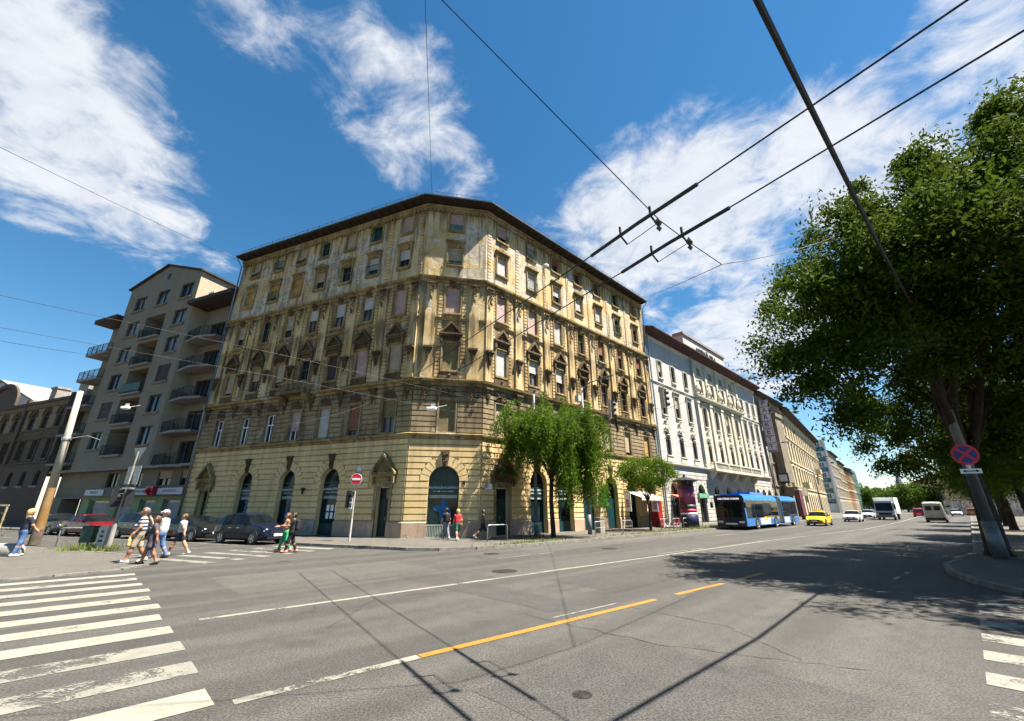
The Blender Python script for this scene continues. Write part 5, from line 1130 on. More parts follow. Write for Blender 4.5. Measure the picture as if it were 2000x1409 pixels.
for i, ((s_, d_), h_, lb) in enumerate(RT):
    p = sd(s_, d_, .12); broad_tree(lb, p, 3.2, [((p.x, p.y, h_ * .60), (3.9, 3.9, h_ * .34)), ((p.x - 1.2, p.y + .6, h_ * .5), (3.0, 3.0, h_ * .24))], 150, 150, .2, 1.0, M['leaf'], 40 + i, .24, 'street trees along the right pavement')
# weeping tree in front of the ochre house
wt = sd(3.3, 3.35, .125); WT = thing('weeping_tree', 'weeping tree with hanging strands before the ochre house', 'tree', tuple(wt)); rng = np.random.default_rng(9); q = random.Random(9)
m = MB(); m.tube([(0, 0, -.1), (.02, 0, .3), (-.06, .02, 2.2), (.05, 0, 4.2)], [.2, .16, .14, .13], 10); tips = []
for i in range(15):
    a = 2 * PI * i / 15 + q.uniform(-.2, .2); r = q.uniform(1.5, 3.1); z = q.uniform(6.6, 8.1) - r * .18
    pts = limb(m, (.04, 0, q.uniform(3.2, 4.3)), (r * math.cos(a), r * math.sin(a) * .8, z), .07, .025, q, 5, .14, 6); tips.append(pts)
P = []
for i in range(680):
    pts = q.choice(tips); b = pts[q.choice((3, 4, 5))] + Vector((q.gauss(0, .6), q.gauss(0, .5), q.gauss(.3, .5)))
    out = Vector((b.x, b.y, 0)); rr = out.length; out = out.normalized() if rr > .05 else Vector((1, 0, 0))
    ln_ = q.uniform(.7, 2.4) + (2.6 if (b.x > .3 and q.random() < .45) else 0); reach = q.uniform(.2, .9); n = int(ln_ * 60)
    line = []
    for j in range(n):
        t = j / n; z = b.z + .35 * math.sin(min(1, t * 2.2) * PI * .5) - ln_ * t ** 1.35; x = b + out * reach * math.sin(t * PI * .5)
        line.append((x.x, x.y, max(z, 1.9 + rr * .1)))
        P.append((x.x + q.gauss(0, .13), x.y + q.gauss(0, .13), max(z, 1.9) + q.gauss(0, .1)))
    if i % 3 == 0 and len(line) > 8: m.tube(line[::max(1, n // 5)], .008, 3)
m.build('trunk', M['bark'], WT, smooth=True)
stuff(link('crown', leaf_mesh('crown', np.array(P), .17, M['leaf_w'], rng, 1.3, .34), WT))
p = sd(14.9, 3.75, .125)
broad_tree('small round street tree between the ochre and the white house', p, 2.3, [((p.x, p.y, 4.75), (2.7, 2.5, 1.6)), ((p.x - 1.0, p.y - .6, 4.3), (1.6, 1.5, 1.2)), ((p.x + 1.2, p.y + .8, 4.6), (1.7, 1.5, 1.2))], 120, 130, .15, .6, M['leaf_w'], 14, .1)
# trees far down the avenue, one by one
for i, (u, Y, h_, rx, lb) in enumerate([(1697, 262, 15.5, 9, 'dark round tree at the end of the left house row'), (1716, 240, 12.5, 8, 'bright green round tree far down the avenue, left of the truck'), (1730, 280, 12, 8, 'pale green far tree behind the truck'), (1757, 190, 9.0, 7, 'bright green bushy tree just left of the far church'), (1772, 160, 9.5, 7, 'dark green bushy tree below the church spire'), (1792, 150, 10.5, 7, 'wide dark tree between the church and the ochre low house')]):
    p = ray_at(u, 990, Y); broad_tree(lb, (p.x, p.y, 0), 2.5, [((p.x, p.y, h_ * .58), (rx, rx, h_ * .42))], 110, 70, .75, 1.7, M['leaf_far'], 60 + i, .3, 'trees far down the avenue', name='broad_tree')
p = Vector((-30.5, 20.5, .12)); broad_tree('leafy tree at the left edge of the picture', p, 2.2, [((p.x, p.y, 4.8), (4.0, 3.0, 1.9))], 90, 150, .16, .6, M['leaf_w'], 80, .14)
def weeds(label, c, spread, n, h, seed):
    rng = np.random.default_rng(seed); C = np.stack([rng.normal(0, spread[0], n), rng.normal(0, spread[1], n), np.zeros(n)], 1); tip = C + np.stack([rng.normal(0, h * .35, n), rng.normal(0, h * .35, n), h * rng.uniform(.5, 1.2, n)], 1)
    sd_ = rng.normal(size=(n, 3)) * .012; V = np.stack([C - sd_, C + sd_, tip], 1).reshape(-1, 3); o = link('weeds', fastmesh('weeds', V, np.arange(3 * n).reshape(-1, 3), M['grass']), None, tuple(c), RZ); o['label'] = label; return stuff(o)
for i, (c, s_, n, h, lb) in enumerate([(sd(-.8, 5.1, .12), (1.5, .15), 260, .2, 'tufts of weeds along the kerb by the corner'), (sd(12, 5.1, .12), (4.5, .2), 380, .14, 'weeds along the kerb under the small tree'), (sd(24, 5.2, .12), (5, .2), 1000, .3, 'weeds along the kerb beside the bus'), (Vector((-20.0, 21.3, .04)), (.45, .2), 450, .32, 'weeds round the litter bin'), (Vector((-18.9, 21.1, .04)), (.3, .15), 220, .22, 'weeds at the foot of the signpost'), (sd(9, 22.6, .12), (1.2, .2), 120, .12, 'weeds in the soil under the big tree')]): weeds(lb, c, s_, n, h, 90 + i)
hb = thing('hedge_bush', 'leafy bush behind the woman at the left edge', 'bush', (-27.6, 21.9, .04)); rng = np.random.default_rng(77)
C = rng.normal(size=(7000, 3)) * np.array([.7, .45, .4]) + np.array([0, 0, .7]); C = C[C[:, 2] > .05]; stuff(link('foliage', leaf_mesh('foliage', C, .13, M['leaf_w'], rng), hb))
m = MB()
for k in range(7): m.tube([(0, 0, 0), (.3 * math.cos(k), .2 * math.sin(k * 2), .5), (.9 * math.cos(k), .35 * math.sin(k * 2), 1.1)], [.025, .02, .008], 5)
m.build('stem', M['bark'], hb)
# ------------------------------------------------------------------ vehicles
def carpaint(name, c, metal=.2): return pm(name, c, .22, .08, 2, 0, 0, .25, 0, .3)
M['lampglass'] = pm('headlamp_glass', (.62, .64, .66), .12, .1, 6); M['tail'] = pm('tail_lamp', (.35, .01, .01), .2, .1, 6); M['carglass'] = glassmat('car_glass', (.006, .008, .009), .03, .22, .0)
STY = {
 'hatch': dict(L=4.25, W=1.74, H=1.6, x=[-.5, -.485, -.44, -.34, -.2, 0, .1, .235, .36, .455, .488, .5], belt=[.62, .86, .98, 1.0, 1.0, .99, .98, .96, .90, .80, .70, .55], top=[.63, .9, 1.22, 1.53, 1.6, 1.59, 1.5, 1.0, .945, .86, .72, .56], w=[.8, .92, .97, 1, 1, 1, 1, .99, .97, .92, .84, .74], wh=(-.31, .30), pil=[(-.38, -.335), (-.13, -.11), (.075, .09)]),
 'sedan': dict(L=4.5, W=1.76, H=1.44, x=[-.5, -.488, -.46, -.35, -.26, -.15, 0, .08, .22, .36, .455, .488, .5], belt=[.6, .8, .92, .95, .95, .94, .93, .92, .9, .84, .74, .62, .5], top=[.61, .84, .98, 1.02, 1.2, 1.4, 1.44, 1.40, .96, .89, .79, .65, .51], w=[.8, .9, .95, .99, 1, 1, 1, 1, .99, .97, .92, .84, .74], wh=(-.30, .30), pil=[(-.20, -.17), (-.04, -.015), (.075, .09)]),
 'van': dict(L=5.4, W=2.0, H=2.55, x=[-.5, -.497, -.48, -.3, 0, .2, .27, .38, .46, .49, .5], belt=[.55, .9, 1.25, 1.3, 1.3, 1.3, 1.28, 1.15, 1.0, .8, .6], top=[.56, 2.35, 2.5, 2.55, 2.55, 2.52, 2.4, 1.25, 1.05, .85, .61], w=[.93, .97, 1, 1, 1, 1, 1, .98, .95, .88, .8], wh=(-.29, .31), pil=[(-.5, .17)]),
}
def wheel_parts(t, pos, r, w, side):
    tm = cached(('tyre', r, w), lambda: MB().lathe([(r * .62, -w / 2), (r * .9, -w / 2), (r, -w * .3), (r, w * .3), (r * .9, w / 2), (r * .62, w / 2)], 20, (0, 0, 0), 'y').mesh('wheel', M['rubber'], False))
    def rimf():
        m = MB(); m.lathe([(r * .64, -w * .42), (r * .66, w * .5), (r * .58, w * .52), (r * .55, w * .42), (.02, w * .42)], 18, (0, 0, 0), 'y')
        for k in range(5):
            a = 2 * PI * k / 5; c, s = math.cos(a), math.sin(a); m.hexa([(c * .05 - s * -.04, y, s * .05 + c * -.04) if False else (x * c - z * s, y, x * s + z * c) for y in (w * .42, w * .52) for x, z in ((.03, -.035), (r * .6, -.03), (r * .6, .03), (.03, .035))])
        m.lathe([(r * .12, w * .42), (r * .12, w * .54), (.01, w * .54)], 8, (0, 0, 0), 'y'); return m.mesh('rim', M['rim'])
    rm = cached(('rim', r, w), rimf)
    o = link('wheel', tm, t, pos, 0 if side > 0 else PI); link('rim', rm, o); return o
def car(label, loc, rz, style, paint, group=None, cat='car', name='car', extra=None, plate=True):
    S_ = STY[style]; L_, W_ = S_['L'], S_['W']; t = thing(name, label, cat, (loc[0], loc[1], loc[2] if len(loc) > 2 else .005), rz, group)
    xs = np.unique(np.concatenate([np.array(S_['x']), np.linspace(-.48, .48, 27), [p for pr in S_['pil'] for p in pr]])); rr = .325 if style != 'van' else .36
    belt, top, wf = (np.interp(xs, S_['x'], S_[k]) for k in ('belt', 'top', 'w')); zb = np.interp(xs, [-.5, -.47, -.4, .4, .47, .5], [.42, .28, .2, .2, .24, .38])
    rings = []
    for x, b, tp, w, z in zip(xs, belt, top, wf, zb):
        hw = W_ / 2 * w; cab = max(0, min(1, (tp - b) / (.55 if style != 'van' else 1.25))); wr = hw * (.965 - (.21 if style != 'van' else .09) * cab)
        rings.append([(0, z), (hw * .86, z), (hw * .985, z + .1), (hw, z + (b - z) * .55), (hw * .965, b), (wr, tp - .045 * (1 if tp - b > .1 else .3)), (wr * .86, tp), (0, tp + .025)])
    parts = {'body': MB()}
    def emit(key, q): parts.setdefault(key, MB()).quad(*q)
    for i in range(len(xs) - 1):
        xa, xb = xs[i] * L_, xs[i + 1] * L_; xm = (xs[i] + xs[i + 1]) / 2
        for j in range(7):
            A, B = rings[i], rings[i + 1]; hgt = min(top[i] - belt[i], top[i + 1] - belt[i + 1]); hm = max(top[i] - belt[i], top[i + 1] - belt[i + 1]); slope = abs(top[i + 1] - top[i]) / ((xs[i + 1] - xs[i]) * L_)
            key = 'body'
            if j == 4 and hm > .14 and not any(a - 1e-6 <= xm <= b + 1e-6 for a, b in S_['pil']): key = ('side', sum(1 for a, b in S_['pil'] if xm > b))
            if j in (5, 6) and hm > .12 and slope > .38 and xm > -.47: key = 'windscreen' if xm > 0 else 'rear_window'
            for sgn in (1, -1):
                q = [(xa, sgn * A[j][0], A[j][1]), (xb, sgn * B[j][0], B[j][1]), (xb, sgn * B[j + 1][0], B[j + 1][1]), (xa, sgn * A[j + 1][0], A[j + 1][1])]
                emit((key[0], key[1], sgn) if isinstance(key, tuple) else key, q)
    for k_, x, rg in ((0, xs[0], rings[0]), (1, xs[-1], rings[-1])):
        pl = [(x * L_, y, z) for y, z in rg] + [(x * L_, -y, z) for y, z in rg[::-1]]; parts['body'].add(pl, [tuple(range(len(pl)))])
    for key, mb in parts.items():
        if key == 'body': mb.build('body', paint, t, smooth=True)
        else: mb.build('side_window' if isinstance(key, tuple) else key, M['carglass'] if not (style == 'van' and key == 'rear_window') else paint, t)
    for wx in S_['wh']:
        for sgn in (1, -1):
            m = MB(); m.lathe([(rr * 1.17, -.06), (rr * 1.17, .012), (rr * .9, .014)], 20, (wx * L_, sgn * W_ / 2 * .985, rr + .03), 'y') if sgn > 0 else m.lathe([(rr * .9, -.014), (rr * 1.17, -.012), (rr * 1.17, .06)], 20, (wx * L_, sgn * W_ / 2 * .985, rr + .03), 'y')
            m.build('wheel_arch', M['black'], t); wheel_parts(t, (wx * L_, sgn * (W_ / 2 - .075), rr), rr, .2, sgn)
    hz = float(np.interp(.47, xs, belt)) - .06; fx = .472 * L_
    for sgn in (1, -1):
        m = MB(); m.lathe([(.02, .02), (.09, .015), (.12, -.02), (.13, -.12)], 10, (fx, sgn * W_ * .35, hz), 'x'); 
        for i, v in enumerate(m.v): m.v[i] = (v[0], sgn * W_ * .35 + (v[1] - sgn * W_ * .35) * 1.35, v[2])
        m.build('headlight', M['lampglass'], t, smooth=True)
        MB().box(-.487 * L_ - .015, -.47 * L_, sgn * W_ * .39 - .1, sgn * W_ * .39 + .1, .72 if style != 'van' else .9, .92 if style != 'van' else 1.35).build('tail_light', M['tail'], t)
        bx = (.1 if style != 'van' else .25) * L_; MB().box(bx - .07, bx + .03, min(sgn * W_ * .5, sgn * (W_ * .5 + .19)), max(sgn * W_ * .5, sgn * (W_ * .5 + .19)), (1.0 if style != 'van' else 1.4), (1.13 if style != 'van' else 1.7)).build('wing_mirror', paint, t)
        for dx in (-.16, .0): MB().box(dx * L_ - .1, dx * L_ + .06, sgn * W_ * .5 - .02, sgn * W_ * .5 + .018, .82, .86).build('door_handle', M['rim'] if style == 'hatch' else paint, t)
    MB().box(.489 * L_, .503 * L_, -W_ * .27, W_ * .27, hz - .16, hz + .02).build('grille', M['black'], t); MB().box(.485 * L_, .508 * L_, -W_ * .36, W_ * .36, .28, .4).build('lower_grille', M['black'], t)
    if plate: MB().box(.504 * L_, .512 * L_, -.26, .26, .43, .55).build('number_plate', M['white'], t); MB().box(-.506 * L_, -.499 * L_, -.26, .26, .5, .62).build('number_plate', M['white'], t)
    if extra: extra(t, S_)
    return t
park = 'cars parked along the side street'
car('dark blue retro hatchback with big round headlights, foremost parked car', lu(6.75, 4.95), RZL, 'hatch', carpaint('dark_blue_paint', (.004, .007, .022)), park)
car('black hatchback parked right behind the dark blue one', lu(12.0, 4.95), RZL, 'sedan', carpaint('black_paint', (.008, .008, .009)), park)
car('dark car parked behind the man in the striped shirt', lu(16.9, 5.0), RZL, 'hatch', carpaint('dark_blue_grey_paint', (.014, .018, .023)), park)
car('dark red car parked behind the railing', lu(23.0, 5.2), RZL, 'sedan', carpaint('dark_red_paint', (.12, .006, .010)), park)
car('dark grey car parked farthest left, behind the concrete pole', lu(27.8, 5.2), RZL, 'sedan', carpaint('dark_grey_paint', (.025, .026, .028), .5), park)
traf = 'traffic on the avenue'
def taxi_sign(t, S_):
    m = MB(); m.hexa([(-.12, -.42, 1.43), (.12, -.42, 1.43), (.12, .42, 1.43), (-.12, .42, 1.43), (-.05, -.4, 1.62), (.05, -.4, 1.62), (.05, .4, 1.62), (-.05, .4, 1.62)]); o = m.build('roof_sign', pm('yellow_sign', (.75, .5, .02), .4), t)
def van_rear(t, S_):
    x = -.5 * S_['L']
    for sgn in (1, -1): MB().box(x - .02, x + .02, min(sgn * .02, sgn * .86), max(sgn * .02, sgn * .86), .62, 2.3).build('rear_door', M['sh_grey'], t); MB().box(x - .03, x - .018, min(sgn * .12, sgn * .72), max(sgn * .12, sgn * .72), 1.5, 2.05).build('rear_window', M['carglass'], t)
    MB().box(x - .12, x + .1, -.95, .95, .36, .6).build('bumper', M['black'], t)
car('yellow taxi driving behind the blue bus', sd(40.3, 10.2), RZ + PI, 'sedan', carpaint('yellow_paint', (.72, .48, .01), 0), traf, 'taxi', 'taxi', taxi_sign)
car('white saloon driving next behind the yellow taxi', sd(58.5, 10.6), RZ + PI, 'sedan', carpaint('white_car_paint', (.68, .70, .72), 0), traf)
car('pale saloon between the white saloon and the truck', sd(82, 9.4), RZ + PI, 'sedan', carpaint('pale_grey_paint', (.5, .53, .56), .2), traf)
car('smaller pale blue car half hidden left of the truck', sd(104, 8.8), RZ + PI, 'sedan', carpaint('pale_blue_paint', (.42, .50, .56), .1), traf)
car('red hatchback driving away left of the white van', sd(104, 14.8), RZ, 'hatch', carpaint('bright_red_paint', (.45, .012, .02), 0), traf)
car('white panel van driving away in the tree shadow', sd(64, 18.7), RZ, 'van', carpaint('van_white_paint', (.55, .56, .56), 0), traf, 'van', 'panel_van', van_rear)
car('white and red car beyond the white van', sd(117, 20.0), RZ + PI, 'sedan', carpaint('white_red_paint', (.6, .58, .57), 0), traf)
car('orange car parked far away at the right kerb', sd(132, 22.3), RZ, 'hatch', carpaint('orange_paint', (.5, .16, .02), 0), traf)
car('dark red car on the right glimpsed between the tree trunks', sd(20, 34.5), RZ, 'hatch', carpaint('wine_paint', (.25, .02, .03), 0), traf)
# truck
TK = thing('box_truck', 'white box truck with dark windscreen coming up the avenue', 'truck', tuple(sd(74, 12.9)), RZ + PI, traf)
tp_ = carpaint('truck_white_paint', (.45, .46, .47), 0)
MB().hexa([(1.9, -1.15, .55), (3.8, -1.15, .45), (3.8, 1.15, .45), (1.9, 1.15, .55), (1.9, -1.1, 2.75), (3.45, -1.05, 2.75), (3.45, 1.05, 2.75), (1.9, 1.1, 2.75)]).build('cab', tp_, TK)
MB().box(-3.8, 1.8, -1.25, 1.25, .95, 3.35).build('cargo_box', M['white'], TK); MB().box(-3.7, 3.0, -.5, .5, .5, .93).build('chassis', M['black'], TK)
MB().quad((3.73, -1.0, 1.35), (3.73, 1.0, 1.35), (3.53, .98, 2.5), (3.53, -.98, 2.5)).build('windscreen', M['carglass'], TK); MB().box(3.72, 3.83, -1.0, 1.0, .75, 1.1).build('grille', M['black'], TK); MB().box(3.7, 3.88, -1.16, 1.16, .4, .7).build('bumper', M['steel_grey'], TK)
for sgn in (1, -1):
    MB().box(3.78, 3.86, sgn * .95 - .16, sgn * .95 + .16, .78, 1.0).build('headlight', M['lampglass'], TK); MB().box(3.3, 3.45, sgn * 1.3 - .12, sgn * 1.3 + .12, 1.7, 2.3).build('wing_mirror', M['black'], TK); MB().quad((2.2, sgn * 1.14, 1.5), (3.5, sgn * 1.13, 1.5), (3.4, sgn * 1.1, 2.5), (2.2, sgn * 1.12, 2.5)).build('side_window', M['carglass'], TK)
    for wx in (2.75, -2.4): wheel_parts(TK, (wx, sgn * .95, .48), .48, .28, sgn)
# articulated bus
BUS = thing('articulated_bus', 'blue articulated city bus waiting at the far kerb', 'bus', tuple(sd(23.6, 6.95)), RZ + PI)
M['busblue'] = carpaint('bus_blue_paint', (.018, .15, .42), 0); M['busdark'] = carpaint('bus_dark_blue', (.004, .012, .04), 0)
def bus_section(x0, x1, nm):
    m = MB(); w = 1.27; prof_ = [(-w, .32), (w, .32), (w, 2.62), (w - .08, 2.85), (w - .3, 2.98), (-w + .3, 2.98), (-w + .08, 2.85), (-w, 2.62)]
    m.add([(x0, y, z) for y, z in prof_] + [(x1, y, z) for y, z in prof_], [tuple(range(8)), tuple(range(15, 7, -1))] + [(i, 8 + i, 8 + (i + 1) % 8, (i + 1) % 8) for i in range(8)]); return m.build(nm, M['busblue'], BUS)
# local x forward: front at 0, rear at -17
bus_section(-9.7, -.02, 'front_section'); bus_section(-17.0, -11.2, 'rear_section')
m = MB()
for i in range(9):
    xa = -9.7 - i * 1.5 / 9; xb = xa - 1.5 / 18; xc = xa - 1.5 / 9
    for (a, wa, b, wb_) in ((xa, 1.22, xb, 1.14), (xb, 1.14, xc, 1.22)):
        m.add([(a, -wa, .45), (a, wa, .45), (a, wa, 2.85), (a, -wa, 2.85), (b, -wb_, .45), (b, wb_, .45), (b, wb_, 2.85), (b, -wb_, 2.85)], [(0, 4, 5, 1), (1, 5, 6, 2), (2, 6, 7, 3), (3, 7, 4, 0)])
m.build('bellows', pm('grey_bellows', (.12, .14, .13), .8), BUS)
MB().hexa([(-.02, -1.24, .42), (.1, -1.2, .42), (.1, 1.2, .42), (-.02, 1.24, .42), (-.02, -1.24, 2.9), (.0, -1.16, 2.9), (.0, 1.16, 2.9), (-.02, 1.24, 2.9)]).build('front_panel', M['busdark'], BUS)
MB().quad((.085, -1.15, 1.05), (.085, 1.15, 1.05), (.03, 1.12, 2.36), (.03, -1.12, 2.36)).build('windscreen', M['carglass'], BUS)
MB().hexa([(.02, -1.13, 2.4), (.045, -1.13, 2.4), (.045, 1.13, 2.4), (.02, 1.13, 2.4), (.0, -1.12, 2.86), (.03, -1.12, 2.86), (.03, 1.12, 2.86), (.0, 1.12, 2.86)]).build('destination_display', M['black'], BUS)
me_em = bpy.data.materials.new('display_leds'); me_em.use_nodes = True; me_em.node_tree.nodes['Principled BSDF'].inputs['Emission Color'].default_value = (.9, .9, 1, 1); me_em.node_tree.nodes['Principled BSDF'].inputs['Emission Strength'].default_value = .25; me_em.node_tree.nodes['Principled BSDF'].inputs['Base Color'].default_value = (.8, .8, .85, 1)
link('lettering', text_mesh('133E KÖPKE CORVIN', .2, me_em, .01, .004), BUS, (.055, 0, 2.62), PI / 2)
MB().box(-16.5, -.6, -.9, .9, 2.98, 3.06).build('roof_deck', M['busblue'], BUS); MB().box(-7.5, -3.5, -.8, .8, 3.06, 3.28).build('roof_unit', M['busblue'], BUS)
for sgn in (1, -1):
    y = sgn * 1.275
    for a, b in ((-2.6, -.35), (-5.0, -2.7), (-7.3, -5.1), (-9.55, -7.4), (-14.0, -11.35), (-16.8, -14.1)): MB().box(a, b, min(y, y + sgn * .008), max(y, y + sgn * .008), 1.0, 2.5).build('side_window', M['carglass'], BUS)
    for a, b in ((-6.7, -3.7), (-13.4, -11.4)): MB().box(a, b, min(y, y + sgn * .006), max(y, y + sgn * .006), .38, .95).build('advert_panel', pm('pale_advert', (.5, .56, .6), .5, .3, 2), BUS)
    MB().box(-5.6, -4.9, min(y, y + sgn * .01), max(y, y + sgn * .01), .72, 1.05).build('advert_panel', pm('yellow_advert', (.6, .42, .05), .5, .2, 2), BUS)
    MB().box(.06, .13, sgn * .9 - .22, sgn * .9 + .22, .58, .74).build('headlight', M['lampglass'], BUS)
    m = MB(); m.tube([(-.05, sgn * 1.2, 2.75), (.3, sgn * 1.38, 2.7), (.34, sgn * 1.42, 2.3)], .025, 6); m.box(.26, .4, sgn * 1.42 - .1, sgn * 1.42 + .1, 1.85, 2.3); m.build('wing_mirror', M['black'], BUS)
    for wx in (-2.75, -8.4, -14.6):
        MB().lathe([(.58, -.02), (.58, .02)], 20, (wx, sgn * 1.275, .5), 'y').build('wheel_arch', M['black'], BUS); wheel_parts(BUS, (wx, sgn * 1.16, .48), .48, .28, sgn)
MB().box(-.0, .12, -.5, .5, .45, .57).build('number_plate', M['white'], BUS); MB().box(-.02, .11, -1.22, 1.22, .3, .42).build('bumper', M['black'], BUS)
# ------------------------------------------------------------------ people
def surface_nets(D, h, org):
    S_ = D < 0; nx, ny, nz = D.shape; c = S_[:-1, :-1, :-1]; cnt = np.zeros(c.shape, np.int8)
    pos = np.zeros(c.shape + (3,)); num = np.zeros(c.shape)
    offs = [(i, j, k) for i in (0, 1) for j in (0, 1) for k in (0, 1)]
    sl = lambda o: (slice(o[0], nx - 1 + o[0]), slice(o[1], ny - 1 + o[1]), slice(o[2], nz - 1 + o[2]))
    for a in offs:
        for ax in range(3):
            if a[ax]: continue
            b = list(a); b[ax] = 1; da, db = D[sl(a)], D[sl(b)]; cr = (da < 0) != (db < 0); t = np.where(cr, da / np.where(cr, da - db, 1), 0)
            p = np.array(a, float); 
            for x in range(3): pos[..., x] += np.where(cr, p[x] + (t if x == ax else 0), 0)
            num += cr
    act = num > 0; idx = -np.ones(c.shape, np.int64); idx[act] = np.arange(act.sum())
    ii = np.argwhere(act); V = (ii + pos[act] / num[act][:, None]) * h + org; F = []
    for ax in range(3):
        o1, o2 = [x for x in range(3) if x != ax]
        s0 = [slice(1, n - 1) for n in D.shape]; s0[ax] = slice(0, D.shape[ax] - 1); s1 = list(s0); s1[ax] = slice(1, D.shape[ax])
        cr = S_[tuple(s0)] != S_[tuple(s1)]; e = np.argwhere(cr)
        if not len(e): continue
        base = e + np.array([0 if x == ax else 1 for x in range(3)]); fl = S_[tuple(s0)][tuple(e.T)]
        d1 = np.eye(3, dtype=int)[o1]; d2_ = np.eye(3, dtype=int)[o2]
        q = [idx[tuple((base - x).T)] for x in (d1 + d2_, d2_, d1 * 0, d1)]; Q = np.stack(q, 1)
        sg = fl if ax != 1 else ~fl
        Q[~sg] = Q[~sg][:, ::-1]; F.append(Q)
    F = np.concatenate(F); return V, F[(F >= 0).all(1)]
def sdf(prims, h=.02, k=38., pad=.06):
    P = np.array([[*p[0], *p[1]] for p in prims]); R = np.array([max(p[2], p[3]) for p in prims])
    lo = np.minimum((P[:, :3] - R[:, None]).min(0), (P[:, 3:] - R[:, None]).min(0)) - pad; hi = np.maximum((P[:, :3] + R[:, None]).max(0), (P[:, 3:] + R[:, None]).max(0)) + pad
    n = np.ceil((hi - lo) / h).astype(int) + 1; g = [lo[i] + h * np.arange(n[i]) for i in range(3)]
    X, Y, Z = np.meshgrid(*g, indexing='ij'); acc = np.zeros(X.shape)
    for p in prims:
        a, b, ra, rb = np.array(p[0]), np.array(p[1]), p[2], p[3]; ba = b - a; L2 = max(ba @ ba, 1e-9)
        t = np.clip(((X - a[0]) * ba[0] + (Y - a[1]) * ba[1] + (Z - a[2]) * ba[2]) / L2, 0, 1)
        d = np.sqrt((X - a[0] - t * ba[0]) ** 2 + (Y - a[1] - t * ba[1]) ** 2 + (Z - a[2] - t * ba[2]) ** 2) - (ra + (rb - ra) * t)
        acc += np.exp(np.clip(-k * d, -60, 60))
    return surface_nets(-np.log(np.maximum(acc, 1e-30)) / k, h, lo)
def smesh(name, prims, mat, parent, h=.02, k=38.):
    V, F = sdf(prims, h, k); return link(name, fastmesh(name, V, F, mat, True), parent)
M['skin'] = pm('skin', (.36, .19, .12), .55, .08, 6); M['skin_d'] = pm('tanned_skin', (.27, .13, .07), .55, .08, 6)
M['jeans'] = pm('blue_jeans', (.07, .13, .27), .85, .25, 9); M['navy'] = pm('navy_cloth', (.012, .014, .032), .85, .2, 8); M['blackc'] = pm('black_cloth', (.012, .012, .013), .85, .2, 8); M['whitec'] = pm('white_cloth', (.42, .42, .42), .85, .08, 8)
M['beige'] = pm('beige_cloth', (.30, .25, .18), .85, .2, 8); M['greyc'] = pm('charcoal_cloth', (.06, .055, .065), .85, .25, 8); M['greenc'] = pm('green_cloth', (.02, .28, .12), .8, .2, 8); M['redc'] = pm('red_cloth', (.45, .02, .03), .8, .15, 8); M['tanc'] = pm('tan_cloth', (.32, .16, .08), .85, .2, 8); M['gtrous'] = pm('grey_blue_cloth', (.16, .17, .23), .85, .2, 8); M['dgreen'] = pm('dark_green_cloth', (.02, .10, .06), .85, .2, 8)
M['blond'] = pm('blond_hair', (.50, .33, .12), .6, .25, 20); M['brownh'] = pm('brown_hair', (.09, .045, .022), .6, .3, 20); M['darkh'] = pm('dark_hair', (.02, .014, .011), .6, .3, 20); M['greyh'] = pm('grey_hair', (.13, .11, .095), .7, .3, 20)
M['shoe_w'] = pm('white_shoe', (.4, .4, .4), .6, .1, 8); M['shoe_d'] = pm('dark_shoe', (.02, .02, .025), .6, .2, 8); M['shoe_r'] = pm('coral_shoe', (.5, .2, .15), .6, .1, 8)
def striped():
    m, nd, lk, b = newmat('navy_white_stripes'); t = nd.new('ShaderNodeTexCoord'); s = nd.new('ShaderNodeSeparateXYZ'); lk.new(t.outputs['Object'], s.inputs[0])
    f = mth(nd, lk, 'FRACT', mth(nd, lk, 'MULTIPLY', s.outputs[2], 8.2)); lk.new(mixrgb(nd, lk, mth(nd, lk, 'GREATER_THAN', f, .46), (.012, .015, .04), (.42, .42, .44)), b.inputs['Base Color']); b.inputs['Roughness'].default_value = .85; return m
M['stripes'] = striped()
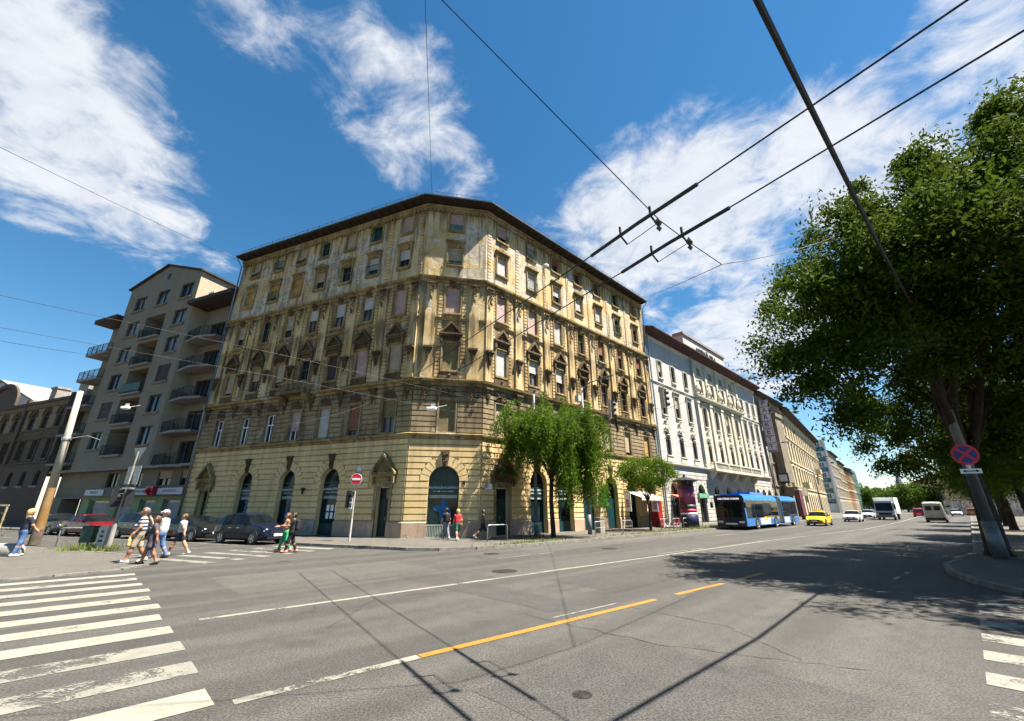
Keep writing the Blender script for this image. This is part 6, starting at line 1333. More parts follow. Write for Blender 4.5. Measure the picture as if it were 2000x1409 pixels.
def person(label, loc, face, H, legs, arms, top, bottom, shoes, hair, skin='skin', sleeve=.5, blen=1.0, longhair=0., cap=None, pack=None, bag=None, girth=1.0, skirt=False, headturn=0.):
    """faces +x; legs/arms = ((angle, bend) left, right); lengths in metres"""
    t = thing('person', label, 'person', (loc[0], loc[1], 0), math.atan2(face[1], face[0]))
    V = lambda x, y, z: np.array([x, y, z], float); u = H / 1.75; hip = .91 * u; G = girth
    J = {}
    for i, sgn in ((0, 1), (1, -1)):
        a, kb = legs[i]; h = V(0, sgn * .085 * u, hip); kn = h + .43 * u * V(math.sin(a), 0, -math.cos(a)); an = kn + .41 * u * V(math.sin(a - kb), 0, -math.cos(a - kb)); pit = a - kb
        toe = an + u * V(.17 * math.cos(pit * .7) + .0, sgn * .02, .17 * math.sin(pit * .7) - .045); heel = an + u * V(-.045 * math.cos(pit * .5), 0, -.05)
        J['leg', i] = (h, kn, an, toe, heel)
        sa, ab, el = arms[i]; sh = V(.0, sgn * .175 * u * (1 + .35 * (G - 1)), 1.405 * u); d1 = V(math.sin(sa), sgn * math.sin(ab), -math.cos(sa) * math.cos(ab)); d1 /= np.linalg.norm(d1); elb = sh + .29 * u * d1
        d2_ = V(math.sin(sa + el), sgn * math.sin(ab) * .3 - sgn * .15 * (el > .6), -math.cos(sa + el)); d2_ /= np.linalg.norm(d2_); wr = elb + .245 * u * d2_; hd = wr + .085 * u * d2_
        J['arm', i] = (sh, elb, wr, hd, d2_)
    low = min(min(J['leg', i][3][2], J['leg', i][4][2], J['leg', i][2][2] - .05 * u) for i in (0, 1)) - .035 * u; dz = V(0, 0, .0 - low + .0)
    for k_ in J: J[k_] = tuple((p + dz if j < (5 if k_[0] == 'leg' else 4) else p) for j, p in enumerate(J[k_]))
    zo = dz[2]; Z = lambda x, y, z: V(x * u, y * u, z * u + zo)
    head = Z(.025, 0, 1.645); body = []
    for sgn in (1, -1):
        body += [(Z(.0, .0, 1.38), Z(0, sgn * .13, 1.37), .075 * u, .068 * u), (Z(.0, sgn * .08 * G, 1.26), Z(.0, sgn * .075 * G, 1.08), .098 * u * G, .092 * u * G), (Z(0, sgn * .07, 1.08), Z(0, sgn * .075, .93), .092 * u * G, .105 * u)]
    if G > 1.05: body.append((Z(.05 * G, 0, 1.12), Z(.05, 0, 1.0), .12 * u * G, .11 * u * G))
    torso = list(body)
    body += [(Z(0, 0, 1.40), Z(.015, 0, 1.56), .055 * u, .05 * u), (head + V(.0, 0, -.035) * u, head + V(-.01, 0, .035) * u, .082 * u, .094 * u), (head + V(.03, 0, -.075) * u, head + V(.04, 0, -.09) * u, .05 * u, .035 * u), (head + V(.09, 0, .0) * u, head + V(.106, 0, -.028) * u, .012 * u, .017 * u)]
    for sgn in (1, -1): body.append((head + V(-.0, sgn * .088, -.005) * u, head + V(-.005, sgn * .092, .03) * u, .014 * u, .016 * u))
    for i in (0, 1):
        h, kn, an, toe, heel = J['leg', i]; sh, elb, wr, hd, dd = J['arm', i]
        body += [(h, kn, .083 * u, .056 * u), (kn, kn + (an - kn) * .35, .055 * u, .056 * u), (kn + (an - kn) * .35, an, .056 * u, .037 * u), (an, heel, .038 * u, .036 * u), (heel, toe, .036 * u, .03 * u)]
        body += [(sh, elb, .052 * u, .042 * u), (elb, wr, .042 * u, .028 * u), (wr, hd, .03 * u, .033 * u)]
    bo = smesh('body', body, M[skin], t, .018)
    m = MB()
    for i, sgn in ((0, 1), (1, -1)):                       # five separate fingers, rooted in the palm
        wr, hd, dd = J['arm', i][2:5]; D = Vector(dd); side = Vector((0, sgn, 0)).cross(D); side = side.normalized() if side.length > .1 else Vector((1, 0, 0)); nrm = D.cross(side)
        for f_, (off, ln_) in enumerate(((-.024, .075), (-.008, .088), (.008, .082), (.023, .062))):
            a = Vector(hd) + side * off * u; b = a + D * ln_ * .55 * u + nrm * .006 * u; c = b + D * ln_ * .35 * u - Vector((0, sgn, 0)) * .02 * u; m.tube([a, b, c], [.009 * u, .0085 * u, .006 * u], 5)
        a = Vector(wr) + D * .03 * u + side * .026 * u; m.tube([a, a + side * .03 * u + D * .025 * u, a + side * .034 * u + D * .06 * u], [.011 * u, .01 * u, .007 * u], 5)
    me = bo.data; base = len(me.vertices); import bmesh as _bm; b_ = _bm.new(); b_.from_mesh(me); vs = [b_.verts.new(v) for v in m.v]
    for f in m.f: b_.faces.new([vs[k_] for k_ in f])
    eye = [b_.verts.new(head + V(.088, s_ * .034, .012) * u + V(*o_) * .011 * u) for s_ in (1, -1) for o_ in ((0, 1, 0), (0, 0, .7), (0, -1, 0), (0, 0, -.7), (.6, 0, 0))]
    for q_ in (0, 5):
        for a, b in ((0, 1), (1, 2), (2, 3), (3, 0)): fc = b_.faces.new([eye[q_ + a], eye[q_ + b], eye[q_ + 4]]); fc.material_index = 1
    b_.to_mesh(me); b_.free(); me.materials.append(M['darkh'])
    inf = lambda L_, e: [(a, b, ra + e, rb + e) for a, b, ra, rb in L_]
    tp = inf(torso, .016 * u)
    for i in (0, 1):
        sh, elb, wr = J['arm', i][:3]
        if sleeve > 0: e = sh + (elb - sh) * min(1, sleeve); tp.append((sh, e, .066 * u, .06 * u))
        if sleeve > 1: tp.append((elb, elb + (wr - elb) * (sleeve - 1), .056 * u, .042 * u))
    smesh('shirt' if not skirt else 'dress', tp + ([(Z(0, s_ * .06, .95), Z(.02, s_ * .09, .66), .12 * u, .135 * u) for s_ in (1, -1)] if skirt else []), M[top], t, .02)
    if bottom:
        bt = [(Z(0, s_ * .07, .98), Z(0, s_ * .08, .9), .112 * u * max(1, G * .95), .112 * u) for s_ in (1, -1)]
        for i in (0, 1):
            h, kn, an = J['leg', i][:3]; loose = .022 if blen < 1.0 else .014
            e = min(1, blen * 2); bt.append((h, h + (kn - h) * e, (.088 + loose) * u, (.062 + loose + .012 * (blen < .9)) * u if e == 1 or blen < .5 else .07 * u))
            if blen > .5: bt.append((kn, kn + (an - kn) * ((blen - .5) * 2), (.06 + loose) * u, (.048 + loose) * u))
        smesh('trousers' if blen > .7 else 'shorts', bt, M[bottom], t, .02)
    for i in (0, 1):
        h, kn, an, toe, heel = J['leg', i]; smesh('shoe', [(heel, toe, .05 * u, .042 * u), (heel + (an - heel) * .3, heel, .052 * u, .05 * u)], M[shoes], t, .015)
    hr = [(head + V(-.03, 0, .03) * u, head + V(.0, 0, .055) * u, .096 * u, .088 * u), (head + V(-.045, 0, -.03) * u, head + V(-.04, 0, .02) * u, .078 * u, .09 * u)]
    if longhair: hr += [(head + V(-.06, 0, -.03) * u, head + V(-.085, 0, -longhair) * u, .075 * u, .045 * u)]
    smesh('hair', hr, M[hair], t, .018)
    if cap: smesh('cap', [(head + V(-.02, 0, .055) * u, head + V(.01, 0, .07) * u, .102 * u, .09 * u)] + [(head + V(.06, s_ * .03, .06) * u, head + V(.17, s_ * .025, .045) * u, .03 * u, .02 * u) for s_ in (1, 0, -1)], M[cap], t, .018)
    if pack: smesh('backpack', [(Z(-.19, s_ * .08, 1.36), Z(-.2, s_ * .085, 1.05), .09 * u, .1 * u) for s_ in (1, -1)] + [(Z(.02, s_ * .11, 1.46), Z(-.16, s_ * .1, 1.4), .025 * u, .025 * u) for s_ in (1, -1)] + [(Z(.105, s_ * .12, 1.36), Z(.05, s_ * .15, 1.12), .02 * u, .02 * u) for s_ in (1, -1)], M[pack], t, .02)
    if bag:
        hd = J['arm', bag[0]][3]; b = smesh('hand_bag', [(hd + V(0, y, -.16), hd + V(0, y, -.3), .05, .06) for y in (-.06, .06)] + [(hd + V(0, -.06, -.14), hd + V(0, 0, -.02), .012, .012), (hd + V(0, .06, -.14), hd + V(0, 0, -.02), .012, .012)], M[bag[1]], t, .016)
    return t
walkL, walkR = ((.27, .06), (-.22, .28)), ((-.22, .26), (.28, .08)); stand = ((.03, .05), (-.03, .03))
person('blond woman in navy shirt and jeans at the left edge, seen from behind', (-20.25, 18.5), (.35, .94), 1.78, ((.1, .04), (-.1, .12)), ((.1, .2, .3), (.3, .3, .4)), 'navy', 'jeans', 'shoe_w', 'blond', longhair=.24, sleeve=.8)
person('man in navy and white striped shirt and beige shorts', (-13.96, 16.76), (-.75, -.66), 1.88, walkL, ((.15, .2, .5), (-.2, .25, .6)), 'stripes', 'beige', 'shoe_w', 'greyh', 'skin_d', .75, .45, girth=1.28, bag=(0, 'blond'))
person('girl with long brown hair in charcoal dress, nearest of the walking group', (-12.98, 16.2), (-.85, -.52), 1.6, walkR, ((-.4, .2, .2), (.3, .2, .5)), 'greyc', 'greyc', 'shoe_d', 'brownh', 'skin_d', .45, .3, longhair=.3, skirt=True)
person('man in white shirt, jeans and white cap, hand at his face', (-14.14, 18.02), (-.98, -.2), 1.78, walkL, ((1.0, .15, 1.5), (.2, .2, .6)), 'whitec', 'jeans', 'shoe_d', 'greyh', 'skin', .8, 1.0, cap='whitec', girth=1.2)
person('girl in white shirt and navy shorts striding last in the group', (-14.3, 19.3), (-.97, -.24), 1.66, ((.42, .06), (-.42, .15)), ((-.5, .12, .2), (.6, .12, .2)), 'whitec', 'navy', 'shoe_w', 'brownh', 'skin', .35, .28)
person('woman in green trousers and tan top on the far crossing', (-10.55, 20.8), (-.9, -.43), 1.64, walkR, ((.5, .1, 1.0), (.45, .1, 1.1)), 'tanc', 'greenc', 'shoe_r', 'brownh', 'skin', .1, 1.0, longhair=.25)
person('man in black with backpack beside the woman in green trousers', (-10.0, 20.3), (-.95, -.3), 1.66, ((.25, .1), (-.2, .2)), ((.6, .15, 1.0), (.3, .2, .8)), 'blackc', 'blackc', 'shoe_r', 'darkh', 'skin_d', .6, 1.0, pack='blackc')
person('man with dark backpack and grey trousers passing the arched shop window', (-3.95, 26.55), (-.55, .83), 1.72, walkL, ((.2, .15, .3), (-.2, .15, .3)), 'navy', 'gtrous', 'shoe_w', 'darkh', 'skin', .6, 1.0, pack='blackc')
person('blond woman in red top and green shorts by the ochre house', (-3.15, 25.7), (-.35, .93), 1.66, walkR, ((.25, .15, .3), (-.25, .15, .3)), 'redc', 'dgreen', 'shoe_w', 'blond', 'skin', .5, .4, longhair=.2)
person('man in grey shirt and black shorts walking right at the house corner', (-1.75, 26.7), (.97, .2), 1.7, ((.45, .1), (-.4, .6)), ((-.4, .2, .4), (.5, .2, .5)), 'greyc', 'blackc', 'shoe_w', 'darkh', 'skin_d', .6, .45)
# small figures far down the left pavement
for i, (s_, d_, tp, bt, hr, lb) in enumerate([(52, 4.2, 'blackc', 'jeans', 'darkh', 'person in black on the far pavement behind the yellow taxi'), (55.5, 4.0, 'redc', 'gtrous', 'brownh', 'person in red on the far pavement by the cream house'), (31, 3.6, 'whitec', 'navy', 'darkh', 'person in white shirt on the pavement left of the bus')]):
    p = sd(s_, d_, 0); o = person(lb, (p.x, p.y), (-dR.x, -dR.y), 1.72, walkL if i % 2 else walkR, ((.2, .15, .3), (-.2, .15, .3)), tp, bt, 'shoe_d', hr); o.location.z = .125
for o in bpy.data.objects:
    if o.name.startswith('person') and o.parent is None and (o.location.xy - Vector((-3.0, 26.4))).length < 2.2: o.location.z = .125
    if o.name.startswith('person') and o.parent is None and o.location.x < -13.9: o.location.z = .0 if o.location.x > -15 else .035
# ------------------------------------------------------------------ street furniture
def pole(m, base, h, r0, r1, n=12): m.tube([base, (base[0], base[1], base[2] + h)], [r0, r1], n)
CP = thing('concrete_pole', 'thick concrete pole with rusty ochre base at the left', 'pole', (-25.45, 23.94, .03))
m = MB(); m.tube([(0, 0, 0), (-.02, 0, .75)], [.24, .225], 24); m.build('pole_foot', pm('dark_pole_foot', (.09, .07, .05), .95, .3, 4, bmp=.4), CP)
m = MB(); m.tube([(-.02, 0, .75), (-.12, 0, 2.9)], [.225, .195], 24); m.build('rusty_shaft', stucco('rusty_ochre_pole', (.17, .09, .028), (.26, .165, .075), .62, (.38, .33, .25), .5, (.15, .08, .03)), CP)
m = MB(); m.tube([(-.12, 0, 2.9), (-.44, 0, 8.45)], [.195, .13], 16); m.build('shaft', pm('pale_concrete_pole', (.36, .33, .27), .9, .12, 2, bmp=.2, streak=.3), CP, smooth=True)
m = MB(); m.lathe([(.19, 5.5), (.21, 5.55), (.21, 5.65), (.19, 5.7)], 14, (-.27, 0, 0)); m.tube([(-.27, 0, 5.6), (1.1, -.2, 5.75), (2.0, -.3, 5.5)], [.03, .025, .02], 6); m.build('bracket_collar', M['steel'], CP)
SP = thing('sign_post', 'leaning metal post with backs of yield and square signs and signal heads', 'sign post', (-19.0, 21.2, .03))
m = MB(); m.tube([(0, 0, 0), (.02, 0, 1.25)], [.11, .1], 10); m.tube([(.02, 0, 1.25), (.1, 0, 4.55)], [.055, .05], 10); m.build('post', M['concrete'], SP)
a = .48; MB().prism([(-a, 4.75), (a, 4.75), (0, 3.95)], .05, .07).build('yield_sign', M['sh_grey'], SP, (.09, 0, 0), -.35); MB().box(-.5, .5, .06, .085, 2.95, 3.85).build('square_sign', M['steel'], SP, (.08, 0, 0), -.35)
def signal_me(side_visors=True):
    def f():
        m = MB(); m.box(-.14, .14, -.02, .2, 0, .95); 
        for k in range(3):
            z = .16 + k * .31; m.lathe([(.115, -.22), (.125, -.21), (.125, .0), (.115, .0)], 12, (0, 0, z), 'y'); 
        return m.mesh('signal_head', M['black'])
    return cached('sig', f)
def lens_me(i): return cached(('lens', i), lambda: MB().lathe([(.1, -.025), (.1, -.02)], 12, (0, 0, .16 + i * .31), 'y').mesh('lens', [pm('green_lens', (.01, .06, .03), .3), pm('amber_lens', (.12, .06, .01), .3), pm('red_lens', (.12, .01, .01), .3)][i]))
for x, rz in ((-.28, 2.2), (.3, -2.3)):
    o = link('signal_head', signal_me(), SP, (x, 0, 1.9), rz)
    for i in range(3): link('lens', lens_me(i), o)
MB().box(-.22, .22, -.3, -.06, 2.72, 2.8).build('signal_visor', M['steel'], SP, (.3, 0, 0)); MB().box(-.3, .3, -.06, .06, 2.9, 2.96).build('bracket', M['black'], SP)
m = MB(); m.box(-.28, .28, -.2, .2, .3, 1.0); m.tube([(0, 0, 0), (0, 0, .3)], .04, 6); bn = thing('litter_bin', 'green litter bin on a post in the weeds', 'bin', (-20.35, 21.55, .03)); m.build('bin_body', M['fr_green'], bn); MB().box(-.3, .3, -.22, .22, 1.0, 1.05).build('bin_rim', M['black'], bn)
pb = thing('control_box', 'white slanted board with black graffiti beside the litter bin', 'box', (-19.55, 21.4, .03)); MB().hexa([(-.2, -.12, 0), (.2, -.12, 0), (.2, .12, 0), (-.2, .12, 0), (-.18, -.1, 1.05), (.22, -.1, 1.05), (.22, .12, 1.05), (-.18, .12, 1.05)]).build('box_body', M['sh_white'], pb)
for k, z in enumerate((.35, .55, .75)): MB().box(-.08 + .02 * k, .1 - .02 * k, -.135, -.118, z, z + .09).build('graffiti_mark', M['black'], pb)
rk_ = thing('concrete_block', 'rounded pale concrete block behind the blond woman', 'block', (-20.9, 18.7, .03)); m = MB(); V, F = sdf([((-.35, 0, .22), (.35, 0, .22), .26, .26), ((-.35, .0, .1), (.35, 0, .1), .27, .27)], .04, 20.); V[:, 2] = np.maximum(V[:, 2], 0); link('block_body', fastmesh('block_body', V, F, M['concrete'], True), rk_)
def hoop(label, base, rz, w=1.0, h=.85, bar=False, group='tubular steel railings', base_z=.12):
    t = thing('hoop_railing', label, 'railing', (base[0], base[1], base_z), rz, group); m = MB(); r = .1
    m.tube([(-w / 2, 0, 0), (-w / 2, 0, h - r), (-w / 2 + r * .3, 0, h - r * .3), (-w / 2 + r, 0, h), (w / 2 - r, 0, h), (w / 2 - r * .3, 0, h - r * .3), (w / 2, 0, h - r), (w / 2, 0, 0)], .03, 8); m.build('hoop', M['steel'], t, smooth=True)
    if bar: m = MB(); m.tube([(-w / 2, 0, .45), (w / 2, 0, .45)], .02, 6); m.build('cross_bar', M['steel'], t)
    return t
hoop('steel hoop railing between concrete pole and litter bin', (-21.45, 21.73), .1, 1.05, .85); hoop('steel hoop railing half hidden by the litter bin', (-22.2, 23.9), RZL + .2, 1.4, .8)
for i, (s_, lb) in enumerate([(-1.2, 'first steel hoop railing at the rounded corner kerb'), (1.6, 'steel hoop railing left of the grey lamp post'), (7.7, 'steel hoop railing right of the weeping tree'), (11.2, 'steel hoop railing beside the concrete bollard'), (17.0, 'steel hoop railing just right of the small tree'), (19.2, 'steel hoop railing before the awning end'), (21.2, 'steel hoop railing left of the advertising column'), (23.9, 'steel hoop railing right of the advertising column')]):
    p = sd(s_, 3.9 if i > 1 else 3.1); hoop(lb, p, RZ, 1.5 if i < 2 else 1.3, .85, i > 1)
bo_ = sd(9.2, 2.8, .125); o = MB().slab([(-.28, -.25), (.28, -.25), (.28, .25), (-.28, .25)], 0, 1.0).slab([(-.31, -.28), (.31, -.28), (.31, .28), (-.31, .28)], 1.0, 1.08).build('stone_bollard', M['concrete'], None, tuple(bo_), RZ); tag(o, 'square concrete bollard beside the second lamp post', 'bollard')
# no entry sign
NE = thing('no_entry_sign', 'red no entry sign on a white post with a small signal', 'road sign', (-9.14, 25.2, .125)); m = MB(); m.tube([(0, 0, 0), (0, 0, 1.15)], [.06, .055], 10); m.tube([(0, 0, 1.15), (.0, 0, 3.5)], [.038, .038], 8); m.build('post', M['sh_grey'], NE)
m = MB(); m.lathe([(.33, 0), (.33, .02)], 28, (0, -.07, 3.35), 'y'); m.build('sign_rim', M['white'], NE); MB().lathe([(.305, 0), (.305, .012)], 28, (0, -.08, 3.35), 'y').build('sign_disc', M['red'], NE); MB().box(-.24, .24, -.088, -.078, 3.29, 3.41).build('white_bar', M['white'], NE)
o = link('signal_head', signal_me(), NE, (-.28, .05, 1.75), .9)
for i in range(3): link('lens', lens_me(i), o)
MB().box(-.1, .1, -.02, .0, 1.7, 2.3).build('info_plate', M['white'], NE, (-.15, -.05, 0))
# lamp posts on the avenue
def lamp_post(label, p, h, arm, mat, group='lamp and trolley posts'):
    t = thing('street_lamp', label, 'lamp post', tuple(p), RZ, group); m = MB(); m.tube([(0, 0, 0), (0, 0, 1.3)], [.15, .14], 12); m.tube([(0, 0, 1.3), (0, 0, h)], [.115, .075], 12); m.build('pole', mat, t, smooth=True)
    if arm > 0:
        m = MB(); m.tube([(0, 0, h - .3), (0, -.6, h + .25), (0, -arm, h + .35)], [.05, .045, .035], 8); m.build('lamp_arm', mat, t); m = MB(); m.hexa([(-.14, -arm + .1, h + .3), (.14, -arm + .1, h + .3), (.1, -arm - .7, h + .36), (-.1, -arm - .7, h + .36), (-.12, -arm + .1, h + .44), (.12, -arm + .1, h + .44), (.07, -arm - .7, h + .43), (-.07, -arm - .7, h + .43)]); m.build('lamp_head', M['fr_green'] if False else M['steel_grey'], t)
    if arm >= 0:
        m = MB(); m.lathe([(.12, 2.5), (.14, 2.52), (.14, 2.6), (.12, 2.62)], 12); m.build('pole_collar', M['steel_grey'], t)
    return t
lamp_post('grey lamp post standing before the weeping tree', sd(3.3, 1.9, .125), 9.6, 0, M['steel_grey'])
lb2 = lamp_post('tall post with lamp arm and cameras right of the weeping tree', sd(7.36, 3.24, .125), 10.6, 2.2, M['steel_grey'])
MB().box(-.75, -.25, -.2, .15, 9.4, 9.85).build('camera_box', M['sh_white'], lb2); MB().box(-.5, -.2, -.15, .15, 8.4, 8.8).build('camera_box', M['steel'], lb2); MB().box(-.4, .4, -.12, .12, 7.6, 7.9).build('camera_box', M['sh_grey'], lb2)
for i, (s_, lb) in enumerate(((46, 'lamp post on the far pavement beyond the bus'), (70, 'farther lamp post before the long cream house'))): lamp_post(lb, sd(s_, 5.0, .125), 9.5, 2.0, M['steel_grey'])
RP = lamp_post('grey trolley pole with round no stopping sign under the big tree', sd(6.75, 22.35, .125), 9.2, -1, M['steel_grey']); RP.scale = (1.55, 1.55, 1)
NS = thing('no_stopping_sign', 'round blue and red no stopping sign with arrow plate on the right pole', 'road sign', tuple(ray_at(1885, 888, 16.45)), 0); nsr = math.atan2(-.72, .69) ; NS.rotation_euler = (0, 0, -.55)
R_ = .40; MB().lathe([(R_, 0), (R_, .025)], 32, (0, 0, 0), 'y').build('sign_rim', M['red'], NS); MB().lathe([(R_ * .8, 0), (R_ * .8, .01)], 32, (0, -.011, 0), 'y').build('sign_disc', M['blue_sign'], NS)
for i, a in enumerate((PI / 4, -PI / 4)): m = MB(); m.box(-R_ * .82, R_ * .82, -.006, .0, -.042, .042); o = m.build('cross_bar', M['red'], NS, (0, -.013 - i * .006, 0)); o.rotation_euler = (0, a, 0)
MB().box(-.3, .3, -.005, .01, -.72, -.54).build('arrow_plate', M['white'], NS)
m = MB(); m.prism([(-.24, -.63), (-.14, -.575), (-.14, -.61), (.14, -.61), (.14, -.575), (.24, -.63), (.14, -.685), (.14, -.65), (-.14, -.65), (-.14, -.685)], -.012, -.007); m.build('arrow', M['letters_dark'], NS)
MB().box(-.05, .05, .02, .2, -.6, .3).build('clamp', M['steel'], NS)
# advertising column
AD = thing('advertising_column', 'round advertising column with black cap and magenta poster', 'advertising column', tuple(sd(22.0, 3.86, .125)), RZ)
m = MB(); m.lathe([(.78, 0), (.78, 1.1), (.74, 1.12)], 24); m.build('base', pm('dark_navy_base', (.006, .012, .05), .5), AD, smooth=True)
for z0, z1_, mt, nm in ((1.12, 1.3, M['white'], 'band'), (1.3, 1.62, pm('crimson_band', (.4, .02, .07), .5), 'band'), (1.62, 2.0, M['fr_grey'], 'band'), (2.0, 3.6, pm('magenta_poster', (.20, .045, .11), .45, .5, .9), 'poster')): m = MB(); m.lathe([(.73, z0), (.73, z1_)], 24); m.build(nm, mt, AD, smooth=True)
m = MB(); m.lathe([(.72, 3.6), (.72, 3.98), (1.15, 4.1), (1.15, 4.18), (.6, 4.4), (.15, 4.5), (.1, 4.7), (.02, 4.75)], 24); m.build('cap', M['black'], AD)
ob = thing('poster_pillar', 'dark red advertising pillar far down on the left pavement', 'advertising column', tuple(sd(60, 4.4, .125)), RZ); MB().box(-.8, .8, -.25, .25, .5, 4.2).build('poster', pm('maroon_poster', (.12, .04, .05), .5), ob); MB().box(-.9, .9, -.3, .3, 4.2, 4.4).build('top_cap', M['sh_grey'], ob); MB().box(-.4, .4, -.2, .2, 0, .5).build('foot', M['black'], ob)
# bicycles by the railings
def bicycle(label, p, rz, mat):
    t = thing('bicycle', label, 'bicycle', tuple(p), rz, 'bicycles locked to the railings')
    for x in (-.52, .52):
        m = MB(); n = 22
        for k in range(n):
            a, b = 2 * PI * k / n, 2 * PI * (k + 1) / n; m.tube([(x + .33 * math.cos(a), 0, .34 + .33 * math.sin(a)), (x + .33 * math.cos(b), 0, .34 + .33 * math.sin(b))], .02, 5, cap=False)
        o = m.build('wheel', M['rubber'], t); m = MB()
        for k in range(8): a = PI * k / 8; m.tube([(x - .32 * math.cos(a), 0, .34 - .32 * math.sin(a)), (x + .32 * math.cos(a), 0, .34 + .32 * math.sin(a))], .004, 3)
        m.build('spokes', M['steel'], o)
    m = MB(); A, B, C_, D = (-.52, 0, .34), (-.08, 0, .3), (-.22, 0, .82), (.36, 0, .86)
    for a, b in ((A, B), (A, C_), (B, C_), (B, D), (C_, D), (D, (.52, 0, .34))): m.tube([a, b], .018, 6)
    m.build('frame', mat, t); m = MB(); m.tube([D, (.34, 0, 1.0)], .014, 5); m.tube([(.3, -.28, 1.02), (.36, 0, 1.0), (.3, .28, 1.02)], .014, 5); m.build('handlebar', M['black'], t)
    m = MB(); m.tube([C_, (-.25, 0, .94)], .014, 5); m.hexa([(-.38, -.07, .93), (-.12, -.02, .95), (-.12, .02, .95), (-.38, .07, .93), (-.38, -.07, .98), (-.12, -.02, .98), (-.12, .02, .98), (-.38, .07, .98)]); m.build('saddle', M['black'], t)
    m = MB(); m.tube([(-.08, -.14, .2), (-.08, 0, .3), (-.08, .14, .4)], .01, 4); m.build('crank', M['steel'], t)
bicycle('dark bicycle locked near the small round tree', sd(18.2, 3.5, .125), RZ + .1, M['black']); bicycle('red bicycle locked before the awning', sd(20.3, 3.45, .125), RZ - .15, M['red']); bicycle('bicycle standing by the first lamp post', sd(2.3, 2.9, .125), RZ + .2, M['steel_grey'])
FE = thing('metal_fence', 'metal picket fence with pale top rail at the left edge', 'fence', (-27.5, 23.0, .03), .12)
for i in range(22): MB().box(-3.5 + i * .2 - .012, -3.5 + i * .2 + .012, -.012, .012, .1, 1.95).build('picket', M['iron'], FE)
MB().box(-3.6, .9, -.03, .03, 1.95, 2.03).build('top_rail', M['sh_tan'], FE); MB().box(-3.6, .9, -.025, .025, .15, .2).build('bottom_rail', M['iron'], FE)
for x in (-3.5, -1.3, .85): MB().box(x - .03, x + .03, -.03, .03, 0, 2.0).build('post', M['sh_tan'], FE)
# ------------------------------------------------------------------ overhead wires, hanging signals and lamps
def wire(label, pts, r, sag=0.0, n=10, name='overhead_wire', mat=None):
    out = []
    for a, b in zip(pts, pts[1:]):
        for i in range(n + 1):
            if out and i == 0: continue
            t = i / n; p = Vector(a).lerp(Vector(b), t); out.append(p - Vector((0, 0, sag * 4 * t * (1 - t))))
    m = MB(); m.tube(out, r, 5); o = m.build(name, mat or M['cablem']); return tag(o, label, 'wire', 'overhead wires')
Z1 = 5.9
A1, B1_ = ray_z(1870, 14, Z1), ray_z(1155, 500, Z1); A2, B2_ = ray_z(1985, 69, Z1), ray_z(1215, 532, Z1)
d1, d2w = (B1_ - A1).normalized(), (B2_ - A2).normalized()
wire('upper trolley wire crossing the sky to the right edge', [A1 - d1 * 25, B1_ + d1 * 9.5], .011); wire('lower trolley wire running parallel below it to the right', [A2 - d2w * 25, B2_ + d2w * 9.5], .011)
for (p_a, p_b, dd, lb) in ((ray_z(1155, 500, Z1), ray_z(1362, 360, Z1), d1, 'thick insulated section on the upper trolley wire'), (ray_z(1215, 532, Z1), ray_z(1425, 406, Z1), d2w, 'thick insulated section on the lower trolley wire')):
    t = thing('section_insulator', lb, 'insulator', tuple(p_a), 0, 'section insulators'); e = p_b - p_a; side = Vector((-dd.y, dd.x, 0))
    m = MB(); m.tube([(0, 0, 0), tuple(e * .5 + Vector((0, 0, .02))), tuple(e)], .03, 6); m.build('insulator_bar', M['black'], t)
    for k_ in (.33, .62):
        m = MB(); q = e * k_; m.tube([tuple(q), tuple(q + Vector((0, 0, .16)))], .02, 6); m.tube([tuple(q), tuple(q + side * -.14 - Vector((0, 0, .1)))], .015, 5); m.build('clamp', M['black'], t)
    m = MB(); q = e * .62 - side * .16 - Vector((0, 0, .05)); m.octa(tuple(q), (.06, .06, .1)); m.octa(tuple(q + Vector((0, 0, -.1))), (.045, .045, .06)); m.tube([tuple(q), tuple(e * .33 - side * .14 - Vector((0, 0, .1)))], .008, 4); m.build('bell_insulator', pm('brown_ceramic', (.05, .035, .025), .4), t)
hub = ray_z(1410, 517, 6.1)
wire('slanting span wire from the top edge down to the insulators', [ray_z(865, 2, 9.0) + (ray_z(865, 2, 9.0) - ray_z(1275, 415, 6.2)) * .5, ray_z(865, 2, 9.0), ray_z(1290, 432, 6.05), ray_z(1338, 468, 6.05), hub], .008)
Lh = FRt.pt(24.2, .15, 18.5)
wire('sagging span wire from the ochre house end to the big tree', [ray_at(1252, 582, 43.0), hub, ray_at(1640, 458, 12.5)], .008, .12)
wire('thick black cable from the top edge into the big tree', [Vector((-.5, .03, 6.38)), Vector((2.37, 2.59, 6.56)), Vector((7.15, 6.84, 6.88)), Vector((13.5, 12.5, 8.4))], .034, 0.0, 6)
wire('steep thin wire from the ochre house roof to the top edge', [FC.pt(.25, 1.0, 25.3), ray_at(830, -10, 9.0), ray_at(838, -160, 6.0)], .012)
wire('thin wire across the upper left sky', [FL.pt(21.0, .4, 24.6), ray_at(0, 288, 14.0), ray_at(-250, 160, 9.0)], .012, .1)
for k, (d_, lb) in enumerate(((9.85, 'avenue trolley wire nearest the camera, left of the corner'), (7.5, 'third avenue trolley wire, closer to the houses'))):
    wire(lb, [sd(-70, d_, 5.9), sd(-40, d_, 5.82), sd(-15, d_, 5.9), sd(15, d_, 5.82), sd(45, d_, 5.9)], .005, .06)
wire('span wire from the concrete pole to the ochre house', [Vector((-25.6, 23.9, 7.3)), FL.pt(7.0, .3, 8.7)], .009, .25)
wire('lower span wire from the concrete pole towards the first floor windows', [Vector((-25.5, 23.9, 5.9)), ray_at(560, 830, 24.5), FL.pt(3.0, .3, 9.0)], .009, .2)
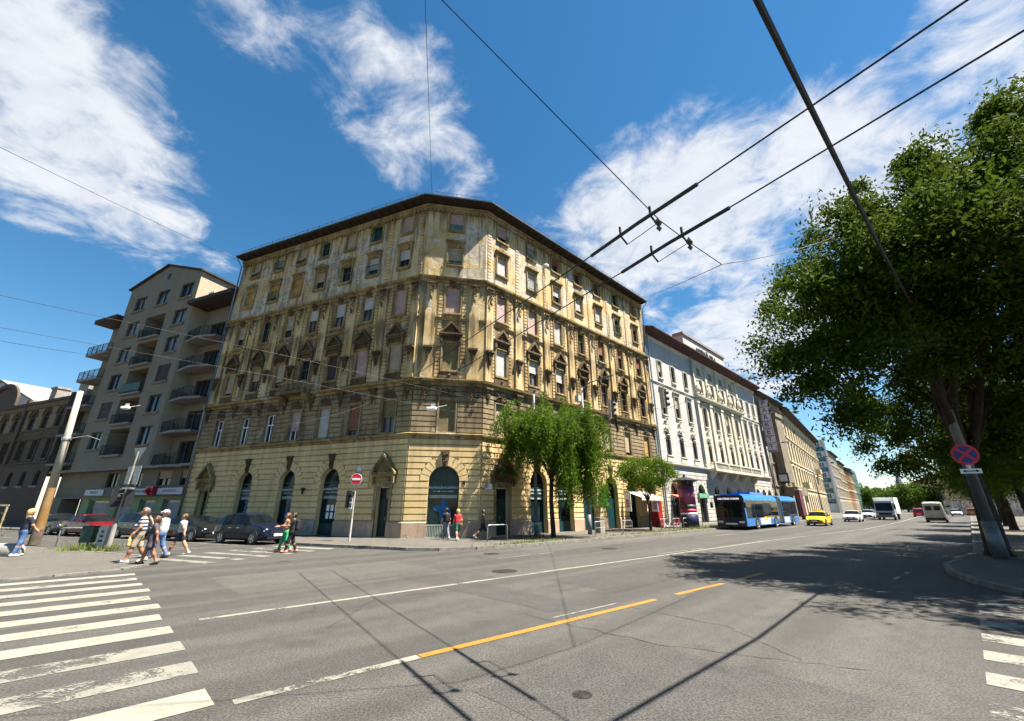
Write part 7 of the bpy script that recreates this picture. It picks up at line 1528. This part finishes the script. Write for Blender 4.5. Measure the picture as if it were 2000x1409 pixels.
wire('span wire high at the left edge running to the apartment block', [ray_at(-60, 655, 14), ray_at(205, 695, 30), FL.pt(33, .3, 18.0)], .009, .1)
wire('span wire carrying the hanging traffic signals', [FRt.pt(21.6, .2, 11.5), ray_at(1196, 790, 34.0), ray_at(1299, 800, 33), ray_at(1450, 742, 24), ray_at(1640, 650, 18.0)], .012, .05)
def hang_lamp(label, p, rz):
    t = thing('hanging_lamp', label, 'street lamp', tuple(p), rz, 'white lamps hung from wires'); m = MB(); V, F = sdf([((-.25, 0, 0), (.1, 0, 0), .1, .13)], .03, 30.); link('lamp_shade', fastmesh('lamp_shade', V, F, M['lamp_white'], True), t)
    m.tube([(.15, 0, .05), (.75, 0, .2)], [.03, .02], 6); m.box(-.1, .1, -.02, .02, .1, .3); m.build('lamp_arm', M['sh_white'], t); return t
hang_lamp('white oval lamp hanging before the olive shutter of the chamfered corner', ray_at(845, 799, 21.5), .0); hang_lamp('white lamp hanging before the apartment block balconies', ray_at(247, 797, 27), .2)
def hang_signal(label, p, rz):
    t = thing('hanging_signal', label, 'traffic light', tuple(p), rz, 'traffic signals hung over the avenue'); m = MB(); m.box(-.22, .22, -.03, .22, -.75, .75)
    for k in range(3): m.lathe([(.15, -.3), (.165, -.29), (.165, .0), (.15, 0)], 12, (0, 0, -.48 + k * .48), 'y')
    m.build('signal_housing', M['black'], t)
    for k in range(3): MB().lathe([(.13, -.035), (.13, -.03)], 12, (0, 0, -.48 + k * .48), 'y').build('lens', lens_me(k).materials[0], t)
    MB().box(-.3, .3, .2, .24, -.85, .85).build('backing_board', M['sh_grey'], t); MB().box(-.03, .03, .02, .06, .75, 1.1).build('hanger', M['steel'], t); return t
hang_signal('black hanging traffic signal before the end bays of the ochre house', ray_at(1196, 800, 34), RZ + .9); hang_signal('black hanging traffic signal before the white house', ray_at(1299, 778, 33), RZ + .9)
ds = thing('direction_board', 'pale square sign board half hidden by leaves above the avenue', 'sign', tuple(ray_at(1784, 898, 40)), RZ - .4); MB().box(-.9, .9, -.03, .03, -.9, .9).build('board', M['sign_pale'], ds); m = MB(); m.tube([(0, .08, .2), (7.5, .3, .5)], .06, 8); m.build('cantilever_arm', M['steel_grey'], ds)
